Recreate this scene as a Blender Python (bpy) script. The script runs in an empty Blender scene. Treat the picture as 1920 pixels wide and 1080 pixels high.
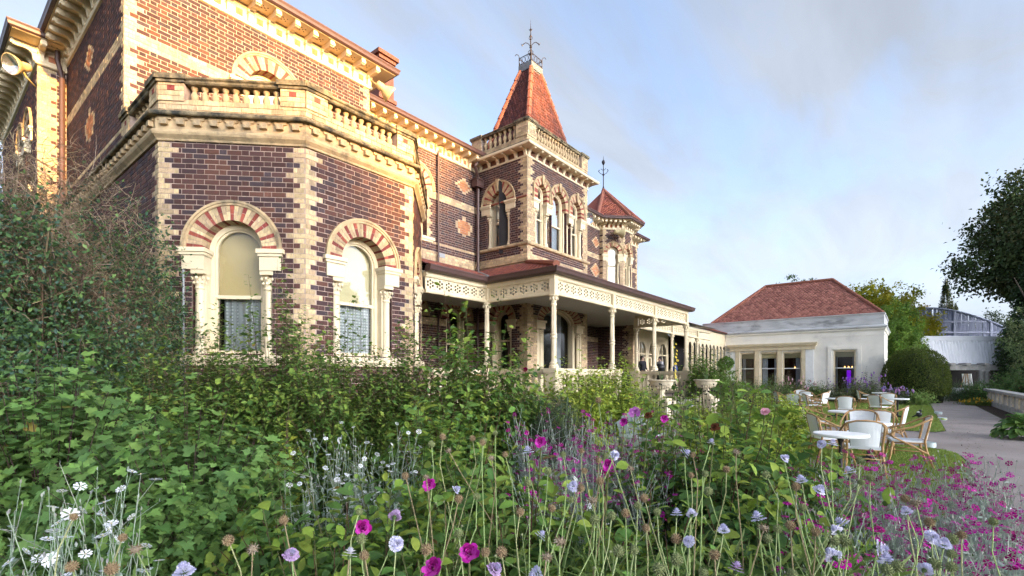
import bpy, bmesh, math, random
import numpy as np
from mathutils import Vector, Matrix
R_ = math.radians
sc = bpy.context.scene
COL = sc.collection
random.seed(7)
rng = np.random.default_rng(11)
# ------------------------------------------------------------------ camera
CAM_YAW = 39.1
cam = bpy.data.cameras.new('camera')
cam.sensor_width = 36.0
cam.lens = 36.0 * 924.0 / 1920.0
cam.shift_y = 165.0 / 1920.0
cam.clip_start = 0.05
cam.clip_end = 3000
camo = bpy.data.objects.new('camera', cam)
COL.objects.link(camo)
camo.location = (0, 0, 1.6)
camo.rotation_euler = (R_(90), 0, R_(CAM_YAW - 90))
sc.camera = camo
# ------------------------------------------------------------------ sky, sun, exposure
SUN_EL = 7.0
SUN_DIR = Vector((-0.02, -1.0, math.tan(R_(SUN_EL)))).normalized()    # towards the sun
SUN_ROT = math.atan2(SUN_DIR.x, SUN_DIR.y)
world = bpy.data.worlds.new('World')
sc.world = world
world.use_nodes = True
wn = world.node_tree
for n in list(wn.nodes):
    wn.nodes.remove(n)
def wnode(t, **kw):
    n = wn.nodes.new(t)
    for k, v in kw.items():
        setattr(n, k, v)
    return n
sky = wnode('ShaderNodeTexSky', sky_type='NISHITA', sun_disc=False)
sky.sun_elevation = R_(SUN_EL)
sky.sun_rotation = SUN_ROT
sky.altitude = 50
sky.air_density = 0.6
sky.dust_density = 4.0
sky.ozone_density = 1.5
tc = wnode('ShaderNodeTexCoord')
sep = wnode('ShaderNodeSeparateXYZ')
wn.links.new(tc.outputs['Generated'], sep.inputs[0])
zadd = wnode('ShaderNodeMath', operation='ADD'); zadd.inputs[1].default_value = 0.16
zmax = wnode('ShaderNodeMath', operation='MAXIMUM'); zmax.inputs[1].default_value = 0.05
wn.links.new(sep.outputs[2], zadd.inputs[0]); wn.links.new(zadd.outputs[0], zmax.inputs[0])
dx = wnode('ShaderNodeMath', operation='DIVIDE'); dy = wnode('ShaderNodeMath', operation='DIVIDE')
wn.links.new(sep.outputs[0], dx.inputs[0]); wn.links.new(zmax.outputs[0], dx.inputs[1])
wn.links.new(sep.outputs[1], dy.inputs[0]); wn.links.new(zmax.outputs[0], dy.inputs[1])
comb = wnode('ShaderNodeCombineXYZ')
wn.links.new(dx.outputs[0], comb.inputs[0]); wn.links.new(dy.outputs[0], comb.inputs[1])
mapn = wnode('ShaderNodeMapping')
mapn.inputs['Rotation'].default_value = (0, 0, R_(-20))
mapn.inputs['Scale'].default_value = (0.6, 1.6, 1)
wn.links.new(comb.outputs[0], mapn.inputs[0])
cn = wnode('ShaderNodeTexNoise'); cn.inputs['Scale'].default_value = 1.9; cn.inputs['Detail'].default_value = 9
cn.inputs['Roughness'].default_value = 0.52; cn.inputs['Distortion'].default_value = 0.4
wn.links.new(mapn.outputs[0], cn.inputs['Vector'])
cr = wnode('ShaderNodeValToRGB')
cr.color_ramp.elements[0].position = 0.40; cr.color_ramp.elements[0].color = (0.52, 0.52, 0.52, 1)
cr.color_ramp.elements[1].position = 0.60; cr.color_ramp.elements[1].color = (1.0, 1.0, 1.0, 1)
wn.links.new(cn.outputs['Fac'], cr.inputs[0])
# thin cloud: a veil that takes its brightness and some of its colour from the clear sky behind it and scatters forward
bw = wnode('ShaderNodeRGBToBW'); wn.links.new(sky.outputs[0], bw.inputs[0])
v1 = wnode('ShaderNodeVectorMath', operation='SCALE'); v1.inputs[0].default_value = (0.92, 1.0, 1.14); wn.links.new(bw.outputs[0], v1.inputs['Scale'])
v2 = wnode('ShaderNodeMix', data_type='RGBA'); v2.inputs['Factor'].default_value = 0.80
wn.links.new(sky.outputs[0], v2.inputs[6]); wn.links.new(v1.outputs[0], v2.inputs[7])
vp = wnode('ShaderNodeMath', operation='POWER'); vp.inputs[1].default_value = 0.45; wn.links.new(bw.outputs[0], vp.inputs[0])
vc = wnode('ShaderNodeMath', operation='MINIMUM'); vc.inputs[1].default_value = 2.4; wn.links.new(vp.outputs[0], vc.inputs[0])
vm = wnode('ShaderNodeMath', operation='MULTIPLY'); vm.inputs[1].default_value = 0.42; wn.links.new(vc.outputs[0], vm.inputs[0])
v3s = wnode('ShaderNodeVectorMath', operation='SCALE'); wn.links.new(v2.outputs[2], v3s.inputs[0]); wn.links.new(vm.outputs[0], v3s.inputs['Scale'])
v3 = wnode('ShaderNodeVectorMath', operation='ADD'); v3.inputs[1].default_value = (0.28, 0.305, 0.35); wn.links.new(v3s.outputs[0], v3.inputs[0])
# uneven thickness of the veil: lighter folds and greyer undersides
map2 = wnode('ShaderNodeMapping'); map2.inputs['Rotation'].default_value = (0, 0, R_(-38)); map2.inputs['Scale'].default_value = (0.45, 1.5, 1); wn.links.new(comb.outputs[0], map2.inputs[0])
cn2 = wnode('ShaderNodeTexNoise'); cn2.inputs['Scale'].default_value = 2.3; cn2.inputs['Detail'].default_value = 8; cn2.inputs['Roughness'].default_value = 0.55; cn2.inputs['Distortion'].default_value = 0.6
wn.links.new(map2.outputs[0], cn2.inputs['Vector'])
mr2 = wnode('ShaderNodeMapRange'); mr2.inputs['From Min'].default_value = 0.32; mr2.inputs['From Max'].default_value = 0.68; mr2.inputs['To Min'].default_value = 0.96; mr2.inputs['To Max'].default_value = 1.18
wn.links.new(cn2.outputs['Fac'], mr2.inputs[0])
v4 = wnode('ShaderNodeVectorMath', operation='SCALE'); wn.links.new(v3.outputs[0], v4.inputs[0]); wn.links.new(mr2.outputs[0], v4.inputs['Scale']); v3 = v4
mixc = wnode('ShaderNodeMix', data_type='RGBA')
wn.links.new(cr.outputs[0], mixc.inputs['Factor']); wn.links.new(sky.outputs[0], mixc.inputs[6]); wn.links.new(v3.outputs[0], mixc.inputs[7])
# the veil thickens towards the horizon, where the line of sight through it is longest
hz = wnode('ShaderNodeMapRange'); hz.interpolation_type = 'SMOOTHSTEP'
hz.inputs['From Min'].default_value = 0.0; hz.inputs['From Max'].default_value = 0.42; hz.inputs['To Min'].default_value = 0.80; hz.inputs['To Max'].default_value = 0.0
wn.links.new(sep.outputs[2], hz.inputs[0])
hm = wnode('ShaderNodeVectorMath', operation='SCALE'); hm.inputs['Scale'].default_value = 0.86; wn.links.new(v3.outputs[0], hm.inputs[0])
mixh = wnode('ShaderNodeMix', data_type='RGBA')
wn.links.new(hz.outputs[0], mixh.inputs['Factor']); wn.links.new(mixc.outputs[2], mixh.inputs[6]); wn.links.new(hm.outputs[0], mixh.inputs[7])
bg = wnode('ShaderNodeBackground'); bg.inputs['Strength'].default_value = 0.15
wn.links.new(mixh.outputs[2], bg.inputs[0])
wo = wnode('ShaderNodeOutputWorld'); wn.links.new(bg.outputs[0], wo.inputs[0])

sun = bpy.data.lights.new('sun', 'SUN')
sun.energy = 2.9
sun.angle = R_(0.6)
sun.color = (1.0, 0.56, 0.16)
suno = bpy.data.objects.new('sun', sun)
COL.objects.link(suno)
suno.location = (0, -30, 30)
suno.rotation_euler = SUN_DIR.to_track_quat('Z', 'Y').to_euler()
sc.view_settings.view_transform = 'Standard'
sc.view_settings.look = 'None'
sc.view_settings.gamma = 1.0
sc.view_settings.use_curve_mapping = False
sc.view_settings.exposure = 2.85
sc.cycles.use_denoising = True
sc.cycles.max_bounces = 7
sc.cycles.transparent_max_bounces = 10
sc.cycles.diffuse_bounces = 4
sc.cycles.caustics_reflective = False
sc.cycles.caustics_refractive = False

# ------------------------------------------------------------------ materials
MAT = {}
def mat(name, base=(0.5, 0.5, 0.5), rough=0.7, attr=False, noise=0.0, nscale=6.0, dark=None, dscale=2.0, dfac=(0.5, 0.75),
        bump=0.0, bscale=40.0, metal=0.0, spec=0.4, transl=0.0, objrand=0.0, coat=0.0, emit=None, estr=0.0, stretch=None):
    m = bpy.data.materials.new(name); m.use_nodes = True
    nt = m.node_tree; N = nt.nodes; L = nt.links
    p = N['Principled BSDF']
    p.inputs['Roughness'].default_value = rough
    p.inputs['Metallic'].default_value = metal
    p.inputs['Specular IOR Level'].default_value = spec
    if coat: p.inputs['Coat Weight'].default_value = coat
    t = N.new('ShaderNodeTexCoord')
    vec = t.outputs['Object']
    if stretch:
        mp = N.new('ShaderNodeMapping'); mp.inputs['Scale'].default_value = stretch
        L.new(vec, mp.inputs[0]); vec = mp.outputs[0]
    if attr:
        a = N.new('ShaderNodeAttribute'); a.attribute_name = 'Col'
        col = a.outputs['Color']
    else:
        c = N.new('ShaderNodeRGB'); c.outputs[0].default_value = (*base, 1); col = c.outputs[0]
    def mul(col, val):
        mx = N.new('ShaderNodeMix'); mx.data_type = 'RGBA'; mx.blend_type = 'MULTIPLY'; mx.inputs['Factor'].default_value = 1
        L.new(col, mx.inputs[6]); L.new(val, mx.inputs[7]); return mx.outputs[2]
    if noise:
        n = N.new('ShaderNodeTexNoise'); n.inputs['Scale'].default_value = nscale; n.inputs['Detail'].default_value = 5
        L.new(vec, n.inputs['Vector'])
        r = N.new('ShaderNodeMapRange'); r.inputs['To Min'].default_value = 1 - noise; r.inputs['To Max'].default_value = 1 + noise
        r.inputs['From Min'].default_value = 0.25; r.inputs['From Max'].default_value = 0.75
        L.new(n.outputs['Fac'], r.inputs[0]); col = mul(col, r.outputs[0])
    if objrand:
        oi = N.new('ShaderNodeObjectInfo')
        r = N.new('ShaderNodeMapRange'); r.inputs['To Min'].default_value = 1 - objrand; r.inputs['To Max'].default_value = 1 + objrand
        L.new(oi.outputs['Random'], r.inputs[0]); col = mul(col, r.outputs[0])
    if dark:
        n = N.new('ShaderNodeTexNoise'); n.inputs['Scale'].default_value = dscale; n.inputs['Detail'].default_value = 8
        n.inputs['Roughness'].default_value = 0.65
        L.new(vec, n.inputs['Vector'])
        r = N.new('ShaderNodeValToRGB')
        r.color_ramp.elements[0].position = dfac[0]; r.color_ramp.elements[1].position = dfac[1]
        L.new(n.outputs['Fac'], r.inputs[0])
        mx = N.new('ShaderNodeMix'); mx.data_type = 'RGBA'
        L.new(r.outputs[0], mx.inputs['Factor']); L.new(col, mx.inputs[6]); mx.inputs[7].default_value = (*dark, 1)
        col = mx.outputs[2]
    L.new(col, p.inputs['Base Color'])
    if bump:
        n = N.new('ShaderNodeTexNoise'); n.inputs['Scale'].default_value = bscale; n.inputs['Detail'].default_value = 4
        L.new(vec, n.inputs['Vector'])
        b = N.new('ShaderNodeBump'); b.inputs['Strength'].default_value = bump; b.inputs['Distance'].default_value = 0.01
        L.new(n.outputs['Fac'], b.inputs['Height']); L.new(b.outputs[0], p.inputs['Normal'])
    if emit:
        p.inputs['Emission Color'].default_value = (*emit, 1); p.inputs['Emission Strength'].default_value = estr
    if transl:
        tr = N.new('ShaderNodeBsdfTranslucent'); L.new(col, tr.inputs[0])
        ms = N.new('ShaderNodeMixShader'); ms.inputs[0].default_value = transl
        L.new(p.outputs[0], ms.inputs[1]); L.new(tr.outputs[0], ms.inputs[2])
        L.new(ms.outputs[0], N['Material Output'].inputs['Surface'])
    MAT[name] = m
    return m
mat('brick', attr=True, rough=0.82, noise=0.28, nscale=28, bump=0.5, bscale=110, dark=(0.05, 0.042, 0.038), dscale=2.2, dfac=(0.50, 0.95), spec=0.2, stretch=(1.6, 1.6, .45))
mat('mortar', (0.40, 0.305, 0.25), 0.95, noise=0.25, nscale=9, bump=0.6, bscale=90, dark=(0.2, 0.16, 0.15), dscale=2.5, dfac=(0.5, 0.85), spec=0.1)
mat('cream', (0.66, 0.555, 0.375), 0.55, noise=0.10, nscale=3, dark=(0.36, 0.29, 0.19), dscale=3.2, dfac=(0.60, 0.92), bump=0.15, bscale=60)
mat('sandstone', (0.46, 0.34, 0.20), 0.9, noise=0.25, nscale=5, dark=(0.09, 0.085, 0.07), dscale=3.6, dfac=(0.50, 0.74), bump=0.6, bscale=45, spec=0.15)
mat('coping', (0.26, 0.21, 0.13), 0.92, noise=0.3, nscale=5, dark=(0.045, 0.045, 0.04), dscale=4.5, dfac=(0.40, 0.62), bump=0.7, bscale=45, spec=0.1)
mat('gutter', (0.085, 0.045, 0.04), 0.45, noise=0.2, nscale=5, dark=(0.04, 0.03, 0.03), dscale=5)
mat('tile', attr=True, rough=0.85, noise=0.3, nscale=14, bump=0.4, bscale=60, dark=(0.07, 0.05, 0.045), dscale=1.6, dfac=(0.55, 0.9), spec=0.2)
mat('hip_tile', (0.25, 0.088, 0.055), 0.8, noise=0.25, nscale=8, dark=(0.16, 0.07, 0.05), dscale=4, dfac=(0.5, 0.85))
mat('lead', (0.16, 0.17, 0.18), 0.55, noise=0.25, nscale=8, metal=0.3)
mat('iron', (0.035, 0.03, 0.035), 0.5, metal=0.4)
mat('white_paint', (0.78, 0.78, 0.76), 0.5, noise=0.06, nscale=4, dark=(0.45, 0.44, 0.42), dscale=3, dfac=(0.62, 0.95))
mat('render_wall', (0.80, 0.76, 0.68), 0.9, noise=0.07, nscale=1.4, dark=(0.42, 0.41, 0.40), dscale=0.9, dfac=(0.56, 0.9), bump=0.35, bscale=25, spec=0.1)
mat('weathered', (0.52, 0.52, 0.52), 0.92, noise=0.18, nscale=2, dark=(0.12, 0.12, 0.125), dscale=1.3, dfac=(0.52, 0.75), bump=0.4, bscale=25, spec=0.1, stretch=(1, 0.5, 1.6))
mat('blind', (0.48, 0.37, 0.18), 0.8, noise=0.06, nscale=2)
mat('blind_pale', (0.58, 0.50, 0.30), 0.8, noise=0.08, nscale=2)
mat('curtain', (0.62, 0.66, 0.72), 0.85, noise=0.1, nscale=5, transl=0.3)
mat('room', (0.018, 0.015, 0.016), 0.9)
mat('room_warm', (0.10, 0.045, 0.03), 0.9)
mat('concrete', (0.30, 0.29, 0.27), 0.9, noise=0.2, nscale=3, dark=(0.13, 0.125, 0.11), dscale=2.2, dfac=(0.5, 0.8), bump=0.4, bscale=50)
mat('verandah_floor', (0.20, 0.15, 0.12), 0.6, noise=0.2, nscale=4)
mat('ceiling_paint', (0.55, 0.54, 0.47), 0.7, noise=0.05)
mat('rattan', (0.36, 0.21, 0.085), 0.42, noise=0.25, nscale=22, objrand=0.12)
mat('weave', (0.74, 0.76, 0.78), 0.6, bump=0.35, bscale=220)
mat('trim_grey', (0.12, 0.13, 0.12), 0.6)
mat('metal_pipe', (0.30, 0.32, 0.34), 0.5, metal=0.2)
mat('floodlight', (0.45, 0.37, 0.20), 0.45, noise=0.1)
mat('reflector', (0.75, 0.78, 0.8), 0.16, metal=0.9)
mat('stone_urn', (0.60, 0.52, 0.38), 0.9, noise=0.15, nscale=7, dark=(0.25, 0.21, 0.15), dscale=6, dfac=(0.52, 0.8), bump=0.5, bscale=50)
mat('fabric_white', (0.70, 0.71, 0.74), 0.85, noise=0.05, nscale=1.2, bump=0.1, bscale=3, transl=0.15)
mat('slat_blue', (0.22, 0.25, 0.36), 0.6, noise=0.1)
mat('slat_back', (0.16, 0.17, 0.24), 0.8, noise=0.1)
mat('bark', (0.10, 0.075, 0.055), 0.95, noise=0.35, nscale=9, bump=0.8, bscale=25)
mat('twig', attr=True, rough=0.9, noise=0.2, nscale=30, spec=0.15)
mat('leaf', attr=True, rough=0.55, noise=0.14, nscale=35, transl=0.32, spec=0.16)
mat('leaf_far', attr=True, rough=0.65, noise=0.2, nscale=6, transl=0.25, spec=0.2)
mat('petal', attr=True, rough=0.75, transl=0.25, spec=0.1)
mat('soil', (0.055, 0.038, 0.028), 0.97, noise=0.4, nscale=6, dark=(0.02, 0.016, 0.012), dscale=14, bump=1.0, bscale=60, spec=0.1)
mat('feather_black', (0.015, 0.015, 0.02), 0.4)
mat('feather_white', (0.75, 0.75, 0.75), 0.7)
mat('skin', (0.42, 0.26, 0.19), 0.6)
mat('cloth_dark', (0.012, 0.012, 0.016), 0.9)
mat('cloth_pale', (0.45, 0.45, 0.50), 0.9)
mat('hair', (0.02, 0.013, 0.01), 0.6)
mat('tin', (0.55, 0.62, 0.60), 0.35, metal=0.5)
mat('label_print', attr=True, rough=0.5)
mat('bin_black', (0.015, 0.015, 0.016), 0.45)
mat('blue_plastic', (0.02, 0.08, 0.42), 0.4)

def glass(name, tint, refl):
    m = bpy.data.materials.new(name); m.use_nodes = True
    nt = m.node_tree; N = nt.nodes; L = nt.links
    N.remove(N['Principled BSDF'])
    tr = N.new('ShaderNodeBsdfTransparent'); tr.inputs[0].default_value = (*tint, 1)
    gl = N.new('ShaderNodeBsdfGlossy'); gl.inputs['Roughness'].default_value = 0.012
    nz = N.new('ShaderNodeTexNoise'); nz.inputs['Scale'].default_value = 1.6
    tcn = N.new('ShaderNodeTexCoord'); L.new(tcn.outputs['Object'], nz.inputs['Vector'])
    b = N.new('ShaderNodeBump'); b.inputs['Strength'].default_value = 0.06; b.inputs['Distance'].default_value = 0.05
    L.new(nz.outputs['Fac'], b.inputs['Height']); L.new(b.outputs[0], gl.inputs['Normal'])
    fr = N.new('ShaderNodeFresnel'); fr.inputs['IOR'].default_value = 1.5
    ad = N.new('ShaderNodeMath'); ad.operation = 'MULTIPLY_ADD'; ad.inputs[1].default_value = 1.0; ad.inputs[2].default_value = refl; ad.use_clamp = True
    L.new(fr.outputs[0], ad.inputs[0])
    ms = N.new('ShaderNodeMixShader'); L.new(ad.outputs[0], ms.inputs[0]); L.new(tr.outputs[0], ms.inputs[1]); L.new(gl.outputs[0], ms.inputs[2])
    L.new(ms.outputs[0], N['Material Output'].inputs['Surface'])
    MAT[name] = m
glass('glass', (0.88, 0.90, 0.88), 0.03)
glass('glass_bright', (0.8, 0.85, 0.88), 0.22)

def lace(name):
    m = bpy.data.materials.new(name); m.use_nodes = True
    nt = m.node_tree; N = nt.nodes; L = nt.links
    p = N['Principled BSDF']; p.inputs['Roughness'].default_value = 0.9
    p.inputs['Base Color'].default_value = (0.60, 0.64, 0.66, 1)
    t = N.new('ShaderNodeTexCoord')
    v = N.new('ShaderNodeTexVoronoi'); v.inputs['Scale'].default_value = 17; v.inputs['Randomness'].default_value = 0.12
    L.new(t.outputs['Object'], v.inputs['Vector'])
    r = N.new('ShaderNodeValToRGB')
    r.color_ramp.elements[0].position = 0.20; r.color_ramp.elements[0].color = (0.98, 0.98, 0.98, 1)
    r.color_ramp.elements[1].position = 0.42; r.color_ramp.elements[1].color = (0.55, 0.55, 0.55, 1)
    L.new(v.outputs['Distance'], r.inputs[0])
    tr = N.new('ShaderNodeBsdfTransparent')
    ms = N.new('ShaderNodeMixShader'); L.new(r.outputs[0], ms.inputs[0]); L.new(tr.outputs[0], ms.inputs[1]); L.new(p.outputs[0], ms.inputs[2])
    L.new(ms.outputs[0], N['Material Output'].inputs['Surface'])
    MAT[name] = m
lace('lace')

def ground_mat(name, c1, c2, c3, s1, s2, bump, bs):
    m = bpy.data.materials.new(name); m.use_nodes = True
    nt = m.node_tree; N = nt.nodes; L = nt.links
    p = N['Principled BSDF']; p.inputs['Roughness'].default_value = 0.95; p.inputs['Specular IOR Level'].default_value = 0.15
    t = N.new('ShaderNodeTexCoord')
    n1 = N.new('ShaderNodeTexNoise'); n1.inputs['Scale'].default_value = s1; n1.inputs['Detail'].default_value = 6
    n2 = N.new('ShaderNodeTexNoise'); n2.inputs['Scale'].default_value = s2; n2.inputs['Detail'].default_value = 3; n2.inputs['Roughness'].default_value = 0.7
    L.new(t.outputs['Object'], n1.inputs['Vector']); L.new(t.outputs['Object'], n2.inputs['Vector'])
    r = N.new('ShaderNodeValToRGB')
    r.color_ramp.elements[0].position = 0.32; r.color_ramp.elements[0].color = (*c1, 1)
    r.color_ramp.elements[1].position = 0.68; r.color_ramp.elements[1].color = (*c2, 1)
    L.new(n1.outputs['Fac'], r.inputs[0])
    mr = N.new('ShaderNodeMapRange'); mr.inputs['From Min'].default_value = 0.52; mr.inputs['From Max'].default_value = 0.72; mr.inputs['To Max'].default_value = 0.75
    L.new(n2.outputs['Fac'], mr.inputs[0])
    mx = N.new('ShaderNodeMix'); mx.data_type = 'RGBA'; mx.inputs[7].default_value = (*c3, 1)
    L.new(mr.outputs[0], mx.inputs['Factor']); L.new(r.outputs[0], mx.inputs[6])
    L.new(mx.outputs[2], p.inputs['Base Color'])
    b = N.new('ShaderNodeBump'); b.inputs['Strength'].default_value = bump; b.inputs['Distance'].default_value = 0.02
    n3 = N.new('ShaderNodeTexNoise'); n3.inputs['Scale'].default_value = bs; n3.inputs['Detail'].default_value = 3
    L.new(t.outputs['Object'], n3.inputs['Vector'])
    L.new(n3.outputs['Fac'], b.inputs['Height']); L.new(b.outputs[0], p.inputs['Normal'])
    MAT[name] = m
ground_mat('asphalt', (0.25, 0.215, 0.195), (0.34, 0.295, 0.27), (0.15, 0.125, 0.115), 0.7, 90, 0.5, 120)
ground_mat('lawn', (0.15, 0.205, 0.04), (0.21, 0.265, 0.06), (0.11, 0.16, 0.03), 1.3, 60, 0.8, 150)
ground_mat('ground_mat', (0.06, 0.075, 0.03), (0.09, 0.10, 0.04), (0.05, 0.04, 0.03), 0.5, 12, 0.8, 30)

# ------------------------------------------------------------------ helpers
WL = {}
def emp(name, loc=(0, 0, 0), label=None, cat=None, group=None, rz=0):
    o = bpy.data.objects.new(name, None); COL.objects.link(o)
    o.empty_display_size = 0.2
    o.location = loc; o.rotation_euler = (0, 0, rz)
    WL[o] = Vector(loc)
    if label: o['label'] = label
    if cat: o['category'] = cat
    if group: o['group'] = group
    return o
def tag(o, label=None, cat=None, group=None, kind=None):
    if label: o['label'] = label
    if cat: o['category'] = cat
    if group: o['group'] = group
    if kind: o['kind'] = kind
    return o
def link(name, me, parent=None, loc=(0, 0, 0), rz=0, scale=None, local=False):
    o = bpy.data.objects.new(name, me); COL.objects.link(o)
    loc = Vector(loc)
    if parent is not None:
        o.parent = parent
        o.location = loc if local else loc - WL[parent]
        WL[o] = loc
    else:
        o.location = loc; WL[o] = loc
    o.rotation_euler = (0, 0, rz)
    if scale: o.scale = scale
    return o
class MB:
    def __init__(s): s.v = []; s.f = []; s.m = []; s.c = []; s.col = None; s.mi = 0; s.mats = []
    def mat(s, name):
        if name not in s.mats: s.mats.append(name)
        s.mi = s.mats.index(name); return s
    def face(s, idx):
        s.f.append(tuple(idx)); s.m.append(s.mi); s.c.append(s.col or (1, 1, 1))
    def quad(s, a, b, c, d):
        n = len(s.v); s.v += [tuple(a), tuple(b), tuple(c), tuple(d)]; s.face((n, n+1, n+2, n+3)); return s
    def poly(s, pts):
        n = len(s.v); s.v += [tuple(p) for p in pts]; s.face(range(n, n+len(pts))); return s
    def box(s, x0, x1, y0, y1, z0, z1):
        return s.obox((x0, y0), (1, 0), 0, x1-x0, -(y1-y0), 0, z0, z1)
    def obox(s, O, t, s0, s1, w0, w1, z0, z1):
        # box in a wall frame: s along t, w outwards
        t = Vector((t[0], t[1], 0)).normalized(); n = Vector((t.y, -t.x, 0)); O = Vector((O[0], O[1], 0))
        k = len(s.v)
        for z in (z0, z1):
            for (a, b) in ((s0, w0), (s1, w0), (s1, w1), (s0, w1)):
                p = O + t*a + n*b; s.v.append((p.x, p.y, z))
        flip = (s1-s0)*(w1-w0)*(z1-z0) > 0
        for q in ((0, 1, 2, 3), (7, 6, 5, 4), (0, 4, 5, 1), (1, 5, 6, 2), (2, 6, 7, 3), (3, 7, 4, 0)):
            s.face([k+i for i in (q if flip else q[::-1])])
        return s
    def lathe(s, prof, c=(0, 0, 0), seg=10, phase=0.0, sx=1.0, sy=1.0, cap=True):
        k = len(s.v); n = len(prof)
        for (r, z) in prof:
            for i in range(seg):
                a = phase + 2*math.pi*i/seg
                s.v.append((c[0]+r*math.cos(a)*sx, c[1]+r*math.sin(a)*sy, c[2]+z))
        for j in range(n-1):
            for i in range(seg):
                i2 = (i+1) % seg
                s.face((k+j*seg+i, k+j*seg+i2, k+(j+1)*seg+i2, k+(j+1)*seg+i))
        if cap:
            s.face([k+i for i in range(seg)][::-1]); s.face([k+(n-1)*seg+i for i in range(seg)])
        return s
    def tube(s, pts, r, seg=6, cap=True):
        pts = [Vector(p) for p in pts]; n = len(pts); k = len(s.v)
        rr = r if isinstance(r, (list, tuple)) else [r]*n
        up = None
        for i, p in enumerate(pts):
            d = (pts[min(i+1, n-1)]-pts[max(i-1, 0)])
            if d.length < 1e-9: d = Vector((0, 0, 1))
            d.normalize()
            if up is None: up = Vector((0, 0, 1)) if abs(d.z) < 0.9 else Vector((1, 0, 0))
            a = up.cross(d)
            if a.length < 1e-6: a = Vector((1, 0, 0)).cross(d)
            a.normalize(); b = d.cross(a); up = b
            for j in range(seg):
                t = 2*math.pi*j/seg
                q = p + a*(rr[i]*math.cos(t)) + b*(rr[i]*math.sin(t)); s.v.append(tuple(q))
        for i in range(n-1):
            for j in range(seg):
                j2 = (j+1) % seg
                s.face((k+i*seg+j, k+i*seg+j2, k+(i+1)*seg+j2, k+(i+1)*seg+j))
        if cap:
            s.face([k+j for j in range(seg)][::-1]); s.face([k+(n-1)*seg+j for j in range(seg)])
        return s
    def extr(s, pts, d):
        # polygon pts (3D) extruded along vector d
        k = len(s.v); n = len(pts); d = Vector(d)
        s.v += [tuple(p) for p in pts] + [tuple(Vector(p)+d) for p in pts]
        s.face(list(range(k, k+n))[::-1]); s.face(range(k+n, k+2*n))
        for i in range(n):
            j = (i+1) % n; s.face((k+i, k+j, k+n+j, k+n+i))
        return s
    def sweep(s, path, prof, closed=False, ends=True):
        # plan path [(x,y)], profile [(w,z)] with w outwards (right hand normal (ty,-tx)), mitred
        n = len(path); k = len(s.v); m = len(prof)
        P = [Vector((p[0], p[1])) for p in path]
        for i in range(n):
            if closed: a, b = (P[i]-P[i-1]).normalized(), (P[(i+1) % n]-P[i]).normalized()
            else:
                a = (P[i]-P[i-1]).normalized() if i else (P[1]-P[0]).normalized()
                b = (P[i+1]-P[i]).normalized() if i < n-1 else a
            na, nb = Vector((a.y, -a.x)), Vector((b.y, -b.x))
            mt = (na+nb); mt.normalize(); mt = mt/max(0.2, mt.dot(na))
            for (w, z) in prof:
                q = P[i]+mt*w; s.v.append((q.x, q.y, z))
        for i in range(n if closed else n-1):
            i2 = (i+1) % n
            for j in range(m):
                j2 = (j+1) % m
                s.face((k+i*m+j, k+i*m+j2, k+i2*m+j2, k+i2*m+j))
        if ends and not closed:
            s.face([k+j for j in range(m)]); s.face([k+(n-1)*m+j for j in range(m)][::-1])
        return s
    def mesh(s, name, smooth=False):
        me = bpy.data.meshes.new(name)
        me.from_pydata(s.v, [], s.f)
        for mn in (s.mats or ['cream']): me.materials.append(MAT[mn])
        me.polygons.foreach_set('material_index', s.m)
        if any(c != (1, 1, 1) for c in s.c):
            at = me.attributes.new('Col', 'FLOAT_COLOR', 'FACE')
            at.data.foreach_set('color', np.array([(*c, 1) for c in s.c], dtype=np.float32).ravel())
        if smooth: me.polygons.foreach_set('use_smooth', [True]*len(s.f))
        bm = bmesh.new(); bm.from_mesh(me); bmesh.ops.recalc_face_normals(bm, faces=bm.faces); bm.to_mesh(me); bm.free()
        return me
    def build(s, name, parent=None, smooth=False):
        me = s.mesh(name, smooth)
        if parent is None:
            # origin at the base centre
            a = np.array(s.v); c = Vector(((a[:, 0].min()+a[:, 0].max())/2, (a[:, 1].min()+a[:, 1].max())/2, a[:, 2].min()))
            me.transform(Matrix.Translation(-c)); return link(name, me, None, c)
        return link(name, me, parent)
def struct(o): o['kind'] = 'structure'; return o
def stuff(o): o['kind'] = 'stuff'; return o
def fr(O, t):
    t = Vector((t[0], t[1], 0)).normalized(); n = Vector((t.y, -t.x, 0)); O = Vector((O[0], O[1], 0))
    return lambda s, w, z: (O + t*s + n*w + Vector((0, 0, z)))
def rzof(t): return math.atan2(t[1], t[0])
# ------------------------------------------------------------------ ground, lawn, path
def sheet(name, pts, z, m):
    b = MB().mat(m); b.poly([(x, y, z) for x, y in pts]); return struct(b.build(name))
sheet('ground', [(-400, -400), (900, -400), (900, 900), (-400, 900)], 0.0, 'ground_mat')
sheet('path', [(-6, -6.5), (17, -6.5), (17.6, -4.2), (18.6, -2.9), (21, -2.55), (36, -2.6), (47, -3.4), (58, -5), (58, -1.0),
               (46, -1.0), (36, -0.8), (18.9, -0.76), (18.3, -0.5), (18.2, 3.2), (18.4, 7.0), (14.6, 7.0), (14.45, 3.0), (14.4, 0.1), (14.0, -0.55),
               (13.3, -0.76), (12.3, -0.80), (9.0, -0.72), (5.5, -0.75), (-6, -1.4)], 0.008, 'asphalt')
sheet('lawn', [(5.6, -0.70), (9.0, -0.69), (12.3, -0.77), (13.3, -0.73), (13.97, -0.52), (14.36, 0.12), (14.41, 3.0), (14.45, 4.6), (6.0, 4.4)], 0.020, 'lawn')
o = sheet('lawn', [(18.34, -0.47), (18.93, -0.73), (36, -0.77), (36.6, 0.5), (36.4, 4.5), (33, 5.6), (18.25, 5.4), (18.24, 3.2)], 0.020, 'lawn')
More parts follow.
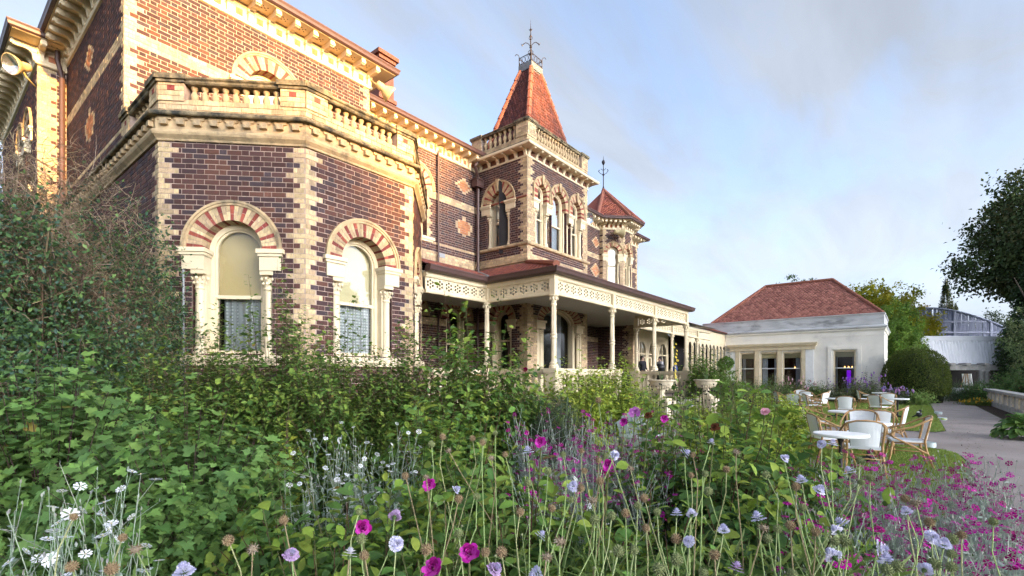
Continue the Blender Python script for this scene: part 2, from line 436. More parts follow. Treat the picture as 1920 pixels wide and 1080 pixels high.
sheet('garden_soil', [(-5, -0.6), (5.5, -0.68), (6.0, 4.4), (14.3, 4.7), (14.3, 7.0), (10.5, 7.0), (10.5, 9.5), (8.6, 9.5), (4.4, 7.9), (2.4, 9.8), (2.4, 17), (-8, 17)], 0.012, 'soil')
sheet('border_soil', [(36.4, -0.6), (38.8, -0.6), (38.8, 10.8), (20.9, 10.8), (20.9, 5.6), (33, 5.8), (36.7, 4.5)], 0.012, 'soil')
sheet('border_soil', [(17.8, -4.0), (18.8, -2.95), (21, -2.6), (37, -2.65), (47, -3.5), (47, -9), (17.8, -9)], 0.012, 'soil')
# grass blades over the lawn
def grass(name, n, x0, x1, y0, y1, test, h, parent=None):
    x = rng.uniform(x0, x1, n); y = rng.uniform(y0, y1, n)
    k = test(x, y); x, y = x[k], y[k]; n = len(x)
    a = rng.uniform(0, 6.283, n); hh = h*rng.uniform(0.5, 1.3, n); w = 0.006*rng.uniform(0.7, 1.4, n)*(1+0.04*x)
    lx, ly = rng.normal(0, 0.35, n)*hh, rng.normal(0, 0.35, n)*hh
    v = np.zeros((n, 3, 3)); 
    v[:, 0] = np.stack([x-np.cos(a)*w, y-np.sin(a)*w, np.full(n, 0.018)], 1)
    v[:, 1] = np.stack([x+np.cos(a)*w, y+np.sin(a)*w, np.full(n, 0.018)], 1)
    v[:, 2] = np.stack([x+lx, y+ly, 0.018+hh], 1)
    c = np.stack([rng.uniform(0.15, 0.26, n), rng.uniform(0.22, 0.33, n), rng.uniform(0.04, 0.08, n)], 1)
    o = np_mesh(name, v.reshape(-1, 3), np.arange(3*n).reshape(-1, 3), np.repeat(c, 3, 0), 'leaf', None)
    tag(o, 'short mown green grass of the lawn', 'grass', kind='stuff'); return o
def np_mesh(name, V, F, C, m, parent, mi=None, mats=None, smooth=False, loc=None):
    """mesh object from numpy verts, triangle / quad faces and point colours"""
    V = np.asarray(V, dtype=np.float32); F = np.asarray(F, dtype=np.int32)
    if parent is None and loc is None:
        loc = np.array([V[:, 0].mean(), V[:, 1].mean(), V[:, 2].min()])
    if loc is not None: V = V - np.asarray(loc, dtype=np.float32)
    me = bpy.data.meshes.new(name)
    k = F.shape[1]; nf = len(F)
    me.vertices.add(len(V)); me.vertices.foreach_set('co', V.ravel())
    me.loops.add(nf*k); me.loops.foreach_set('vertex_index', F.ravel())
    me.polygons.add(nf); me.polygons.foreach_set('loop_start', np.arange(0, nf*k, k, dtype=np.int32))
    try: me.polygons.foreach_set('loop_total', np.full(nf, k, dtype=np.int32))
    except Exception: pass
    if C is not None:
        C = np.asarray(C, dtype=np.float32)
        at = me.attributes.new('Col', 'FLOAT_COLOR', 'POINT')
        at.data.foreach_set('color', np.concatenate([C, np.ones((len(C), 1), np.float32)], 1).ravel())
    for q in (mats or [m]): me.materials.append(MAT[q])
    if smooth: me.polygons.foreach_set('use_smooth', np.ones(nf, dtype=bool))
    me.update(calc_edges=True); me.validate()
    return link(name, me, parent, loc if loc is not None else (0, 0, 0))
def in_poly(poly):
    poly = np.array(poly)
    def f(x, y):
        r = np.zeros(len(x), bool)
        for i in range(len(poly)):
            x1, y1 = poly[i]; x2, y2 = poly[i-1]
            c = ((y1 > y) != (y2 > y)) & (x < (x2-x1)*(y-y1)/(y2-y1+1e-12)+x1)
            r ^= c
        return r
    return f
grass('lawn_grass', 90000, 5.6, 14.4, -0.72, 3.2, in_poly([(5.6, -0.74), (12.3, -0.79), (13.3, -0.76), (14.0, -0.54), (14.4, 0.12), (14.41, 3.2), (5.6, 3.2)]), 0.028)
grass('lawn_grass', 60000, 18.2, 36.6, -0.74, 4.5, in_poly([(18.32, -0.48), (18.93, -0.76), (36, -0.79), (36.6, 0.5), (36.4, 4.5), (18.3, 4.5)]), 0.03)

# ------------------------------------------------------------------ the villa
villa = emp('villa', (8.0, 14.0, 0), 'large two-storey polychrome brick villa with bay, balustrade and pointed tower', 'house')
CH = 0.086
DARK = [(0.0731, 0.0344, 0.03), (0.0602, 0.0301, 0.03), (0.0903, 0.0396, 0.031), (0.0533, 0.0292, 0.031), (0.0757, 0.037, 0.034), (0.0568, 0.0387, 0.044), (0.1075, 0.0473, 0.034)]
CREAM = [(0.52, 0.39, 0.22), (0.47, 0.35, 0.20), (0.56, 0.43, 0.25), (0.42, 0.31, 0.19), (0.50, 0.36, 0.22)]
REDB = [(0.26, 0.062, 0.048), (0.22, 0.05, 0.042), (0.30, 0.075, 0.05)]
ORNG = [(0.48, 0.20, 0.08), (0.42, 0.16, 0.07)]
PAL = {'d': DARK, 'c': CREAM, 'r': REDB, 'o': ORNG}
def pick(k):
    c = random.choice(PAL[k]); f = random.uniform(0.78, 1.22); return tuple(x*f for x in c)
QW = [0.09, 0.20, 0.315, 0.20]
def quoin(W, left=True, right=True, pat=QW):
    def f(row, z):
        r = []
        w = pat[row % 4]
        if left: r.append((0, w, 'c'))
        if right: r.append((W-w, W, 'c'))
        return r
    return f
def band(z0, z1, k='c'):
    def f(row, z): return [(-99, 99, k)] if z0 <= z < z1 else []
    return f
def diamond(sc_, zc, big):
    n = 4 if big else 3
    def f(row, z):
        k = abs(int(round((z-zc)/CH)))
        if k > n: return []
        h = 0.12*(n-k)+0.10
        r = [(sc_-h, sc_+h, 'c')]
        hi = h-0.13*(1.0 if k < n else 0.4)
        if k < n and hi > 0.04: r.append((sc_-hi, sc_+hi, 'o'))
        if big and k == 0: r.append((sc_-0.09, sc_+0.09, 'c'))
        return r
    return f
def sub(segs, a, b, k=None):
    out = []
    for (x, y, q) in segs:
        if b <= x or a >= y: out.append((x, y, q)); continue
        if a > x: out.append((x, a, q))
        if k is not None: out.append((max(a, x), min(b, y), k))
        if b < y: out.append((b, y, q))
    return out
UNIT = {}
def unit_brick(kind, i):
    if (kind, i) not in UNIT:
        b = MB().mat('brick'); b.col = PAL[kind][i % len(PAL[kind])]
        f = 0.85+0.1*(i % 4); b.col = tuple(c*f for c in b.col)
        e = 0.02
        b.v = [(-.5, 0, -.5), (.5, 0, -.5), (.5, 0, .5), (-.5, 0, .5), (-.5+e, -1, -.5+e*2), (.5-e, -1, -.5+e*2), (.5-e, -1, .5-e*2), (-.5+e, -1, .5-e*2)]
        for q in ((4, 5, 6, 7), (0, 1, 5, 4), (1, 2, 6, 5), (2, 3, 7, 6), (3, 0, 4, 7)): b.face(q)
        UNIT[(kind, i)] = b.mesh('brick')
    return UNIT[(kind, i)]
def wall(name, O, t, W, z0, z1, over=(), holes=(), base='d', nobj=0, objz=(2.3, 5.4), pal=None):
    """course-by-course brick wall: recessed mortar strips with every brick standing proud"""
    P = fr(O, t); rz = rzof(t)
    mo = MB().mat('mortar'); bk = MB().mat('brick')
    objs = []
    for row in range(int(round(z0/CH)), int(round(z1/CH))):
        za = row*CH; zb = za+CH; zm = za+CH/2
        segs = [(0, W, base)]
        for ov in over:
            for (a, b, k) in ov(row, zm): segs = sub(segs, a, b, k)
        full = [(0, W, 0)]
        for h in holes:
            r = h(zm)
            if r: segs = sub(segs, *r); full = sub(full, *r)
        for (a, b, _) in full:
            if b-a < 0.004: continue
            mo.quad(P(a, -0.007, za), P(b, -0.007, za), P(b, -0.007, zb), P(a, -0.007, zb))
        off = -0.18 if row % 2 else 0.0
        merged = []
        for (a, b, k) in sorted(segs):
            if merged and merged[-1][2] == k and abs(merged[-1][1]-a) < 1e-6: merged[-1] = (merged[-1][0], b, k)
            else: merged.append((a, b, k))
        for (a, b, k) in merged:
            i0 = int(math.floor((a-off)/0.36))-1
            x = off+i0*0.36
            while x < b:
                for L in (0.24, 0.12):
                    c0, c1 = max(x, a), min(x+L, b)
                    x += L
                    if c1-c0 < 0.035: continue
                    s0, s1 = c0+0.005+random.uniform(-.002, .002), c1-0.005+random.uniform(-.002, .002)
                    q0, q1 = za+0.006+random.uniform(-.0015, .0015), zb-0.005+random.uniform(-.0015, .0015)
                    pr = random.uniform(-0.002, 0.003)
                    if nobj and objz[0] < zm < objz[1]:
                        objs.append((s1-s0, s0, s1, q0, q1, k, pr)); continue
                    bk.col = pick(k)
                    e = 0.004; n = len(bk.v)
                    for (s_, z_) in ((s0, q0), (s1, q0), (s1, q1), (s0, q1)): bk.v.append(tuple(P(s_, -0.008, z_)))
                    for (s_, z_) in ((s0+e, q0+e), (s1-e, q0+e), (s1-e, q1-e), (s0+e, q1-e)): bk.v.append(tuple(P(s_, pr, z_)))
                    for q in ((4, 5, 6, 7), (0, 1, 5, 4), (1, 2, 6, 5), (2, 3, 7, 6), (3, 0, 4, 7)): bk.face([n+j for j in q])
    w = mo.build(name, villa)
    if nobj and len(objs) > nobj:
        objs.sort(key=lambda q: -q[0])
    for i, (L, s0, s1, q0, q1, k, pr) in enumerate(objs):
        c = P((s0+s1)/2, -0.008, (q0+q1)/2)
        if i < nobj:
            link('brick', unit_brick(k, random.randrange(12)), w, c, rz, (s1-s0, 0.008+pr+0.0015, q1-q0))
        else:
            bk.col = pick(k); bk.obox(O, t, s0, s1, -0.008, pr, q0, q1)
    if bk.f: stuff(bk.build('brickwork', w))
    return w

def arch_hole(sc_, hw, zs, zsp, zc, ro):
    def f(z):
        if z < zs or z > zc+ro: return None
        if z < zsp: return (sc_-hw, sc_+hw)
        h = ro if z < zc else math.sqrt(max(0, ro*ro-(z-zc)**2))
        return (sc_-h, sc_+h) if h > 0.01 else None
    return f
COLM = {}
def col_mesh(r, h):
    key = (r, round(h, 2))
    if key not in COLM:
        b = MB().mat('cream')
        b.lathe([(r*1.55, 0), (r*1.55, .05), (r*1.25, .08), (r*1.35, .11), (r*1.05, .15), (r, .2), (r*.94, h-.26), (r*1.15, h-.245), (r*1.15, h-.225), (r*.98, h-.21)], seg=12)
        b.lathe([(r*.98, h-.21), (r*1.1, h-.16), (r*1.45, h-.08), (r*1.75, h-.05)], seg=12)
        for i in range(8):      # carved leaves of the capital
            a = math.pi*2*i/8
            for (rr, zz, q) in ((1.32, h-.15, .32), (1.72, h-.075, .36)):
                b.lathe([(0.001, -r*q*1.3), (r*q, -r*q*.4), (r*q*.8, r*q*.8), (0.001, r*q*1.2)], (math.cos(a)*r*rr, math.sin(a)*r*rr, zz), 5, cap=False)
        COLM[key] = b.mesh('column', False)
        n = COLM[key]
    return COLM[key]
def arch_window(parent, O, t, sc_, hw, zs, zsp, zc, ri, ro, hood, col=True, key=False, curtain='dark', wedge=31, red=3, objs=False,
                glassm='glass', recess=0.27, impost=True, rail=None, colr=0.072, name='window', ledge='cream', sill=True, sides=(1, 1), mull=False):
    P = fr(O, t); rz = rzof(t)
    cen = P(sc_, 0, 0)
    # surround: impost, jamb and timber frame, all parts of the window
    fm = MB().mat('cream'); revs = []
    tr = recess
    def ringpts(r, n=26):
        pts = [(-r, zsp)] if zc > zsp+1e-4 else []
        pts += [(-r*math.cos(math.pi*i/n), zc+r*math.sin(math.pi*i/n)) for i in range(n+1)]
        if zc > zsp+1e-4: pts.append((r, zsp))
        return pts
    def ring(b, r0, r1, w0, w1):
        a, c = ringpts(r0), ringpts(r1)
        for i in range(len(a)-1):
            p = [P(sc_+a[i][0], w1, a[i][1]), P(sc_+a[i+1][0], w1, a[i+1][1]), P(sc_+c[i+1][0], w1, c[i+1][1]), P(sc_+c[i][0], w1, c[i][1])]
            q = [P(sc_+a[i][0], w0, a[i][1]), P(sc_+a[i+1][0], w0, a[i+1][1]), P(sc_+c[i+1][0], w0, c[i+1][1]), P(sc_+c[i][0], w0, c[i][1])]
            b.quad(*p); b.quad(q[0], q[1], p[1], p[0]); b.quad(p[3], p[2], q[2], q[3])
    fw = ri-0.012
    ring(fm, fw-0.075, ri+0.03, -tr-0.04, -tr+0.03)          # arched frame
    ring(fm, fw-0.11, fw-0.06, -tr-0.06, -tr+0.0)
    for s_ in (-1, 1):
        fm.obox(O, t, sc_+s_*(fw-0.075), sc_+s_*(hw+0.01), -tr-0.04, -tr+0.03, zs, zsp)
        fm.obox(O, t, sc_+s_*(fw-0.11), sc_+s_*(fw-0.06), -tr-0.06, -tr, zs, zsp)
        rv = MB().mat('brick'); rv.col = (0.075, 0.034, 0.036)
        for j in range(int((zsp-zs)/CH)+1):
            rv.col = pick('d'); rv.obox(O, t, sc_+s_*(hw-0.001), sc_+s_*(hw+0.03), -tr-0.03, -0.009, zs+j*CH+.004, min(zs+(j+1)*CH-.004, zsp+.02))
        revs.append(rv)
        if hw > ri+0.05: fm.obox(O, t, sc_+s_*(ri-0.02), sc_+s_*(ri+0.05), -tr+0.03, -0.10, zs, zsp)
    zr = rail if rail else (zs+zsp)/2+0.1
    fm.obox(O, t, sc_-fw+0.07, sc_+fw-0.07, -tr-0.055, -tr+0.02, zr-0.03, zr+0.03)
    fm.obox(O, t, sc_-fw+0.07, sc_+fw-0.07, -tr-0.055, -tr+0.015, zs, zs+0.09)
    if mull: fm.obox(O, t, sc_-0.03, sc_+0.03, -tr-0.055, -tr+0.018, zs, zc+ri*0.9)
    wroot = fm.build(name, parent)
    for rv in revs: stuff(rv.build('reveal', wroot))
    if sill:
        b = MB().mat(ledge if ledge != 'brick' else 'cream')
        b.obox(O, t, sc_-hw-0.30, sc_+hw+0.30, -tr-0.1, 0.09, zs-0.10, zs); b.obox(O, t, sc_-hw-0.24, sc_+hw+0.24, -0.005, 0.05, zs-0.17, zs-0.10)
        b.build('sill', wroot)
    g = MB().mat(glassm)
    rp = ringpts(fw-0.09)
    pts = [P(sc_-fw+.09, -tr-0.03, zr)] + [P(sc_+x, -tr-0.03, z) for x, z in rp] + [P(sc_+fw-.09, -tr-0.03, zr)]
    g.poly(pts); g.build('pane', wroot)
    g = MB().mat(glassm); g.poly([P(sc_-fw+.09, -tr-0.045, zs), P(sc_+fw-.09, -tr-0.045, zs), P(sc_+fw-.09, -tr-0.045, zr), P(sc_-fw+.09, -tr-0.045, zr)])
    g.build('pane', wroot)
    # room behind
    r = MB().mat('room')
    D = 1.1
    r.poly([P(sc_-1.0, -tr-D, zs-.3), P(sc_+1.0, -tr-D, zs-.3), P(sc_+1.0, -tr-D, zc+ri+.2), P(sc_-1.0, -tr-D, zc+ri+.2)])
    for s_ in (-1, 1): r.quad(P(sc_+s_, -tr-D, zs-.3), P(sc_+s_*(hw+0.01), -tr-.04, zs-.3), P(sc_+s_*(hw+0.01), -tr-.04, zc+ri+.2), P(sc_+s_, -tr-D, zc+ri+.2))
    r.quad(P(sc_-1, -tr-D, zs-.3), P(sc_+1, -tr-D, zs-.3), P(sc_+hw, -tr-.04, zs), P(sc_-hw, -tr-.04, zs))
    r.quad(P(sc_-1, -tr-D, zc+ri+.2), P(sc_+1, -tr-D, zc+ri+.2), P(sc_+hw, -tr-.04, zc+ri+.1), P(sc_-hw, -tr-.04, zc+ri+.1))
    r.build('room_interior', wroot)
    def drape(nm, m, a, b_, z0, z1, w, amp, waves, torn=0):
        d = MB().mat(m); n = 40
        for i in range(n):
            x0, x1 = a+(b_-a)*i/n, a+(b_-a)*(i+1)/n
            w0, w1 = w+amp*math.sin(x0*waves), w+amp*math.sin(x1*waves)
            y0, y1 = (z0+torn*abs(math.sin(x0*9+1)*math.sin(x0*23)), z0+torn*abs(math.sin(x1*9+1)*math.sin(x1*23)))
            d.quad(P(sc_+x0, w0, y0), P(sc_+x1, w1, y1), P(sc_+x1, w1, z1), P(sc_+x0, w0, z1))
        d.build(nm, wroot, True)
    if curtain == 'blind_lace':
        drape('blind', 'blind', -fw, fw, zr-0.01, zc+ri, -tr-0.11, 0.002, 6)
        drape('lace_curtain', 'lace', -fw+0.14, fw, zs, zr+0.02, -tr-0.17, 0.012, 60)
    elif curtain == 'pale_lace':
        drape('blind', 'blind_pale', -fw, fw, zr+0.02, zc+ri, -tr-0.11, 0.002, 6, 0.05)
        drape('lace_curtain', 'lace', -fw+0.02, fw, zs, zr+0.1, -tr-0.13, 0.014, 70)
    elif curtain == 'drape':
        drape('curtain', 'curtain', -fw, -fw*0.45, zs, zc+ri, -tr-0.2, 0.03, 60)
        drape('curtain', 'curtain', fw*0.2, fw, zs, zc+ri, -tr-0.2, 0.03, 50)
    elif curtain == 'net':
        drape('curtain', 'lace', -fw, fw, zs, zc+ri, -tr-0.2, 0.03, 55)
    elif curtain == 'pale':
        drape('blind', 'curtain', -fw, fw, zs, zc+ri, -tr-0.12, 0.004, 10)
    # voussoirs
    n = wedge
    vs = MB().mat('brick')
    for i in range(n):
        a0, a1 = math.pi*i/n+0.006, math.pi*(i+1)/n-0.006
        kd = 'r' if i % red == 0 else 'c'
        split = ri+(ro-ri)*(0.42 if i % 2 else 0.58)
        for (ra, rb) in ((ri, split-0.004), (split+0.004, ro)):
            v = MB().mat('brick') if objs else vs
            v.col = pick(kd)
            def pp(r, a, w): return P(sc_-r*math.cos(a), w, zc+r*math.sin(a))
            wf = 0.012
            f4 = [pp(ra, a0, wf), pp(ra, a1, wf), pp(rb, a1, wf), pp(rb, a0, wf)]
            back = -tr if ra == ri else -0.02
            b4 = [pp(ra, a0, back), pp(ra, a1, back), pp(rb, a1, back), pp(rb, a0, back)]
            v.quad(*f4); v.quad(b4[0], b4[1], f4[1], f4[0]); v.quad(f4[3], f4[2], b4[2], b4[3])
            v.quad(f4[1], f4[2], b4[2], b4[1]); v.quad(f4[0], f4[3], b4[3], b4[0])
            if objs: v.build('voussoir', wroot)
    if zc > zsp+0.01:
        k = max(1, int((zc-zsp)/0.08))
        for s_ in (-1, 1):
            for j in range(k):
                z0_, z1_ = zsp+(zc-zsp)*j/k, zsp+(zc-zsp)*(j+1)/k-0.008
                vs.col = pick('r' if j % 2 else 'c'); vs.obox(O, t, sc_+s_*ri, sc_+s_*ro, -tr, 0.012, z0_, z1_)
    if vs.f: stuff(vs.build('voussoir_ring', wroot))
    b = MB().mat('sandstone' if ledge != 'brick' else 'hip_tile')
    # hood mould
    if hood > ro+0.005:
        for (r0, r1, w) in ((ro, ro+(hood-ro)*.55, 0.035), (ro+(hood-ro)*.5, hood, 0.055)): ring(b.mat('sandstone'), r0, r1, -0.01, w)
        b.build('hood_mould', wroot)
    # mortar back of the ring
    b = MB().mat('mortar'); ring(b, ri+0.004, ro+0.01, -tr, 0.004); b.build('ring_mortar', wroot)
    if key:
        b = MB().mat('sandstone')
        pr = [(-0.05, zc+ri), (0.05, zc+ri), (0.075, zc+hood+0.05), (-0.075, zc+hood+0.05)]
        b.extr([P(sc_+x, -0.05, z) for x, z in pr], P(0, 0.13, 0)-P(0, 0, 0)); b.build('keystone', wroot)
    if impost:
        for s_ in (-1, 1):
            if not sides[0 if s_ < 0 else 1]: continue
            b = MB().mat('cream')
            i0, i1 = ri-0.035, max(ro, hw+0.05)+0.06
            b.obox(O, t, sc_+s_*i0, sc_+s_*i1, -tr+0.02, 0.035, zsp-0.36, zsp-0.12)
            b.obox(O, t, sc_+s_*(i0-0.02), sc_+s_*(i1+0.03), -tr+0.02, 0.06, zsp-0.125, zsp-0.075)
            b.obox(O, t, sc_+s_*(i0-0.04), sc_+s_*(i1+0.06), -tr+0.02, 0.085, zsp-0.075, zsp-0.004)
            if col: b.obox(O, t, sc_+s_*(i0+0.0), sc_+s_*(hw+0.02), -tr+0.02, 0.015, zsp-0.43, zsp-0.36)
            b.build('impost', wroot)
            if col:
                cm = col_mesh(colr, zsp-0.43-zs)
                link('column', cm, wroot, P(sc_+s_*(hw-colr*1.15), -0.09, zs))
    return wroot
PAB, PBC, PCD, PDE = (2.655, 9.745), (4.325, 8.075), (6.655, 8.075), (8.325, 9.745)
LB = math.hypot(1.67, 1.67); LC = 2.33
D45 = (1, -1); DU = (1, 0); DD = (1, 1); DL = (0, -1)
bw_h = arch_hole(1.17, 0.64, 1.95, 3.75, 3.75, 0.73)
bay_c = (band(5.2, 5.7, 'd'),)
wB = wall('bay_wall', PAB, D45, LB, 0.3, 5.55, (quoin(LB),), (bw_h,), nobj=190)
wC = wall('bay_wall', PBC, DU, LC, 0.3, 5.55, (quoin(LC),), (bw_h,), nobj=110)
wall('bay_wall', PCD, DD, LB, 0.3, 5.55, (quoin(LB),), (bw_h,))
wall('bay_wall', (2.655, 17.17), DL, 17.17-9.745, 0.3, 5.55, (quoin(17.17-9.745, False, True),))
wall('bay_wall', PDE, (0, 1), 13.4-9.745, 0.3, 5.55, (quoin(13.4-9.745, True, False),))
arch_window(villa, PAB, D45, 1.17, 0.64, 1.95, 3.75, 3.75, 0.48, 0.73, 0.81, curtain='blind_lace', objs=True, rail=2.97)
arch_window(villa, PBC, DU, 1.17, 0.64, 1.95, 3.75, 3.75, 0.48, 0.73, 0.81, curtain='pale_lace', objs=True, rail=2.97)
arch_window(villa, PCD, DD, 1.17, 0.64, 1.95, 3.75, 3.75, 0.48, 0.73, 0.81, curtain='dark', rail=2.97)
# bay cornice: ovolo, frieze with dentils, weathered ledge
path = [(2.655, 17.17), PAB, PBC, PCD, PDE, (8.325, 13.4)]
cor = MB().mat('sandstone')
cor.sweep(path, [(-0.05, 5.52), (0.03, 5.52), (0.045, 5.55), (0.10, 5.60), (0.115, 5.635), (0.115, 5.665), (0.07, 5.69), (-0.05, 5.69)])
cor.sweep(path, [(-0.05, 5.685), (0.05, 5.685), (0.05, 5.90), (-0.05, 5.90)])
cor.mat('coping').sweep(path, [(-0.05, 5.895), (0.15, 5.895), (0.165, 5.91), (0.165, 5.945), (0.13, 5.975), (-0.05, 6.0)])
cornice = cor.build('cornice', villa)
dn = MB().mat('sandstone'); dn.obox((0, 0), DU, -0.055, 0.055, 0, 0.075, -0.045, 0.045); DENT = dn.mesh('dentil')
sk = MB().mat('sandstone'); sk.obox((0, 0), DU, -0.062, 0.062, 0, 0.045, 0, 0.05); 
for (a, b) in zip(path[:-1], path[1:]):
    v = Vector((b[0]-a[0], b[1]-a[1])); L = v.length; n = max(2, int(round(L/0.27)))
    P = fr(a, v)
    for i in range(n):
        link('dentil', DENT, cornice, P((i+.5)*L/n, 0.048, 5.80), rzof(v))
b = MB().mat('sandstone')
for (a, b_) in zip(path[:-1], path[1:]):
    v = Vector((b_[0]-a[0], b_[1]-a[1])); L = v.length; n = max(2, int(round(L/0.27)))
    for i in range(n): b.obox(a, v, (i+.0)*L/n+0.03, (i+1)*L/n-0.03, 0.048, 0.08, 5.845, 5.897)
b.build('dentil_course', cornice)
# bay parapet with piers and balusters
BAL = MB().mat('coping'); BAL = MB().mat('sandstone').lathe([(.055, 0), (.055, .03), (.035, .04), (.04, .06), (.062, .11), (.055, .15), (.032, .19), (.028, .21), (.045, .22), (.045, .235), (.055, .24), (.055, .27)], seg=10).mesh('baluster', True)
def parapet(parent, path, z0, zb, zt, pier_w, nb, balm, balh, cap=True, courses=True, brickp=True, redpan=True):
    """plinth, balusters, coping rail and piers along a plan path"""
    pl = MB().mat('mortar')
    pl.sweep(path, [(-0.22, z0), (-0.02, z0), (-0.02, zb), (-0.22, zb)])
    p = pl.build('parapet', parent)
    bk = MB().mat('brick')
    rail = MB().mat('coping')
    hr = zt-0.11
    rail.sweep(path, [(-0.24, hr), (0.0, hr), (0.02, hr+.02), (0.02, hr+.05), (0.05, hr+.07), (0.05, hr+.10), (-0.27, hr+.10), (-0.27, hr+.07), (-0.24, hr+.05)])
    rail.build('coping_rail', p)
    for j, (a, b_) in enumerate(zip(path[:-1], path[1:])):
        v = Vector((b_[0]-a[0], b_[1]-a[1])); L = v.length; P = fr(a, v)
        if courses:
            z = z0; r = 0
            while z < zb-0.02:
                x = -0.12*(r % 2)
                while x < L:
                    c0, c1 = max(0, x), min(L, x+0.24); x += 0.24
                    if c1-c0 > 0.04:
                        bk.col = pick('c'); bk.obox(a, v, c0+.004, c1-.004, -0.03, 0.0, z+.004, z+CH-.004)
                z += CH; r += 1
        n = nb[j]; s0, s1 = pier_w+0.02, L-pier_w-0.02
        if n:
            for i in range(n):
                link('baluster', balm, p, P(s0+(s1-s0)*(i+.5)/n, -0.11, zb), 0, (1, 1, (hr-zb)/balh))
        for (e0, e1) in ((0, pier_w), (L-pier_w, L)):
            pm = MB().mat('mortar'); pm.obox(a, v, e0+.004, e1-.004, -0.26, 0.012, zb, hr+.08); 
            z = zb; r = 0; pm.mat('brick')
            while z < hr+0.02:
                x = e0-0.115*(r % 2)
                while x < e1-.01:
                    c0, c1 = max(e0, x), min(e1, x+0.23); x += 0.23
                    if c1-c0 > 0.03:
                        pm.col = pick('c')
                        if redpan and r == 2 and False: pm.col = pick('r')
                        pm.obox(a, v, c0+.004, c1-.004, 0.0, 0.022, z+.004, z+CH-.004)
                z += CH; r += 1
            if redpan: pm.col = pick('r'); pm.obox(a, v, (e0+e1)/2-.06, (e0+e1)/2+.06, 0.0, 0.024, zb+2*CH+.004, zb+3*CH-.004)
            q = pm.build('pier', p)
            if cap:
                cb = MB().mat('coping')
                cb.obox(a, v, e0-.02, e1+.02, -0.30, 0.05, hr+.0, hr+.045); cb.obox(a, v, e0-.05, e1+.05, -0.33, 0.08, hr+.045, hr+.13); cb.build('pier_cap', q)
    stuff(bk.build('parapet_brick', p)) if bk.f else None
    return p
parapet(villa, [(2.655, 11.8), PAB, PBC, PCD, PDE, (8.325, 11.8)], 5.97, 6.19, 6.60, 0.41, [6, 9, 9, 9, 6], BAL, 0.27)
b = MB().mat('lead'); b.poly([(2.7, 11.8, 5.99), (2.7, 9.76, 5.99), (4.34, 8.12, 5.99), (6.64, 8.12, 5.99), (8.28, 9.76, 5.99), (8.28, 11.8, 5.99)]); b.build('bay_roof', villa)
# upper storey walls
U_L = 8.2-2.655
uh = arch_hole(2.776, 0.55, 6.55, 8.3, 8.3, 0.78)
wall('main_wall', (2.655, 11.8), DU, U_L, 5.9, 9.70, (quoin(U_L), band(8.06, 8.32)), (uh,))
arch_window(villa, (2.655, 11.8), DU, 2.776, 0.55, 6.55, 8.3, 8.3, 0.48, 0.78, 0.86, curtain='pale', col=False, rail=7.4, wedge=27)
A_L = 17.17-11.8
wall('side_wall', (2.655, 17.17), DL, A_L, 5.99, 9.72, (quoin(A_L, False, True), band(8.08, 8.34), band(6.36, 6.45), diamond(2.50, 8.90, False), diamond(2.55, 7.31, True)))
M_L = 14.3-8.2
mh = arch_hole(2.95, 0.55, 6.55, 8.25, 8.25, 0.80)
wall('recessed_wall', (8.2, 13.4), DU, M_L, 5.8, 9.70, (band(8.02, 8.29), band(6.36, 6.47), band(5.8, 6.11), diamond(5.36, 8.86, False), diamond(5.37, 7.31, True),
     lambda row, z: [(3.45, 3.45+[.12, .2, .3, .2][row % 4], 'c')] if 6.5 < z < 8.3 else []), (mh,))
arch_window(villa, (8.2, 13.4), DU, 2.95, 0.55, 6.55, 8.25, 8.25, 0.50, 0.80, 0.90, curtain='pale', col=False, impost=False, rail=7.4, wedge=27)
wall('main_wall', (8.2, 11.8), (0, 1), 1.6, 5.9, 9.70, (quoin(1.6, True, False),))
# far wing beyond the side wall
wall('wing_wall', (2.1, 17.17), DU, 0.555, 2.0, 9.5, (lambda row, z: [(0, [.25, .36, .50, .36][row % 4], 'c')],))
wg = arch_hole(5.55, 0.42, 6.6, 8.15, 8.15, 0.62); wg2 = arch_hole(4.25, 0.42, 6.6, 8.15, 8.15, 0.62)
wall('wing_wall', (2.1, 24.17), DL, 7.0, 2.0, 9.5, (quoin(7.0, False, True),), (wg, wg2))
for q in (5.55, 4.25): arch_window(villa, (2.1, 24.17), DL, q, 0.42, 6.6, 8.15, 8.15, 0.38, 0.62, 0.70, curtain='dark', col=False, rail=7.4, wedge=19)
# ground floor under the verandah
mg = arch_hole(4.98, 0.55, 1.0, 3.74, 3.74, 0.80); mg2 = arch_hole(2.72, 0.55, 1.0, 3.74, 3.74, 0.80)
wall('recessed_wall', (8.2, 13.4), DU, M_L, 0.9, 5.8, (band(3.44, 3.70),), (mg, mg2))
for q in (4.98, 2.72): arch_window(villa, (8.2, 13.4), DU, q, 0.55, 1.0, 3.74, 3.74, 0.44, 0.80, 0.86, curtain='dark', col=False, impost=False, rail=2.82, wedge=27, sill=False)
tlg = arch_hole(1.52, 0.52, 1.0, 3.72, 3.72, 0.66)
T_Y0 = 13.69
wall('tower_wall', (14.3, T_Y0), DL, T_Y0-10.9, 0.9, 5.8, (quoin(T_Y0-10.9, False, True, [.24, .36, .48, .36]), band(3.44, 3.70)), (tlg,))
arch_window(villa, (14.3, T_Y0), DL, 1.52, 0.52, 1.0, 3.72, 3.72, 0.38, 0.66, 0.72, curtain='dark', rail=2.95, wedge=21, colr=0.06)
TR_L = 4.28
def trg(z):
    if z < 1.0 or z > 4.55: return None
    if z < 3.70: return (0.62, 3.78)
    h = 1.58*math.sqrt(max(0, 1-((z-3.70)/0.86)**2)); return (2.2-h, 2.2+h)
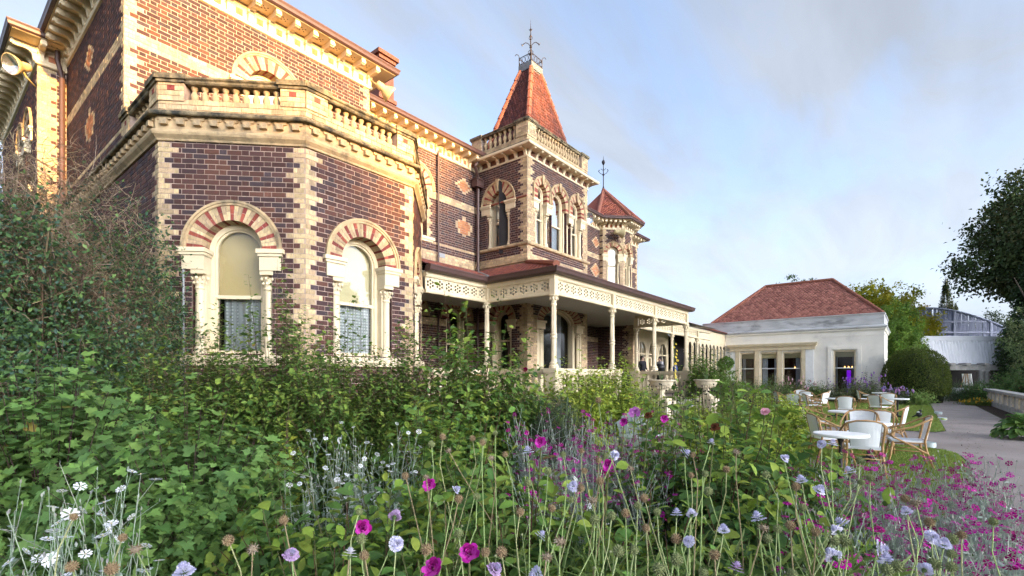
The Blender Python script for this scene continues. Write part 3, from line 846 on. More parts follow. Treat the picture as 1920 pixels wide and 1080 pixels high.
wall('tower_wall', (14.3, 10.9), DU, TR_L, 0.9, 5.8, (lambda row, z: [(0, 99, 'c')] if z < 3.9 else [], quoin(TR_L, True, True, [.24, .36, .48, .36])), (trg,))
# broad segmental window on the tower's ground floor
def seg_window():
    O, t = (14.3, 10.9), DU; P = fr(O, t); c = 2.2
    el = lambda a, rx, rz_: (c-rx*math.cos(a), 3.70+rz_*math.sin(a))
    fm = MB().mat('cream')
    n = 28
    for (ax, az, bx, bz, w0, w1) in ((1.04, .42, 1.14, .50, -.34, -.22), (1.12, .48, 1.2, .56, -.30, -.10)):
        for i in range(n):
            a0, a1 = math.pi*i/n, math.pi*(i+1)/n
            q = [el(a0, ax, az), el(a1, ax, az), el(a1, bx, bz), el(a0, bx, bz)]
            fm.quad(*[P(s, w1, z) for s, z in q]); fm.quad(P(*q[0][:1], w0, q[0][1]), P(q[1][0], w0, q[1][1]), P(q[1][0], w1, q[1][1]), P(q[0][0], w1, q[0][1]))
    for s_ in (-1, 1):
        fm.obox(O, t, c+s_*1.04, c+s_*1.2, -.34, -.10, 1.0, 3.7)
    w = fm.build('window', villa)
    g = MB().mat('glass'); g.poly([P(c-1.04, -.3, 1.0)]+[P(*((lambda e: (e[0], -.3, e[1]))(el(math.pi*i/n, 1.05, .43)))) for i in range(n+1)]+[P(c+1.04, -.3, 1.0)]); g.build('pane', w)
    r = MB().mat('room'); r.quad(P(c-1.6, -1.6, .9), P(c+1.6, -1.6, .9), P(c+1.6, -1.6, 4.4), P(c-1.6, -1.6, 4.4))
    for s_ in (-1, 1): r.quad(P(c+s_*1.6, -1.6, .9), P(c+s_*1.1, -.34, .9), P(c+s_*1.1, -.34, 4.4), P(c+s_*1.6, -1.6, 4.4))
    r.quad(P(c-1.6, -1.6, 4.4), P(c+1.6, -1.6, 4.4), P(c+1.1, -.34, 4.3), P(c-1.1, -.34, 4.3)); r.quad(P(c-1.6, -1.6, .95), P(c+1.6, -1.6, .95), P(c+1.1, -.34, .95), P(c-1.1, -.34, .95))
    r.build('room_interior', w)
    for (a, b_) in ((-1.04, -0.72), (0.05, 0.72)):
        d = MB().mat('curtain')
        for i in range(30):
            x0, x1 = a+(b_-a)*i/30, a+(b_-a)*(i+1)/30
            d.quad(P(c+x0, -.5+.035*math.sin(x0*45), 1), P(c+x1, -.5+.035*math.sin(x1*45), 1), P(c+x1, -.5+.035*math.sin(x1*45), 4.2), P(c+x0, -.5+.035*math.sin(x0*45), 4.2))
        d.build('curtain', w, True)
    vs = MB().mat('brick'); k = 45
    for i in range(k):
        a0, a1 = math.pi*i/k+.004, math.pi*(i+1)/k-.004
        vs.col = pick('r' if i % 3 == 0 else 'c')
        f = [el(a0, 1.18, .54), el(a1, 1.18, .54), el(a1, 1.56, .86), el(a0, 1.56, .86)]
        vs.quad(*[P(s, .012, z) for s, z in f]); vs.quad(P(f[0][0], -.28, f[0][1]), P(f[1][0], -.28, f[1][1]), P(f[1][0], .012, f[1][1]), P(f[0][0], .012, f[0][1]))
    stuff(vs.build('voussoir_ring', w))
    m = MB().mat('mortar')
    for i in range(k):
        f = [el(math.pi*i/k, 1.18, .54), el(math.pi*(i+1)/k, 1.18, .54), el(math.pi*(i+1)/k, 1.6, .88), el(math.pi*i/k, 1.6, .88)]
        m.quad(*[P(s, .004, z) for s, z in f])
    m.build('ring_mortar', w)
    for s_ in (-1, 1):
        b = MB().mat('cream'); b.obox(O, t, c+s_*1.12, c+s_*1.66, -.25, .05, 3.38, 3.62); b.obox(O, t, c+s_*1.08, c+s_*1.70, -.25, .09, 3.62, 3.70); b.build('impost', w)
        link('column', col_mesh(.075, 2.38), w, P(c+s_*1.34, -.06, 1.0))
        b = MB().mat('cream'); b.obox(O, t, c+s_*1.44, c+s_*1.60, -.28, -.006, 1.0, 3.38); b.build('jamb', w)
seg_window()
# tower, first floor
tl = arch_hole(1.39, 0.56, 6.55, 8.22, 8.22, 0.78)
TL_L = T_Y0-10.9
QT = [.20, .32, .44, .32]
wall('tower_wall', (14.3, T_Y0), DL, TL_L, 5.8, 9.68, (band(5.8, 6.10), quoin(TL_L, False, True, QT), band(9.6, 9.7)), (tl,))
arch_window(villa, (14.3, T_Y0), DL, 1.39, 0.56, 6.55, 8.22, 8.22, 0.42, 0.78, 0.85, curtain='net', key=True, rail=7.5, wedge=25, colr=0.065, sill=False, recess=.22)
specs = [(0.93, 0.42, 0.29, 0.53, 8.55), (2.10, 0.52, 0.44, 0.66, 8.45), (3.40, 0.44, 0.32, 0.58, 8.52)]
th = [arch_hole(s, h, 6.55, 8.2, zc, ro) for s, h, ri, ro, zc in specs]
wall('tower_wall', (14.3, 10.9), DU, TR_L, 5.8, 9.68, (band(5.8, 6.10), lambda row, z: [(0, .60, 'c'), (3.9, 9, 'c')] if 6.5 < z < 8.2 else [], quoin(TR_L, True, True, QT), band(9.6, 9.7)), th+[lambda z: (0.5, 3.85) if 6.55 < z < 8.2 else None])
for i, (s, h, ri, ro, zc) in enumerate(specs):
    arch_window(villa, (14.3, 10.9), DU, s, h, 6.55, 8.2, zc, ri, ro, ro+.07, curtain='net', key=True, rail=7.55, wedge=21, col=True, colr=0.062, sill=False, recess=.20,
                glassm='glass_bright', impost=True, sides=((1, 1), (0, 0), (1, 1))[i])
b = MB().mat('cream')
for s in (1.48, 2.80): b.obox((14.3, 10.9), DU, s-.10, s+.10, -.25, -.12, 6.55, 8.2)
b.build('mullion_panel', villa)
tp = [(14.3, T_Y0), (14.3, 10.9), (14.3+TR_L, 10.9), (14.3+TR_L, T_Y0)]
b = MB().mat('sandstone'); b.sweep(tp, [(-.02, 6.40), (.07, 6.42), (.09, 6.46), (.07, 6.53), (-.25, 6.55)]); b.sweep(tp, [(-.02, 5.78), (.05, 5.80), (.05, 5.90), (-.02, 5.92)])
b.mat('hip_tile').sweep(tp[:2], [(-.01, 8.16), (.04, 8.165), (.055, 8.19), (.04, 8.225), (-.01, 8.23)])
b.build('string_course', villa)
wall('tower_wall', (14.3+TR_L, 10.9), (0, 1), TL_L, 5.0, 9.68, (quoin(TL_L, True, False, QT),))
# tower cornice
b = MB().mat('cream'); b.sweep(tp, [(-.02, 9.62), (.03, 9.62), (.03, 9.68), (-.02, 9.68)]); b.sweep(tp, [(-.05, 9.90), (.36, 9.90), (.38, 9.93), (.38, 9.99), (.33, 10.0), (-.05, 10.0)])
b.mat('coping').sweep(tp, [(-.05, 9.998), (.30, 9.998), (.32, 10.03), (.25, 10.07), (.24, 10.11), (.10, 10.16), (-.05, 10.18)])
tc_ = b.build('tower_cornice', villa)
b = MB().mat('brick'); b.col = (.16, .075, .05); b.sweep(tp, [(-.02, 9.68), (-.004, 9.68), (-.004, 9.90), (-.02, 9.90)]); stuff(b.build('frieze_brick', tc_))
br = MB().mat('cream')
pr = [(0, 9.66), (.045, 9.66), (.06, 9.76), (.12, 9.83), (.22, 9.86), (.30, 9.85), (.32, 9.87), (.32, 9.90), (0, 9.90)]
br.extr([(-.055, -w, z) for w, z in pr], (.11, 0, 0)); TBR = br.mesh('bracket')
for (a, b_) in zip(tp[:-1], tp[1:]):
    v = Vector((b_[0]-a[0], b_[1]-a[1])); L = v.length; n = int(round(L/.46)); P = fr(a, v)
    for i in range(n+1): link('bracket', TBR, tc_, P(.07+(L-.14)*i/n, 0, 0), rzof(v))
parapet(villa, tp, 10.16, 10.42, 11.04, 0.52, [7, 17, 7], MB().mat('sandstone').lathe([(.07, 0), (.07, .04), (.045, .05), (.05, .08), (.085, .17), (.07, .24), (.04, .30), (.035, .34), (.06, .36), (.06, .38), (.07, .39), (.07, .43)], seg=9).mesh('baluster', True), 0.43, courses=True, redpan=False)
# tiles on a sloping plane
def tiles(name, parent, A, B, C_, poly, th=0.17, tw=0.165, cols=None, fish=False, lift=0.03):
    """A origin, B end of the eave, C_ a point up the slope; poly: (s,h) outline. Every tile its own little slab."""
    A, B, C_ = Vector(A), Vector(B), Vector(C_)
    u = (B-A).normalized(); n = u.cross(C_-A).normalized(); v = n.cross(u).normalized()
    if n.z < 0: n = -n
    poly = np.array(poly); test = in_poly(poly)
    s0, s1, h0, h1 = poly[:, 0].min(), poly[:, 0].max(), poly[:, 1].min(), poly[:, 1].max()
    ss = []; hh = []; rows = []
    r = 0; h = h0
    while h < h1:
        x = np.arange(s0-(r % 2)*tw/2, s1+tw, tw); ss.append(x); hh.append(np.full(len(x), h)); rows.append(np.full(len(x), r)); h += th*0.62; r += 1
    s = np.concatenate(ss); h = np.concatenate(hh); row = np.concatenate(rows)
    k = test(s+tw/2, h+th*.3); s, h, row = s[k], h[k], row[k]; m = len(s)
    j = rng.normal(0, .002, (m, 3))
    A_, u_, v_, n_ = (np.array(q) for q in (A, u, v, n))
    g = 0.003
    def pt(ds, dh, dn): return A_+np.outer(s+ds, u_)+np.outer(h+dh, v_)+np.outer(np.full(m, dn)+j[:, 0], n_)
    if fish:
        loc = [(g, th*.35, lift*.9), (tw*.25, th*.06, lift), (tw*.5, 0, lift), (tw*.75, th*.06, lift), (tw-g, th*.35, lift*.9), (tw-g, th, .006), (g, th, .006),
               (g, th*.35, .0), (tw*.25, th*.06, .0), (tw*.5, 0, 0), (tw*.75, th*.06, 0), (tw-g, th*.35, 0)]
        F = [(0, 1, 2, 6), (2, 3, 4, 5), (2, 5, 6, 6), (7, 8, 1, 0), (8, 9, 2, 1), (9, 10, 3, 2), (10, 11, 4, 3)]
        F = [f for f in F if len(set(f)) == 4] + [(2, 5, 6, 2)]
        tris = []
        for f in [(0, 1, 2, 6), (2, 3, 4, 5), (7, 8, 1, 0), (8, 9, 2, 1), (9, 10, 3, 2), (10, 11, 4, 3)]: tris += [(f[0], f[1], f[2]), (f[0], f[2], f[3])]
        tris.append((2, 5, 6))
    else:
        loc = [(g, 0, lift), (tw-g, 0, lift), (tw-g, th, .006), (g, th, .006), (g, 0, 0), (tw-g, 0, 0), (tw-g, th, 0), (g, th, 0)]
        tris = [(0, 1, 2), (0, 2, 3), (4, 5, 1), (4, 1, 0), (5, 6, 2), (5, 2, 1), (7, 4, 0), (7, 0, 3)]
    nv = len(loc)
    V = np.stack([pt(*q) for q in loc], 1).reshape(-1, 3)
    F = (np.arange(m)[:, None, None]*nv+np.array(tris)[None]).reshape(-1, 3)
    base = np.array(cols or [(.24, .075, .045), (.20, .06, .04), (.28, .09, .05)])
    c = base[rng.integers(0, len(base), m)]*rng.uniform(.75, 1.2, (m, 1))
    o = np_mesh(name, V, F, np.repeat(c, nv, 0), 'tile', parent); stuff(o); return o
TILE = [(.24, .075, .05), (.20, .06, .045), (.27, .085, .05), (.17, .055, .045)]
SPT = [(.145, .052, .044), (.10, .042, .040), (.125, .048, .042)]
# spire
b4 = [(14.73, 13.45), (14.73, 11.25), (18.13, 11.25), (18.13, 13.45)]; t4 = [(16.11, 12.62), (16.11, 12.08), (16.75, 12.08), (16.75, 12.62)]
z0s, z1s = 10.35, 14.2
b = MB().mat('gutter')
for i in range(4):
    j = (i+1) % 4; b.quad((*b4[i], z0s), (*b4[j], z0s), (*t4[j], z1s), (*t4[i], z1s))
spire = b.build('tower_roof', villa)
for i in range(4):
    j = (i+1) % 4
    A, B, T0, T1 = Vector((*b4[i], z0s)), Vector((*b4[j], z0s)), Vector((*t4[i], z1s)), Vector((*t4[j], z1s))
    u = (B-A).normalized(); nn = u.cross(T0-A).normalized(); v = nn.cross(u)
    q = lambda p: ((p-A).dot(u), (p-A).dot(v))
    if i < 2: tiles('roof_tile', spire, A, B, T0, [q(A), q(B), q(T1), q(T0)], .24, .15, SPT, True, .03)
    c = MB().mat('hip_tile'); d = (Vector((*t4[i], z1s))-Vector((*b4[i], z0s)))
    out = Vector((b4[i][0]-16.43, b4[i][1]-12.35, 0)).normalized()
    for k in range(9):
        p0 = Vector((*b4[i], z0s))+d*(k/9); p1 = Vector((*b4[i], z0s))+d*((k+1.04)/9)
        c.tube([p0+out*.02, p1+out*.005], [.115, .10], 8)
    c.build('hip_tile', spire)
b = MB().mat('lead'); b.box(16.04, 16.82, 12.01, 12.69, 14.17, 14.44); b.box(16.08, 16.78, 12.05, 12.65, 14.10, 14.18); b.build('lead_cap', spire)
b = MB().mat('iron')
cx, cy = 16.43, 12.35
qs = [(16.06, 12.67), (16.06, 12.03), (16.80, 12.03), (16.80, 12.67)]
for i in range(4):
    p, q = Vector((*qs[i], 14.44)), Vector((*qs[(i+1) % 4], 14.44)); d = q-p; L = d.length; d.normalize()
    b.tube([p, p+Vector((0, 0, .40))], .018, 6); b.tube([p+Vector((0, 0, .33)), q+Vector((0, 0, .33))], .014, 5); b.tube([p+Vector((0, 0, .04)), q+Vector((0, 0, .04))], .014, 5)
    for k in range(4):
        a = p+d*(L*(k+.5)/4)
        cl = [a+d*(L/8*math.sin(x)*.9)+Vector((0, 0, .04+.29*x/math.pi)) for x in np.linspace(0, math.pi, 7)]
        b.tube(cl, .010, 4); b.tube([a+d*(-L/8*math.sin(x)*.9)+Vector((0, 0, .04+.29*x/math.pi)) for x in np.linspace(0, math.pi, 7)], .010, 4)
    o_ = Vector((qs[i][0]-cx, qs[i][1]-cy, 0)).normalized()
    b.tube([p+Vector((0, 0, .38)), p+o_*.03+Vector((0, 0, .47)), p+o_*.12+Vector((0, 0, .49)), p+o_*.17+Vector((0, 0, .42))], .013, 4)
b.build('iron_cresting', spire)
b = MB().mat('iron')
b.lathe([(.035, 14.2), (.032, 14.95), (.07, 15.0), (.03, 15.06), (.028, 15.25), (.06, 15.30), (.028, 15.36), (.022, 15.7), (.05, 15.76), (.02, 15.84), (.016, 16.0), (.045, 16.03), (.012, 16.1), (.004, 16.45)], (cx, cy, 0), 8)
for a in range(4):
    o_ = Vector((math.cos(a*math.pi/2+.6), math.sin(a*math.pi/2+.6), 0)); z = Vector((0, 0, 1)); c = Vector((cx, cy, 0))
    b.tube([c+z*15.33, c+o_*.12+z*15.47, c+o_*.22+z*15.5, c+o_*.32+z*15.43, c+o_*.36+z*15.38], [.014, .014, .014, .02, .03], 5)
    b.tube([c+o_*.36+z*15.39, c+o_*.40+z*15.46], .010, 4)
    b.tube([c+z*14.93, c+o_*.09+z*15.0, c+o_*.10+z*15.12, c+o_*.03+z*15.18], .012, 5); b.tube([c+z*15.6, c+o_*.07+z*15.66, c+o_*.05+z*15.75], .011, 5); b.tube([c+z*15.95, c+o_*.08+z*16.06], .008, 4)
b.build('finial', spire)
# main eaves with brackets
EB = MB().mat('cream')
pr = [(0, 9.68), (.07, 9.68), (.085, 9.76), (.10, 9.84), (.16, 9.90), (.27, 9.91), (.36, 9.90), (.44, 9.91), (.47, 9.95), (.47, 10.07), (0, 10.07)]
EB.extr([(-.055, -w, z) for w, z in pr], (.11, 0, 0)); EB.box(-.07, .07, -.12, 0, 9.87, 9.93); EB.box(-.062, .062, -.485, -.40, 9.93, 10.0); EBR = EB.mesh('bracket')
FS = MB().mat('brick'); FS.col = (.42, .16, .08); FS.obox((0, 0), DU, -.07, .07, 0, .012, -.07, .07); FSM = FS.mesh('frieze_brick')
VN = MB().mat('room')
for (x, y) in ((-.05, -.05), (.05, -.05), (0, 0), (-.05, .05), (.05, .05)): VN.lathe([(.014, 0), (.014, -.004)], (x, y, 0), 8)
VNM = VN.mesh('soffit_vent')
def eave(path, o=.5, spacing=.45, dz=0.0, segs=None, bracket=True):
    b = MB().mat('cream')
    b.sweep(path, [(-.05, 9.72+dz), (.004, 9.72+dz), (.004, 10.06+dz), (-.05, 10.06+dz)])
    b.sweep(path, [(-.02, 9.60+dz), (.04, 9.62+dz), (.055, 9.66+dz), (.055, 9.69+dz), (-.02, 9.725+dz)])
    b.sweep(path, [(0, 9.97+dz), (.02, 9.98+dz), (.035, 10.02+dz), (.0, 10.05+dz)])
    b.sweep(path, [(-.05, 10.05+dz), (o, 10.05+dz), (o, 10.11+dz), (-.05, 10.11+dz)])
    e = b.build('eave', villa)
    g = MB().mat('gutter'); g.sweep(path, [(o-.04, 10.075+dz), (o+.03, 10.06+dz), (o+.075, 10.09+dz), (o+.085, 10.15+dz), (o+.105, 10.19+dz), (o+.105, 10.21+dz), (o-.04, 10.21+dz)]); g.build('gutter', e)
    for i, (a, b_) in enumerate(zip(path[:-1], path[1:])):
        if segs and i not in segs: continue
        v = Vector((b_[0]-a[0], b_[1]-a[1])); L = v.length; n = max(1, int(round(L/spacing))); P = fr(a, v); rz = rzof(v)
        for k in range(n+1):
            link('bracket', EBR, e, P(.06+(L-.12)*k/n, 0, dz), rz)
            if k < n:
                stuff(link('soffit_vent', VNM, e, P(.06+(L-.12)*(k+.5)/n, .26, 10.048+dz), rz))
                link('frieze_brick', FSM, e, P(.06+(L-.12)*(k+.5)/n, 0.004, 9.83+dz), rz)
    return e
eave([(2.655, 17.0), (2.655, 11.8), (8.2, 11.8), (8.2, 13.4)], segs=(0, 1))
eave([(8.2, 13.4), (14.3, 13.4)])
eave([(2.1, 24.1), (2.1, 17.17), (2.655, 17.17)], dz=-.12)
# hipped main roofs, hardly seen from below
def hip(name, x0, x1, y0, y1, z, h, parent, m='tile'):
    b = MB().mat(m); b.col = (.22, .07, .045)
    w = min(x1-x0, y1-y0)/2
    if x1-x0 > y1-y0: r0, r1 = (x0+w, (y0+y1)/2), (x1-w, (y0+y1)/2)
    else: r0, r1 = ((x0+x1)/2, y0+w), ((x0+x1)/2, y1-w)
    a, c, d, e = (x0, y0, z), (x1, y0, z), (x1, y1, z), (x0, y1, z)
    R0, R1 = (*r0, z+h), (*r1, z+h)
    if x1-x0 > y1-y0: b.poly([a, c, R1, R0]); b.poly([c, d, R1]); b.poly([d, e, R0, R1]); b.poly([e, a, R0])
    else: b.poly([a, c, R0]); b.poly([c, d, R1, R0]); b.poly([d, e, R1]); b.poly([e, a, R0, R1])
    return b.build(name, parent)
hip('roof', 2.2, 8.65, 11.35, 23.0, 10.16, 2.0, villa)
hip('roof', 8.7, 28.9, 12.95, 22.0, 10.16, 1.3, villa)
hip('roof', 1.7, 8.0, 16.8, 24.5, 10.02, 1.6, villa)
# back walls so that the house is closed
b = MB().mat('brick'); b.col = (.08, .036, .036)
b.quad((28.95, 13.4, 0), (28.95, 22, 0), (28.95, 22, 10.1), (28.95, 13.4, 10.1)); b.quad((2.1, 24.17, 0), (28.95, 24.17, 0), (28.95, 22, 10.1), (2.1, 24.17, 10.1)); b.build('back_wall', villa)
# wall right of the tower with the canted oriel
wall('oriel_wall', (18.58, 13.4), DU, 24.15-18.58, 5.0, 9.70, (band(8.02, 8.29), band(6.36, 6.47), diamond(9.47-4.28, 8.88, False), diamond(9.42-4.28, 7.36, True)))
wall('oriel_wall', (26.9, 13.4), DU, 28.95-26.9, 3.0, 9.70, (band(8.02, 8.29), quoin(2.05, False, True)))
QS = [.12, .2, .28, .2]
oh = arch_hole(.58, .36, 6.6, 8.3, 8.42, .52)
wall('oriel_wall', (24.15, 13.4), DL, .2, 5.0, 9.70, (lambda r, z: [(0, 9, 'c' if r % 4 else 'd')],))
for (O_, t_, c_) in (((24.15, 13.2), D45, 'pale'), ((24.97, 12.38), DU, 'net'), ((26.08, 12.38), DD, 'dark')):
    L_ = 1.16 if t_ != DU else 1.11
    wall('oriel_wall', O_, t_, L_, 5.0, 9.70, (lambda r, z: [(0, 99, 'c')] if z < 8.3 else [], quoin(L_, pat=QS)), (oh,))
    arch_window(villa, O_, t_, .58 if t_ != DU else .555, .36, 6.6, 8.3, 8.42, .31, .52, .57, curtain=c_, col=True, key=True, rail=7.69, wedge=17, colr=.055, sill=True, recess=.18, glassm='glass_bright')
eave([(18.58, 13.4), (24.15, 13.4)], spacing=.42)
eave([(24.15, 13.4), (24.15, 13.2), (24.97, 12.38), (26.08, 12.38), (26.9, 13.2), (26.9, 13.4)], o=.55, spacing=.30, dz=.02, segs=(1, 2, 3))
eave([(26.9, 13.4), (28.95, 13.4), (28.95, 20)], spacing=.42, segs=(0,))
b = MB().mat('tile'); b.col = (.23, .072, .05)
ec = [(23.55, 13.2), (24.75, 11.8), (26.35, 11.8), (27.5, 13.2), (27.5, 15), (23.55, 15)]
ap = (25.5, 13.9, 12.35)
for i in range(6): b.poly([(*ec[i], 10.17), (*ec[(i+1) % 6], 10.17), ap])
orf = b.build('oriel_roof', villa)
for i in range(3): tiles('roof_tile', orf, (*ec[i], 10.18), (*ec[i+1], 10.18), ap, (lambda A, B, T: [(0, 0), ((B-A).length, 0), ((T-A).dot((B-A).normalized()), ((T-A)-(B-A).normalized()*((T-A).dot((B-A).normalized()))).length)])(Vector((*ec[i], 10.18)), Vector((*ec[i+1], 10.18)), Vector(ap)), .2, .2, TILE)
for i in range(4):
    c = MB().mat('hip_tile'); c.tube([(*ec[i], 10.2), (ap[0], ap[1], ap[2]+.02)], .11, 8); c.build('hip_tile', orf)
b = MB().mat('iron'); b.lathe([(.10, 12.3), (.06, 12.5), (.03, 12.6), (.03, 13.2), (.07, 13.25), (.03, 13.32), (.025, 13.7), (.02, 13.8), (.10, 13.95), (.09, 14.05), (.02, 14.12), (.005, 14.35)], (25.5, 13.9, 0), 8)
for a in range(4):
    o_ = Vector((math.cos(a*1.571+.5), math.sin(a*1.571+.5), 0)); c = Vector((25.5, 13.9, 0)); z = Vector((0, 0, 1))
    b.tube([c+z*13.25, c+o_*.18+z*13.35, c+o_*.28+z*13.48, c+o_*.22+z*13.55], [.016, .016, .02, .03], 5); b.tube([c+z*13.5, c+o_*.15+z*13.62], .014, 4)
b.build('finial', orf)
# brick porch under the verandah, right of the tower
wall('porch_wall', (18.58, 13.35), DU, 23.9-18.58, .9, 4.3, (band(3.44, 3.70), lambda row, z: [(1.2, 1.2+[.24, .36, .48, .36][row % 4], 'c')]))
wall('porch_wall', (23.9, 13.35), DL, 2.05, .9, 4.3, (quoin(2.05, False, True, [.36, .48, .60, .48]), lambda row, z: [(1.62, 1.74, 'd')] if row % 6 == 1 else [(1.56, 1.80, 'd')] if row % 6 == 2 else [(1.62, 1.74, 'd')] if row % 6 == 3 else []))
wall('porch_wall', (23.9, 11.3), DU, .7, .9, 4.3, (lambda row, z: [(0, .5, 'c')],))
# chimney behind the eaves
def chimney(x, y, z0, z1, w):
    b = MB().mat('brick'); b.col = (.13, .06, .055); b.box(x-w/2, x+w/2, y-w/2, y+w/2, z0, z1-.35)
    b.col = (.16, .07, .06); b.box(x-w/2-.08, x+w/2+.08, y-w/2-.08, y+w/2+.08, z0+.95, z0+1.08)
    b.col = (.35, .22, .16); b.box(x-w/2-.03, x+w/2+.03, y-w/2-.03, y+w/2+.03, z0, z0+.9)
    c = b.build('chimney', villa)
    b = MB().mat('brick'); b.col = (.15, .07, .055); b.box(x-w/2-.06, x+w/2+.06, y-w/2-.06, y+w/2+.06, z1-.36, z1-.24); b.box(x-w/2-.14, x+w/2+.14, y-w/2-.14, y+w/2+.14, z1-.24, z1-.1); b.box(x-w/2-.02, x+w/2+.02, y-w/2-.02, y+w/2+.02, z1-.1, z1); b.build('chimney_cap', c)
chimney(11.0, 15.1, 10.6, 13.35, .62)
# rainwater pipes
def pipe(pts, r=.05, brackets=True, head=None, m='gutter'):
    b = MB().mat(m); b.tube(pts, r, 8)
    if brackets:
        (x, y, za), (_, _, zb) = pts[-1], pts[-2]
        z = min(za, zb)+.4
        while z < max(za, zb): b.lathe([(r*1.25, z), (r*1.25, z+.07)], (x, y, 0), 8); z += 1.7
    p = b.build('downpipe', villa)
    if head:
        x, y, z = head; h = MB().mat('gutter'); h.box(x-.2, x+.2, y-.16, y+.12, z, z+.28); h.box(x-.23, x+.23, y-.19, y+.13, z+.28, z+.32); h.build('rainwater_head', p)
pipe([(2.45, 16.95, 10.0), (2.45, 16.98, 9.7), (2.55, 17.03, 9.3), (2.55, 17.03, 1)], .055)
pipe([(14.05, 13.05, 10.0), (13.9, 13.15, 9.75), (14.15, 13.22, 9.4), (14.15, 13.22, 5.4)], .06, True, (14.1, 13.2, 8.95))
pipe([(12.15, 13.3, 9.75), (12.15, 13.3, 5.5)], .035)
pipe([(12.15, 13.3, 4.6), (12.15, 13.3, .9)], .035)
pipe([(14.1, 13.2, 4.6), (14.1, 13.2, .9)], .05)
P = fr(PAB, D45); q = P(.415, .045, 0); pipe([(q.x, q.y, 3.37), (q.x, q.y, .4)], .017, False, None, 'metal_pipe')
b = MB().mat('metal_pipe'); b.obox((8.2, 13.4), DU, 4.06, 4.36, -.01, .006, 5.95, 6.1); b.build('air_vent', villa)

# ------------------------------------------------------------------ verandah
ver = emp('verandah', (15.0, 9.0, 0), 'cream cast-iron verandah with pierced rosette frieze and red tiled roof', 'verandah')
VX, VY, VYI, VXE = 10.72, 7.3, 9.66, 20.43
b = MB().mat('verandah_floor'); b.box(8.33, 21.0, 9.3, 13.4, .0, .88); b.box(10.4, 20.75, 7.0, 9.31, .0, .87); b.build('floor', ver)
b = MB().mat('concrete')
for i in range(5): b.box(14.9, 19.6, 7.0-.34*(i+1), 7.0-.34*i+.01, 0, .87-.17*(i+1)+.0)
b.build('steps', ver)
def vbeam(path, name='beam'):
    b = MB().mat('cream')
    b.sweep(path, [(-.05, 3.73), (.05, 3.73), (.065, 3.75), (.065, 3.80), (.04, 3.82), (-.05, 3.82)])
    b.sweep(path, [(-.05, 4.14), (.05, 4.14), (.07, 4.18), (.07, 4.22), (.09, 4.26), (-.05, 4.26)])
    return b.build(name, ver)
def rosette():
    import mathutils.geometry as mg
    W, H = .30, .32
    pts = [(-W/2, -H/2), (W/2, -H/2), (W/2, H/2), (-W/2, H/2)]; edges = [(0, 1), (1, 2), (2, 3), (3, 0)]; loops = []
    def hole(cx, cy, rx, n, ph):
        k = len(pts)
        for i in range(n): pts.append((cx+rx*math.cos(ph+6.2832*i/n), cy+rx*1.05*math.sin(ph+6.2832*i/n)))
        for i in range(n): edges.append((k+i, k+(i+1) % n))
        loops.append(list(range(k, k+n)))
    hole(0, 0, .030, 6, .3)
    for i in range(6): hole(.088*math.cos(i*1.0472+.5236), .092*math.sin(i*1.0472+.5236), .033, 6, i)
    for (sx, sy) in ((-1, -1), (1, 1), (-1, 1), (1, -1)): hole(sx*.128, sy*.135, .012, 4, 0)
    res = mg.delaunay_2d_cdt([Vector(p) for p in pts], edges, [], 0, 1e-6)
    vs, fs = res[0], res[2]
    b = MB().mat('cream')
    def inhole(c):
        for L in loops:
            q = in_poly([pts[i] for i in L])(np.array([c[0]]), np.array([c[1]]))
            if q[0]: return True
        return False
    keep = [f for f in fs if not inhole(tuple(sum((Vector(vs[i]) for i in f), Vector((0, 0)))/len(f)))]
    n = len(vs)
    b.v = [(v[0], -.012, v[1]) for v in vs]+[(v[0], .012, v[1]) for v in vs]
    for f in keep: b.face(f); b.face([i+n for i in f][::-1])
    for L in loops:
        m = len(L)
        for i in range(m): b.face((L[i], L[(i+1) % m], L[(i+1) % m]+n, L[i]+n))
    me = bpy.data.meshes.new('frieze_panel'); me.from_pydata(b.v, [], b.f); me.materials.append(MAT['cream']); return me
ROS = rosette()
def frieze(a, b_, n, m0=.12, m1=.12):
    v = Vector((b_[0]-a[0], b_[1]-a[1])); L = v.length; P = fr(a, v); w = (L-m0-m1)/n
    for i in range(n): link('frieze_panel', ROS, ver, P(m0+w*(i+.5), 0, 3.98), rzof(v), (w/.30, 1, 1))
PCACHE = {}
def post(x, y, z0=1.80, z1=4.14, paired=False):
    key = (z0, z1)
    if key not in PCACHE:
        h = z1-z0
        b = MB().mat('cream').lathe([(.135, 0), (.135, .07), (.11, .09), (.12, .13), (.085, .18), (.075, .22), (.072, .78), (.09, .79), (.09, .82), (.075, .84), (.075, .87), (.09, .88), (.09, .91), (.072, .93), (.06, h-.70)], seg=10)
        for i in range(8):
            a = i*.7854; b.tube([(.064*math.cos(a), .064*math.sin(a), .95), (.056*math.cos(a), .056*math.sin(a), h-.72)], .013, 4)
        c = MB().mat('cream').lathe([(.06, h-.70), (.085, h-.69), (.085, h-.66), (.065, h-.64), (.075, h-.56), (.11, h-.47), (.14, h-.44), (.14, h-.41)], seg=10)
        for i in range(8):
            a = i*.7854+.39
            c.lathe([(.001, -.05), (.03, -.02), (.022, .03), (.001, .05)], (.10*math.cos(a), .10*math.sin(a), h-.52), 5, cap=False)
        c.box(-.085, .085, -.085, .085, h-.415, h+.01)
        PCACHE[key] = (b.mesh('shaft'), c.mesh('capital'))
    s, c = PCACHE[key]
    p = link('post', s, ver, (x, y, z0)); link('capital', c, p, (x, y, z0))
posts = [(VX, VYI), (VX, VY), (13.96, VY), (17.19, VY), (VXE, VY), (VXE, 9.5), (24.6, 9.5), (28.4, 9.5)]
for p in posts: post(*p)
vbeam([(8.35, VYI), (VX, VYI), (VX, VY), (VXE, VY), (VXE, 9.5), (30.6, 9.5)])
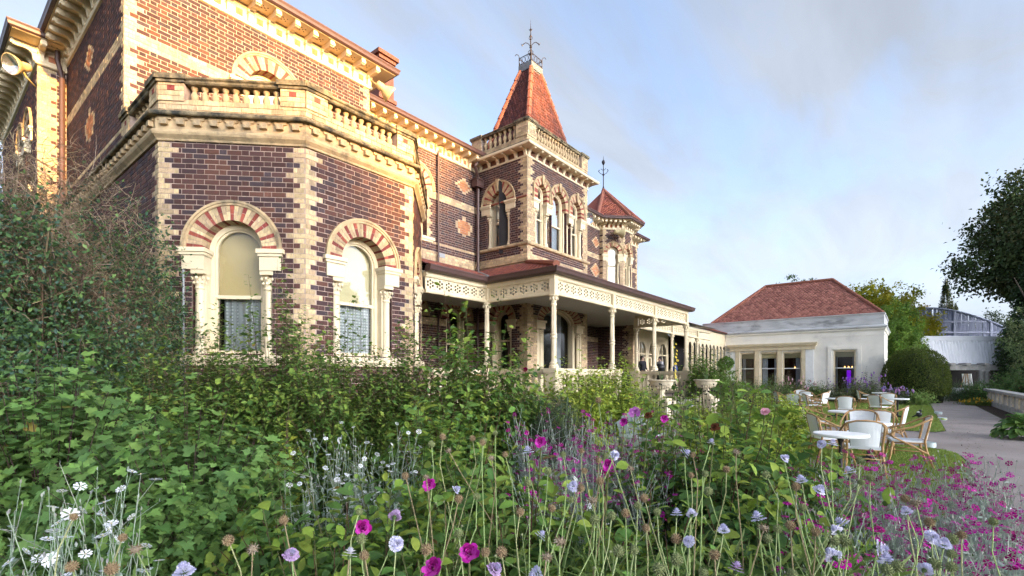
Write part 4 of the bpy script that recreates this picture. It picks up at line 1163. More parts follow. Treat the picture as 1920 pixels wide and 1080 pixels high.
frieze((8.35, VYI), (VX, VYI), 7, .02, .06); frieze((VX, VYI), (VX, VY), 6, .10, .10)
frieze((VX, VY), (13.96, VY), 9); frieze((13.96, VY), (17.19, VY), 9, .08, .08); frieze((17.19, VY), (VXE, VY), 8, .08, .1)
frieze((VXE, VY), (VXE, 9.5), 6); frieze((VXE, 9.5), (24.6, 9.5), 12); frieze((24.6, 9.5), (28.4, 9.5), 11, .08, .1)
gp = [(8.3, VYI-.0), (VX, VYI), (VX, VY), (VXE, VY), (VXE, 9.4)]
b = MB().mat('gutter'); b.sweep(gp, [(.06, 4.265), (.20, 4.262), (.27, 4.30), (.285, 4.37), (.30, 4.40), (.30, 4.425), (.10, 4.425)]); b.build('gutter', ver)
b = MB().mat('ceiling_paint'); b.box(8.33, 14.3, 9.6, 13.4, 4.262, 4.30); b.box(10.66, 20.5, 7.25, 9.61, 4.26, 4.30); b.box(14.3, 30.8, 9.45, 13.39, 4.258, 4.295); b.build('ceiling', ver)
ZE, ZW = 4.41, 5.72
def vroof():
    e = .27
    x0, y0, yi, xe = VX-e, VY-e, VYI-e, VXE+e
    A = Vector
    planes = [((8.3, yi), (x0, yi), (14.3, 13.4), (8.3, 13.4)), ((x0, yi), (x0, y0), (14.3, 10.9), (14.3, 13.4)), ((x0, y0), (xe, y0), (xe-1.2, 10.9), (14.3, 10.9))]
    b = MB().mat('gutter')
    for p in planes: b.quad((*p[0], ZE), (*p[1], ZE), (*p[2], ZW), (*p[3], ZW))
    b.quad((xe, y0, ZE), (xe, 10.9, ZE), (xe-1.2, 10.9, ZW), (xe-1.2, 10.9, ZW-.01)); b.quad((18.6, 10.9, ZW), (xe-1.2, 10.9, ZW), (xe-1.2, 13.4, 5.9), (18.6, 13.4, 5.9))
    b.quad((20.0, 9.1, ZE), (31, 9.1, ZE), (31, 13.4, 5.0), (20.0, 13.4, 5.6))
    r = b.build('roof', ver)
    for p in planes:
        A_, B_, C2_, D_ = (Vector((*p[0], ZE)), Vector((*p[1], ZE)), Vector((*p[2], ZW)), Vector((*p[3], ZW)))
        u = (B_-A_).normalized(); n = u.cross(D_-A_); n.normalize(); v = n.cross(u)
        f = lambda q: ((q-A_).dot(u), (q-A_).dot(v))
        tiles('roof_tile', r, A_, B_, D_, [f(A_), f(B_), f(C2_), f(D_)], .2, .15, [(.20, .062, .045), (.25, .08, .05), (.14, .05, .045)], True, .028)
    c = MB().mat('hip_tile'); c.tube([(x0, y0, ZE+.05), (14.3, 10.9, ZW+.04)], .09, 8); c.build('hip_tile', r)
    c = MB().mat('lead'); c.tube([(x0, yi, ZE+.0), (14.3, 13.4, ZW-.02)], .07, 6); c.build('valley', r)
vroof()
# verandah balustrade
VB = MB().mat('cream').lathe([(.055, 0), (.055, .05), (.03, .08), (.055, .22), (.045, .34), (.028, .46), (.028, .52), (.05, .56), (.05, .62), (.055, .63), (.055, .66)], seg=8).mesh('baluster', True)
def vbal(a, b_, ends=(1, 1)):
    v = Vector((b_[0]-a[0], b_[1]-a[1])); L = v.length; P = fr(a, v)
    r = MB().mat('cream'); r.obox(a, v, 0, L, -.13, .13, 1.70, 1.80); r.obox(a, v, 0, L, -.10, .10, 1.64, 1.70); r.obox(a, v, 0, L, -.12, .12, .88, .98)
    q = r.build('balustrade', ver); n = int(L/.19)
    for i in range(n): link('baluster', VB, q, P((i+.5)*L/n, 0, .98), 0)
    for k, e in ((0, 0), (1, L)):
        if ends[k]:
            m = MB().mat('cream'); m.obox(a, v, e-.17, e+.17, -.165, .165, .5, 1.69); m.obox(a, v, e-.2, e+.2, -.2, .2, 1.69, 1.805); m.build('pier', q)
vbal((8.4, VYI), (VX, VYI), (0, 1)); vbal((VX, VYI-.17), (VX, VY+.17), (0, 0)); vbal((VX, VY), (14.1, VY)); vbal((VXE, 9.5), (VXE, VY)); vbal((20.6, 9.5), (30.0, 9.5), (0, 1))
# ------------------------------------------------------------------ garden room and pavilion
FW = Vector((math.cos(R_(CAM_YAW)), math.sin(R_(CAM_YAW)))); RT = Vector((FW.y, -FW.x))
def at(px, d):
    """plan position in the garden for a photo column at a distance from the terrace corner where the picture was taken"""
    q = FW*d+RT*((px-960)/924*d); return (q.x, q.y)
def cell(name, W, H, hw, z0, zs, th, m):
    """panel with one round-arched opening"""
    import mathutils.geometry as mg
    pts = [(-W/2, 0), (W/2, 0), (W/2, H), (-W/2, H)]; ed = [(0, 1), (1, 2), (2, 3), (3, 0)]
    lo = [(-hw, z0), (hw, z0), (hw, zs)]+[(hw*math.cos(math.pi*i/10), zs+hw*1.15*math.sin(math.pi*i/10)) for i in range(1, 10)]+[(-hw, zs)]
    k = len(pts); pts += lo; n = len(lo); ed += [(k+i, k+(i+1) % n) for i in range(n)]
    res = mg.delaunay_2d_cdt([Vector(p) for p in pts], ed, [], 0, 1e-6); vs, fs = res[0], res[2]
    test = in_poly(lo); N = len(vs); b = MB().mat(m)
    b.v = [(v[0], -th, v[1]) for v in vs]+[(v[0], 0, v[1]) for v in vs]
    for f in fs:
        c = sum((Vector(vs[i]) for i in f), Vector((0, 0)))/len(f)
        if test(np.array([c[0]]), np.array([c[1]]))[0]: continue
        b.face(f); b.face([i+N for i in f][::-1])
    for i in range(n): b.face((k+i, k+(i+1) % n, k+(i+1) % n+N, k+i+N))
    me = bpy.data.meshes.new(name); me.from_pydata(b.v, [], b.f); me.materials.append(MAT[m]); return me
gr = emp('garden_room', (30, 11, 0), 'cream arcaded garden room joining the verandah to the white pavilion', 'building')
b = MB().mat('cream'); b.box(24.6, 31.0, 12.2, 12.3, .88, 4.25); b.box(24.6, 24.7, 11.3, 12.2, .88, 4.25); b.box(30.95, 38.85, 10.98, 11.1, 0, 1.45); b.box(30.9, 38.88, 10.93, 11.1, 4.28, 4.72); b.box(30.9, 38.88, 10.85, 11.0, 1.42, 1.52); b.build('wall', gr)
AC = cell('arch_panel', .8, 2.78, .29, 0, 1.95, .05, 'cream')
CLN = MB().mat('cream').lathe([(.06, 0), (.06, .08), (.04, .12), (.036, 1.75), (.055, 1.8), (.04, 1.86), (.075, 1.98), (.075, 2.02)], seg=8).mesh('colonnette', True)
for i in range(10):
    x = 31.0+.8*(i+.5)-.05
    p = link('arch_panel', AC, gr, (x, 10.98, 1.5))
    g = MB().mat('glass'); g.quad((x-.29, 11.02, 1.5), (x+.29, 11.02, 1.5), (x+.29, 11.02, 3.85), (x-.29, 11.02, 3.85)); g.build('pane', p)
    g = MB().mat('cream'); g.box(x-.29, x+.29, 11.0, 11.04, 2.38, 2.44); g.box(x-.29, x+.29, 11.0, 11.04, 1.5, 1.58); g.build('sash_bar', p)
    link('colonnette', CLN, p, (x+.4, 10.90, 1.52))
AC2 = cell('arch_panel', 1.55, 3.36, .58, .02, 2.05, .05, 'cream')
for i in range(4):
    x = 24.9+1.56*i
    p = link('arch_panel', AC2, gr, (x+.35, 12.18, .885))
    g = MB().mat('glass'); g.quad((x-.23, 12.19, .9), (x+.93, 12.19, .9), (x+.93, 12.19, 3.6), (x-.23, 12.19, 3.6)); g.build('pane', p)
    f = MB().mat('cream'); f.box(x+.32, x+.38, 12.15, 12.2, .9, 3.6); f.box(x-.23, x+.93, 12.15, 12.2, 2.85, 2.93); f.box(x-.23, x+.93, 12.15, 12.2, 1.6, 1.66); f.build('sash_bar', p)
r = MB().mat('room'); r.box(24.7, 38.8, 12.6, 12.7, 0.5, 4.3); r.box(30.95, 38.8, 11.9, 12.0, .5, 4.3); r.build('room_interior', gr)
dl = MB().mat('cream')
for z0, z1 in ((.9, .98), (2.6, 2.68)): dl.obox((26.0, 11.9), (.85, -.5), 0, .8, 0, .05, z0, z1)
for s0 in (0, .36, .72): dl.obox((26.0, 11.9), (.85, -.5), s0, s0+.08, 0, .05, .9, 2.68)
dl.build('door_leaf', gr)
b = MB().mat('gutter'); b.quad((30.7, 10.7, 4.74), (38.9, 10.7, 4.74), (38.9, 13.4, 5.7), (30.7, 13.4, 5.7)); b.sweep([(30.6, 10.95), (38.86, 10.95)], [(.0, 4.70), (.16, 4.70), (.2, 4.76), (.2, 4.82), (0, 4.82)]); grf = b.build('roof', gr)
tiles('roof_tile', grf, (30.7, 10.72, 4.77), (38.88, 10.72, 4.77), (30.7, 13.4, 5.73), [(0, 0), (8.16, 0), (8.16, 2.8), (0, 2.8)], .2, .2, TILE)
# pavilion
pv = emp('pavilion', (42, 6, 0), 'single-storey white rendered pavilion with red hipped tile roof behind the lawn', 'building')
PO, PT = (38.9, 13.0), (0, -1); PP = fr(PO, PT)
YR = 11.614
w = MB().mat('render_wall')
ops = [(3.10, 4.12), (4.46, 5.60), (5.90, 7.08), (8.92, 10.14)]
xs = [1.0]+[v for o_ in ops for v in o_]+[YR]
for i in range(0, len(xs), 2): w.obox(PO, PT, xs[i], xs[i+1], -.35, 0, 0, 4.56)
for a, c in ops:
    w.obox(PO, PT, a, c, -.35, 0, 0, .45); w.obox(PO, PT, a, c, -.35, 0, 3.30, 4.56)
w.obox((38.9, 13.0-YR), (1, 0), .35, 6.4, -.35, -0.003, 0, 4.56)
wl_ = w.build('wall', pv)
w = MB().mat('weathered'); cp = [(38.9, 12.6), (38.9, 13-YR), (45.2, 13-YR)]
w.sweep(cp, [(-.05, 4.74), (.0, 4.74), (.0, 5.58), (-.3, 5.58), (-.3, 4.74)]); w.sweep(cp, [(-.05, 4.66), (.10, 4.66), (.16, 4.72), (.16, 4.80), (.02, 4.86), (-.05, 4.86)]); w.sweep(cp, [(-.34, 5.56), (.05, 5.56), (.06, 5.63), (-.34, 5.63)])
w.mat('render_wall').sweep(cp, [(-.05, 4.52), (.04, 4.52), (.09, 4.60), (.09, 4.66), (-.05, 4.66)]); w.sweep(cp, [(-.01, 4.20), (.02, 4.20), (.02, 4.26), (-.01, 4.26)])
w.build('parapet', pv)
f = MB().mat('cream')
f.obox(PO, PT, 2.35, 7.95, 0, .20, 3.62, 3.72); f.obox(PO, PT, 2.42, 7.88, 0, .16, 3.42, 3.62); f.obox(PO, PT, 2.30, 8.0, 0, .30, 3.72, 3.82); f.obox(PO, PT, 2.26, 8.04, 0, .34, 3.82, 3.90)
for a, c in ((2.8, 3.08), (4.14, 4.44), (5.62, 5.88), (7.10, 7.30)): f.obox(PO, PT, a, c, .002, .10, 0.3, 3.42)
f.mat('white_paint'); f.obox(PO, PT, 2.45, 2.78, .002, .07, .3, 3.42); f.obox(PO, PT, 7.32, 7.8, .002, .07, .3, 3.42)
f.build('window_surround', pv)
f = MB().mat('render_wall'); f.obox(PO, PT, 8.6, 8.82, 0, .06, .3, 3.56); f.obox(PO, PT, 10.24, 10.44, 0, .06, .3, 3.56); f.obox(PO, PT, 8.82, 10.24, 0, .06, 3.36, 3.56); f.build('window_surround', pv)
mat('lamp_purple', (.2, .02, .5), .5, emit=(.22, .0, .9), estr=0.11); mat('lamp_warm', (.5, .3, .1), .5, emit=(1.0, .45, .12), estr=1.6)
for k, (a, c) in enumerate(ops):
    f = MB().mat('cream')
    f.obox(PO, PT, a, a+.09, -.2, -.08, .45, 3.3); f.obox(PO, PT, c-.09, c, -.2, -.08, .45, 3.3); f.obox(PO, PT, a+.09, c-.09, -.2, -.08, 3.2, 3.3); f.obox(PO, PT, a+.09, c-.09, -.2, -.08, .45, .55)
    wn_ = f.build('window', pv)
    f = MB().mat('white_paint'); f.obox(PO, PT, a+.09, c-.09, -.19, -.09, 2.10, 2.16); f.build('meeting_rail', wn_)
    g = MB().mat('glass'); g.quad(PP(a+.09, -.14, .55), PP(c-.09, -.14, .55), PP(c-.09, -.14, 3.2), PP(a+.09, -.14, 3.2)); g.build('pane', wn_)
    g = MB().mat('blind_pale'); g.obox(PO, PT, a+.1, c-.1, -.24, -.22, 2.86, 3.2); g.build('blind', wn_)
    for (p, q) in (((a+.1, a+.32),) if k == 0 else ((a+.1, a+.42), (c-.28, c-.1)) if k == 1 else ((c-.42, c-.1),) if k == 2 else ((a+.1, a+.2), (c-.2, c-.1))):
        d = MB().mat('curtain')
        for i in range(10):
            x0, x1 = p+(q-p)*i/10, p+(q-p)*(i+1)/10
            d.quad(PP(x0, -.4+.04*math.sin(x0*50), .45), PP(x1, -.4+.04*math.sin(x1*50), .45), PP(x1, -.4+.04*math.sin(x1*50), 3.2), PP(x0, -.4+.04*math.sin(x0*50), 3.2))
        d.build('curtain', wn_, True)
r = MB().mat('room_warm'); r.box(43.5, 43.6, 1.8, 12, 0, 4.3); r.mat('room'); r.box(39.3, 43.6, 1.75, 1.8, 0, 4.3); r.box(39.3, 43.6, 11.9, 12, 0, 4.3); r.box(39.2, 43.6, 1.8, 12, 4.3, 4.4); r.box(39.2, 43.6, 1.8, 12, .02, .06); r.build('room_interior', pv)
for y, s in ((6.45, .13), (3.42, .12)):
    l = MB().mat('lamp_purple'); l.box(41.2, 41.22, y-s, y+s, .4, 2.0); l.build('purple_light', pv)
    l = MB().mat('lamp_warm')
    for k in range(3): l.lathe([(.001, -.05), (.05, 0), (.001, .06)], (41.0, y+(k-1)*.22, 2.22), 6, cap=False)
    l.build('lamp', pv)
b = MB().mat('tile'); b.col = (.25, .08, .055)
x0, x1, y0, y1, z, zr = 38.95, 45.1, 13-YR+.05, 11.95, 5.55, 8.48
R0, R1 = (42.0, 4.46, zr), (42.0, 8.8, zr)
c4 = [(x0, y0, z), (x1, y0, z), (x1, y1, z), (x0, y1, z)]
b.poly([c4[3], c4[0], R0, R1]); b.poly([c4[0], c4[1], R0]); b.poly([c4[1], c4[2], R1, R0]); b.poly([c4[2], c4[3], R1])
prf = b.build('roof', pv)
A, B = Vector(c4[3]), Vector(c4[0]); u = (B-A).normalized(); nn = u.cross(Vector(R1)-A).normalized(); v = nn.cross(u); q = lambda p: ((Vector(p)-A).dot(u), (Vector(p)-A).dot(v))
PTI = [(.36, .15, .115), (.32, .13, .10), (.40, .17, .13), (.28, .115, .09)]
tiles('roof_tile', prf, A, B, R1, [q(A), q(B), q(R0), q(R1)], .26, .22, PTI, True, .035)
A2, B2 = Vector(c4[0]), Vector(c4[1]); u2 = (B2-A2).normalized(); v2 = u2.cross(Vector(R0)-A2).normalized().cross(u2); q2 = lambda p: ((Vector(p)-A2).dot(u2), (Vector(p)-A2).dot(v2))
tiles('roof_tile', prf, A2, B2, R0, [q2(A2), q2(B2), q2(R0)], .26, .22, PTI, True, .035)
for p, r_ in ((c4[0], R0), (c4[3], R1), (R0, R1)):
    c = MB().mat('hip_tile'); c.tube([Vector(p)+Vector((0, 0, .06)), Vector(r_)+Vector((0, 0, .06))], .11, 8); c.build('ridge_tile', prf)

# ------------------------------------------------------------------ slatted hall, marquee and pergola at the end of the path
def screen():
    t = emp('slatted_hall', (*at(1790, 62), 0), 'grey-blue slatted hall with curved roof edge behind the white marquee', 'building')
    a = Vector(at(1690, 60)); e = Vector(at(1882, 60)); v = e-a; L = v.length; P = fr(a, v)
    def top(s):
        px = 1690+192*s/L
        y = 578 if px < 1745 else 578+35*((px-1745)/135)**1.7
        if px < 1720: y = 578+4*(1720-px)/30
        return 1.6+(705-y)*60/924
    n = 130
    b = MB().mat('slat_blue')
    for i in range(n):
        s = L*i/n
        if i % 9 == 4 or random.random() < .04: continue
        b.obox(a, v, s, s+L/n*(.5 if i % 5 else .8), -.04, .04, 4.5, top(s))
    stuff(b.build('slat', t))
    b = MB().mat('slat_blue')
    pts = [P(L*i/40, .06, top(L*i/40)) for i in range(41)]
    b.tube(pts, .13, 6); b.build('roof_edge', t)
    for z, s1 in ((5.6, L), (6.9, L*.97), (8.2, L*.82)):
        b = MB().mat('slat_blue'); b.obox(a, v, 0, s1, .02, .12, z-.1, z+.1); b.build('rail', t)
    for s in (.16, .5, .86):
        b = MB().mat('slat_blue'); b.obox(a, v, L*s, L*s+.3, .02, .14, 2, top(L*s)); b.build('post', t)
    b = MB().mat('slat_back')
    for i in range(40): b.quad(P(L*i/40, -3.0, 0), P(L*(i+1)/40, -3.0, 0), P(L*(i+1)/40, -3.0, top(L*(i+1)/40)-.2), P(L*i/40, -3.0, top(L*i/40)-.2))
    b.build('hall_body', t)
screen()
def marquee():
    t = emp('marquee', (*at(1815, 42), 0), 'white canvas marquee wall with scalloped valance above the stone pergola', 'marquee')
    a = Vector(at(1735, 42)); e = Vector(at(1900, 42)); v = e-a; L = v.length; P = fr(a, v)
    Z = lambda y, d=42: 1.6+(705-y)*d/924
    zt, zb = Z(632), Z(683)
    n = 60; b = MB().mat('fabric_white')
    for i in range(n):
        s0, s1 = L*i/n, L*(i+1)/n
        f = lambda s: .04*math.sin(s*9)+.03*math.sin(s*23+1)
        for j in range(4):
            w0, w1 = -.5*(j/4), -.5*((j+1)/4)
            z0, z1 = zb+(zt-zb)*j/4, zb+(zt-zb)*(j+1)/4
            b.quad(P(s0, w0+f(s0-.3*j), z0), P(s1, w0+f(s1-.3*j), z0), P(s1, w1+f(s1-.3*(j+1)), z1), P(s0, w1+f(s0-.3*(j+1)), z1))
    b.build('canvas_wall', t, True)
    m = 14
    for i in range(m):
        c = MB().mat('fabric_white'); s0 = L*i/m; w_ = L/m
        pr = [(s0, zt+.1)]+[(s0+w_*(.5-.5*math.cos(math.pi*k/8)), zt-.18-.20*math.sin(math.pi*k/8)) for k in range(9)]+[(s0+w_, zt+.1)]
        c.extr([P(s_, -.42, z_) for s_, z_ in pr], P(0, .02, 0)-P(0, 0, 0)); c.build('valance_scallop', t)
    b = MB().mat('fabric_white'); b.quad(P(0, -.45, zt+.1), P(L, -.45, zt+.1), P(L, -5, zt+.5), P(0, -5, zt+.5)); b.build('canvas_roof', t)
    g = emp('pergola', (*at(1815, 41), 0), 'pale stone pergola with paired round columns at the end of the path', 'pergola')
    b = MB().mat('concrete'); b.obox(a, v, 0, L, .2, .5, Z(694), Z(685)); b.build('beam', g)
    for px in (1773, 1801, 1835, 1868, 1895):
        s = L*(px-1735)/165; b = MB().mat('concrete'); b.obox(a, v, s-.2, s+.2, -.6, .75, Z(685), Z(685)+.18); b.build('cross_beam', g)
    CL = MB().mat('concrete').lathe([(.26, 0), (.24, .1), (.21, .2), (.19, Z(694)-.2), (.25, Z(694)-.1), (.25, Z(694))], seg=12).mesh('column', True)
    for px, w_ in ((1831, .35), (1841, .35), (1788, -2.5), (1794, -2.5), (1745, .35), (1888, .35)):
        s = L*(px-1735)/165; link('column', CL, g, P(s, w_, 0))
    b = MB().mat('room'); b.quad(P(-3, -4, 0), P(L+3, -4, 0), P(L+3, -4, zb), P(-3, -4, zb)); b.quad(P(-3, -.6, zb-.02), P(L, -.6, zb-.02), P(L, -4, zb-.02), P(-3, -4, zb-.02)); b.build('back_wall', t)  # near-black sheets; the dark under the pergola is put into their colour
    l = MB().mat('lamp_warm'); q = P(L*(1770-1735)/165, .2, Z(691)); l.lathe([(.001, -.12), (.14, 0), (.001, .12)], tuple(q), 8, cap=False); lo = l.build('lantern'); tag(lo, 'small lit yellow lantern hanging under the pergola beam', 'lantern')
marquee()
# draped table and easel beside the path end
x, y = at(1796, 34)
b = MB().mat('fabric_white')
n = 36
for (r0, z0, r1, z1) in ((.55, .78, .57, .70), (.57, .70, .62, .35), (.62, .35, .70, .02)):
    for i in range(n):
        a0, a1 = 2*math.pi*i/n, 2*math.pi*(i+1)/n; k = lambda a, r, z: (x+(r+.05*(1-z)*math.sin(a*9))*math.cos(a), y+(r+.05*(1-z)*math.sin(a*9))*math.sin(a), z)
        b.quad(k(a0, r0, z0), k(a1, r0, z0), k(a1, r1, z1), k(a0, r1, z1))
b.poly([(x+.55*math.cos(2*math.pi*i/n), y+.55*math.sin(2*math.pi*i/n), .78) for i in range(n)])
tag(b.build('draped_table', None, True), 'small table under a pale grey cloth near the pergola', 'table')
x, y = at(1812, 33.5)
es = emp('easel', (x, y, 0), 'wooden easel holding a white board beside the draped table', 'easel')
for dx_, dy_ in ((-.25, -.2), (.25, .1), (.1, .45)):
    b = MB().mat('rattan'); b.tube([(x+dx_, y+dy_, 0), (x+dx_*.2, y+dy_*.2, 1.75)], .025, 5); b.build('leg', es)
b = MB().mat('white_paint'); b.extr([(x-.2, y-.30, .95), (x+.2, y+.15, .95), (x+.3, y+.22, 1.75), (x-.1, y-.23, 1.75)], (.02, -.02, 0)); b.build('board', es)

# ------------------------------------------------------------------ stone balustrade by the path
bl = emp('stone_balustrade', (33, -3.4, 0), 'low weathered stone balustrade along the right side of the path', 'balustrade')
b = MB().mat('concrete'); b.box(24, 39.5, -3.55, -3.25, 0, .26); b.build('base', bl)
b = MB().mat('concrete'); b.box(24, 39.5, -3.62, -3.18, .76, .88); b.build('coping', bl)
SB = MB().mat('stone_urn').lathe([(.07, 0), (.07, .05), (.05, .07), (.085, .2), (.05, .34), (.045, .40), (.07, .43), (.07, .5)], seg=8).mesh('baluster', True)
x = 24.2
while x < 39.6:
    b = MB().mat('concrete'); b.box(x-.14, x+.14, -3.53, -3.27, .26, .76); b.build('pier', bl)
    for k in range(6):
        if x+.2+.19*k+.1 < 39.4: link('baluster', SB, bl, (x+.27+.195*k, -3.4, .26))
    x += 1.55
# ------------------------------------------------------------------ urns
UR = MB().mat('stone_urn').lathe([(.20, 0), (.20, .05), (.11, .09), (.09, .16), (.12, .22), (.10, .25), (.18, .30), (.31, .38), (.36, .45), (.35, .50), (.40, .53), (.43, .55), (.43, .58), (.37, .58), (.33, .53), (.05, .5)], seg=24).mesh('bowl', True)
UG = MB().mat('stone_urn')
for i in range(24):
    a = 2*math.pi*i/24; UG.lathe([(.001, .29), (.018, .33), (.026, .41), (.018, .47), (.001, .485)], (.285*math.cos(a), .285*math.sin(a), 0), 5, cap=False)
UG = UG.mesh('gadroon')
UP = MB().mat('stone_urn'); UP.box(-.36, .36, -.36, .36, 0, .14); UP.box(-.29, .29, -.29, .29, .14, .72); UP.box(-.34, .34, -.34, .34, .72, .82); UP.box(-.24, .24, -.24, .24, .82, .90); UP = UP.mesh('pedestal')
for (x, y), lb in (((15.04, 6.15), 'wide carved stone urn on a pedestal nearest the verandah steps'), ((17.5, 5.55), 'wide carved stone urn on a pedestal farther from the house, by the leafy shrub')):
    u_ = emp('urn', (x, y, 0), lb, 'urn', 'stone urns by the verandah steps')
    link('pedestal', UP, u_, (x, y, 0)); w_ = link('bowl', UR, u_, (x, y, .90)); stuff(link('gadroon', UG, w_, (x, y, .90)))
    b = MB().mat('leaf')
    for i in range(26):
        a = random.uniform(0, 6.28); l = random.uniform(.15, .42); o_ = Vector((math.cos(a), math.sin(a), 0)); s_ = Vector((-o_.y, o_.x, 0))*.012
        c = Vector((x, y, 1.42)); b.col = random.choice([(.10, .16, .07), (.14, .2, .09)]); b.poly([c-s_, c+s_, c+o_*l*.4+Vector((0, 0, l))])
    stuff(b.build('spiky_plant', u_))

# ------------------------------------------------------------------ bistro chairs and tables
def chair_proto():
    t = emp('bistro_chair', (0, 0, 0))
    def part(n, b, smooth=True): o = link(n, b.mesh(n, smooth), t, local=True); return o
    rt = .016
    for sx in (-1, 1):
        part('leg', MB().mat('rattan').tube([(sx*.27, .30, 0), (sx*.25, .25, .22), (sx*.235, .22, .44)], rt*1.1, 7))
        part('leg', MB().mat('rattan').tube([(sx*.26, -.33, 0), (sx*.235, -.24, .30), (sx*.225, -.22, .46), (sx*.25, -.27, .70), (sx*.255, -.29, .80)], rt*1.1, 7))
        part('arm', MB().mat('rattan').tube([(sx*.22, -.31, .845), (sx*.27, -.22, .80), (sx*.305, -.05, .705), (sx*.315, .12, .65), (sx*.31, .22, .62), (sx*.30, .255, .57), (sx*.29, .22, .51), (sx*.27, .10, .45), (sx*.25, -.08, .35), (sx*.245, -.25, .25)], rt, 7))
    part('back_frame', MB().mat('rattan').tube([(-.255, -.285, .78), (-.22, -.31, .845), (-.12, -.335, .875), (0, -.345, .885), (.12, -.335, .875), (.22, -.31, .845), (.255, -.285, .78)], rt, 7))
    s = MB().mat('rattan')
    s.tube([(-.235, .22, .42), (.235, .22, .42), (.225, -.22, .42), (-.225, -.22, .42), (-.235, .22, .42)], .014, 6)
    for z in (.28,):
        s.tube([(-.25, .25, z), (.25, .25, z)], .011, 6); s.tube([(-.24, -.25, z), (.24, -.25, z)], .011, 6); s.tube([(-.25, .25, z), (-.24, -.25, z)], .011, 6); s.tube([(.25, .25, z), (.24, -.25, z)], .011, 6)
    s.tube([(-.24, .235, .30), (-.12, .225, .40), (0, .225, .42)], .009, 5); s.tube([(.24, .235, .30), (.12, .225, .40), (0, .225, .42)], .009, 5)
    part('stretcher', s)
    b = MB().mat('weave'); n = 8
    pr = [(-.24, .24, .45), (.24, .24, .45), (.225, -.23, .45), (-.225, -.23, .45)]
    b.extr([(x, y, .425) for x, y, z in pr], (0, 0, .035)); part('seat', b, False)
    b = MB().mat('weave')
    G = [[(u*.215*(1-.14*(1-v)), -.235-.075*v-.035*(1-u*u)*1.0, .47+.39*v+(.012*(1-u*u) if v > .9 else 0)) for u in np.linspace(-1, 1, 9)] for v in np.linspace(0, 1, 6)]
    for th in (0, .012):
        for i in range(5):
            for j in range(8):
                q = [G[i][j], G[i][j+1], G[i+1][j+1], G[i+1][j]]; b.quad(*[(x, y-th, z) for x, y, z in q])
    bk = part('backrest', b, True)
    e = MB().mat('trim_grey'); e.tube([(x, y-.006, z) for x, y, z in ([g[0] for g in G]+G[-1][1:-1]+[g[-1] for g in G][::-1])], .008, 5)
    link('edge_trim', e.mesh('edge_trim'), bk, local=True)
    return t
def dup(root, loc, rz, label, cat, group):
    r = root.copy(); COL.objects.link(r); r.location = loc; r.rotation_euler = (0, 0, rz); r['label'] = label; r['category'] = cat; r['group'] = group
    for ch in list(root.children):
        c = ch.copy(); COL.objects.link(c); c.parent = r
        for g in ch.children:
            d = g.copy(); COL.objects.link(d); d.parent = c
    return r
cp_ = chair_proto()
def face(deg): return R_(deg-90)      # heading of the seat front, from the +x axis
CHS = [
 (1618, 7.95, 9, 'white bistro armchair nearest the path border, seen square from behind'),
 (1699, 8.75, 99, 'white bistro armchair standing alone at the lawn edge, turned in profile to the left'),
 (1613, 9.9, 179, 'white bistro armchair facing the viewer across the second round table'),
 (1647, 10.3, 2, 'white bistro armchair seen from behind, just right of the armchair facing the viewer'),
 (1668, 11.6, 84, 'white bistro armchair half hidden behind the second table, turned left'),
 (1532, 12.2, -71, 'white bistro armchair by the cross path facing right, left of the third table'),
 (1556, 9.1, -61, 'white bistro armchair facing right, beside the nearest round table'),
 (1585, 17.2, 4, 'white bistro armchair seen from behind alone on the far lawn'),
 (1650, 18.2, -36, 'white bistro armchair on the far lawn turned half right'),
 (1664, 20.2, 6, 'white bistro armchair on the far lawn seen from behind, right of the half-turned one'),
 (1622, 24.6, -76, 'white bistro armchair farthest away, in profile against the flower border'),
 (1490, 19.8, -6, 'white bistro armchair in the left cluster, nearest of its group, seen from behind'),
 (1513, 22.8, -1, 'white bistro armchair in the left cluster, back of it beside the shrubs'),
 (1499, 25.2, 179, 'white bistro armchair in the left cluster facing the viewer, farthest of its group'),
 (1524, 19.2, -66, 'white bistro armchair in the left cluster, front right, turned to the right'),
 (1541, 23.8, 94, 'white bistro armchair in the left cluster, rightmost, turned to the left'),
 (1535, 21.0, 64, 'white bistro armchair in the left cluster between the two right-hand ones'),
 (1466, 22.6, -56, 'white bistro armchair in the left cluster, leftmost, half hidden by leaves'),
]
GC = 'bistro chairs on the lawn'
for i, (px, d, a, lb) in enumerate(CHS):
    x, y = at(px, d)
    if i == 0: cp_.location = (x, y, .02); cp_.rotation_euler = (0, 0, face(a)); tag(cp_, lb, 'chair', GC)
    else: dup(cp_, (x, y, .02), face(a), lb, 'chair', GC)
def table_proto():
    t = emp('bistro_table', (0, 0, 0))
    b = MB().mat('white_paint').lathe([(.001, .70), (.33, .70), (.352, .71), (.352, .735), (.34, .745), (.001, .745)], seg=32, cap=False); link('table_top', b.mesh('table_top', False), t, local=True)
    b = MB().mat('iron').lathe([(.03, .04), (.03, .10), (.045, .12), (.028, .16), (.024, .60), (.04, .64), (.05, .70)], seg=10); link('pedestal', b.mesh('pedestal', True), t, local=True)
    for i in range(4):
        a = i*math.pi/2+.4; c, s = math.cos(a), math.sin(a)
        link('foot', MB().mat('iron').tube([(0, 0, .10), (c*.12, s*.12, .08), (c*.24, s*.24, .03), (c*.29, s*.29, .02)], [.025, .025, .02, .022], 6).mesh('foot', True), t, local=True)
    return t
tb_ = table_proto()
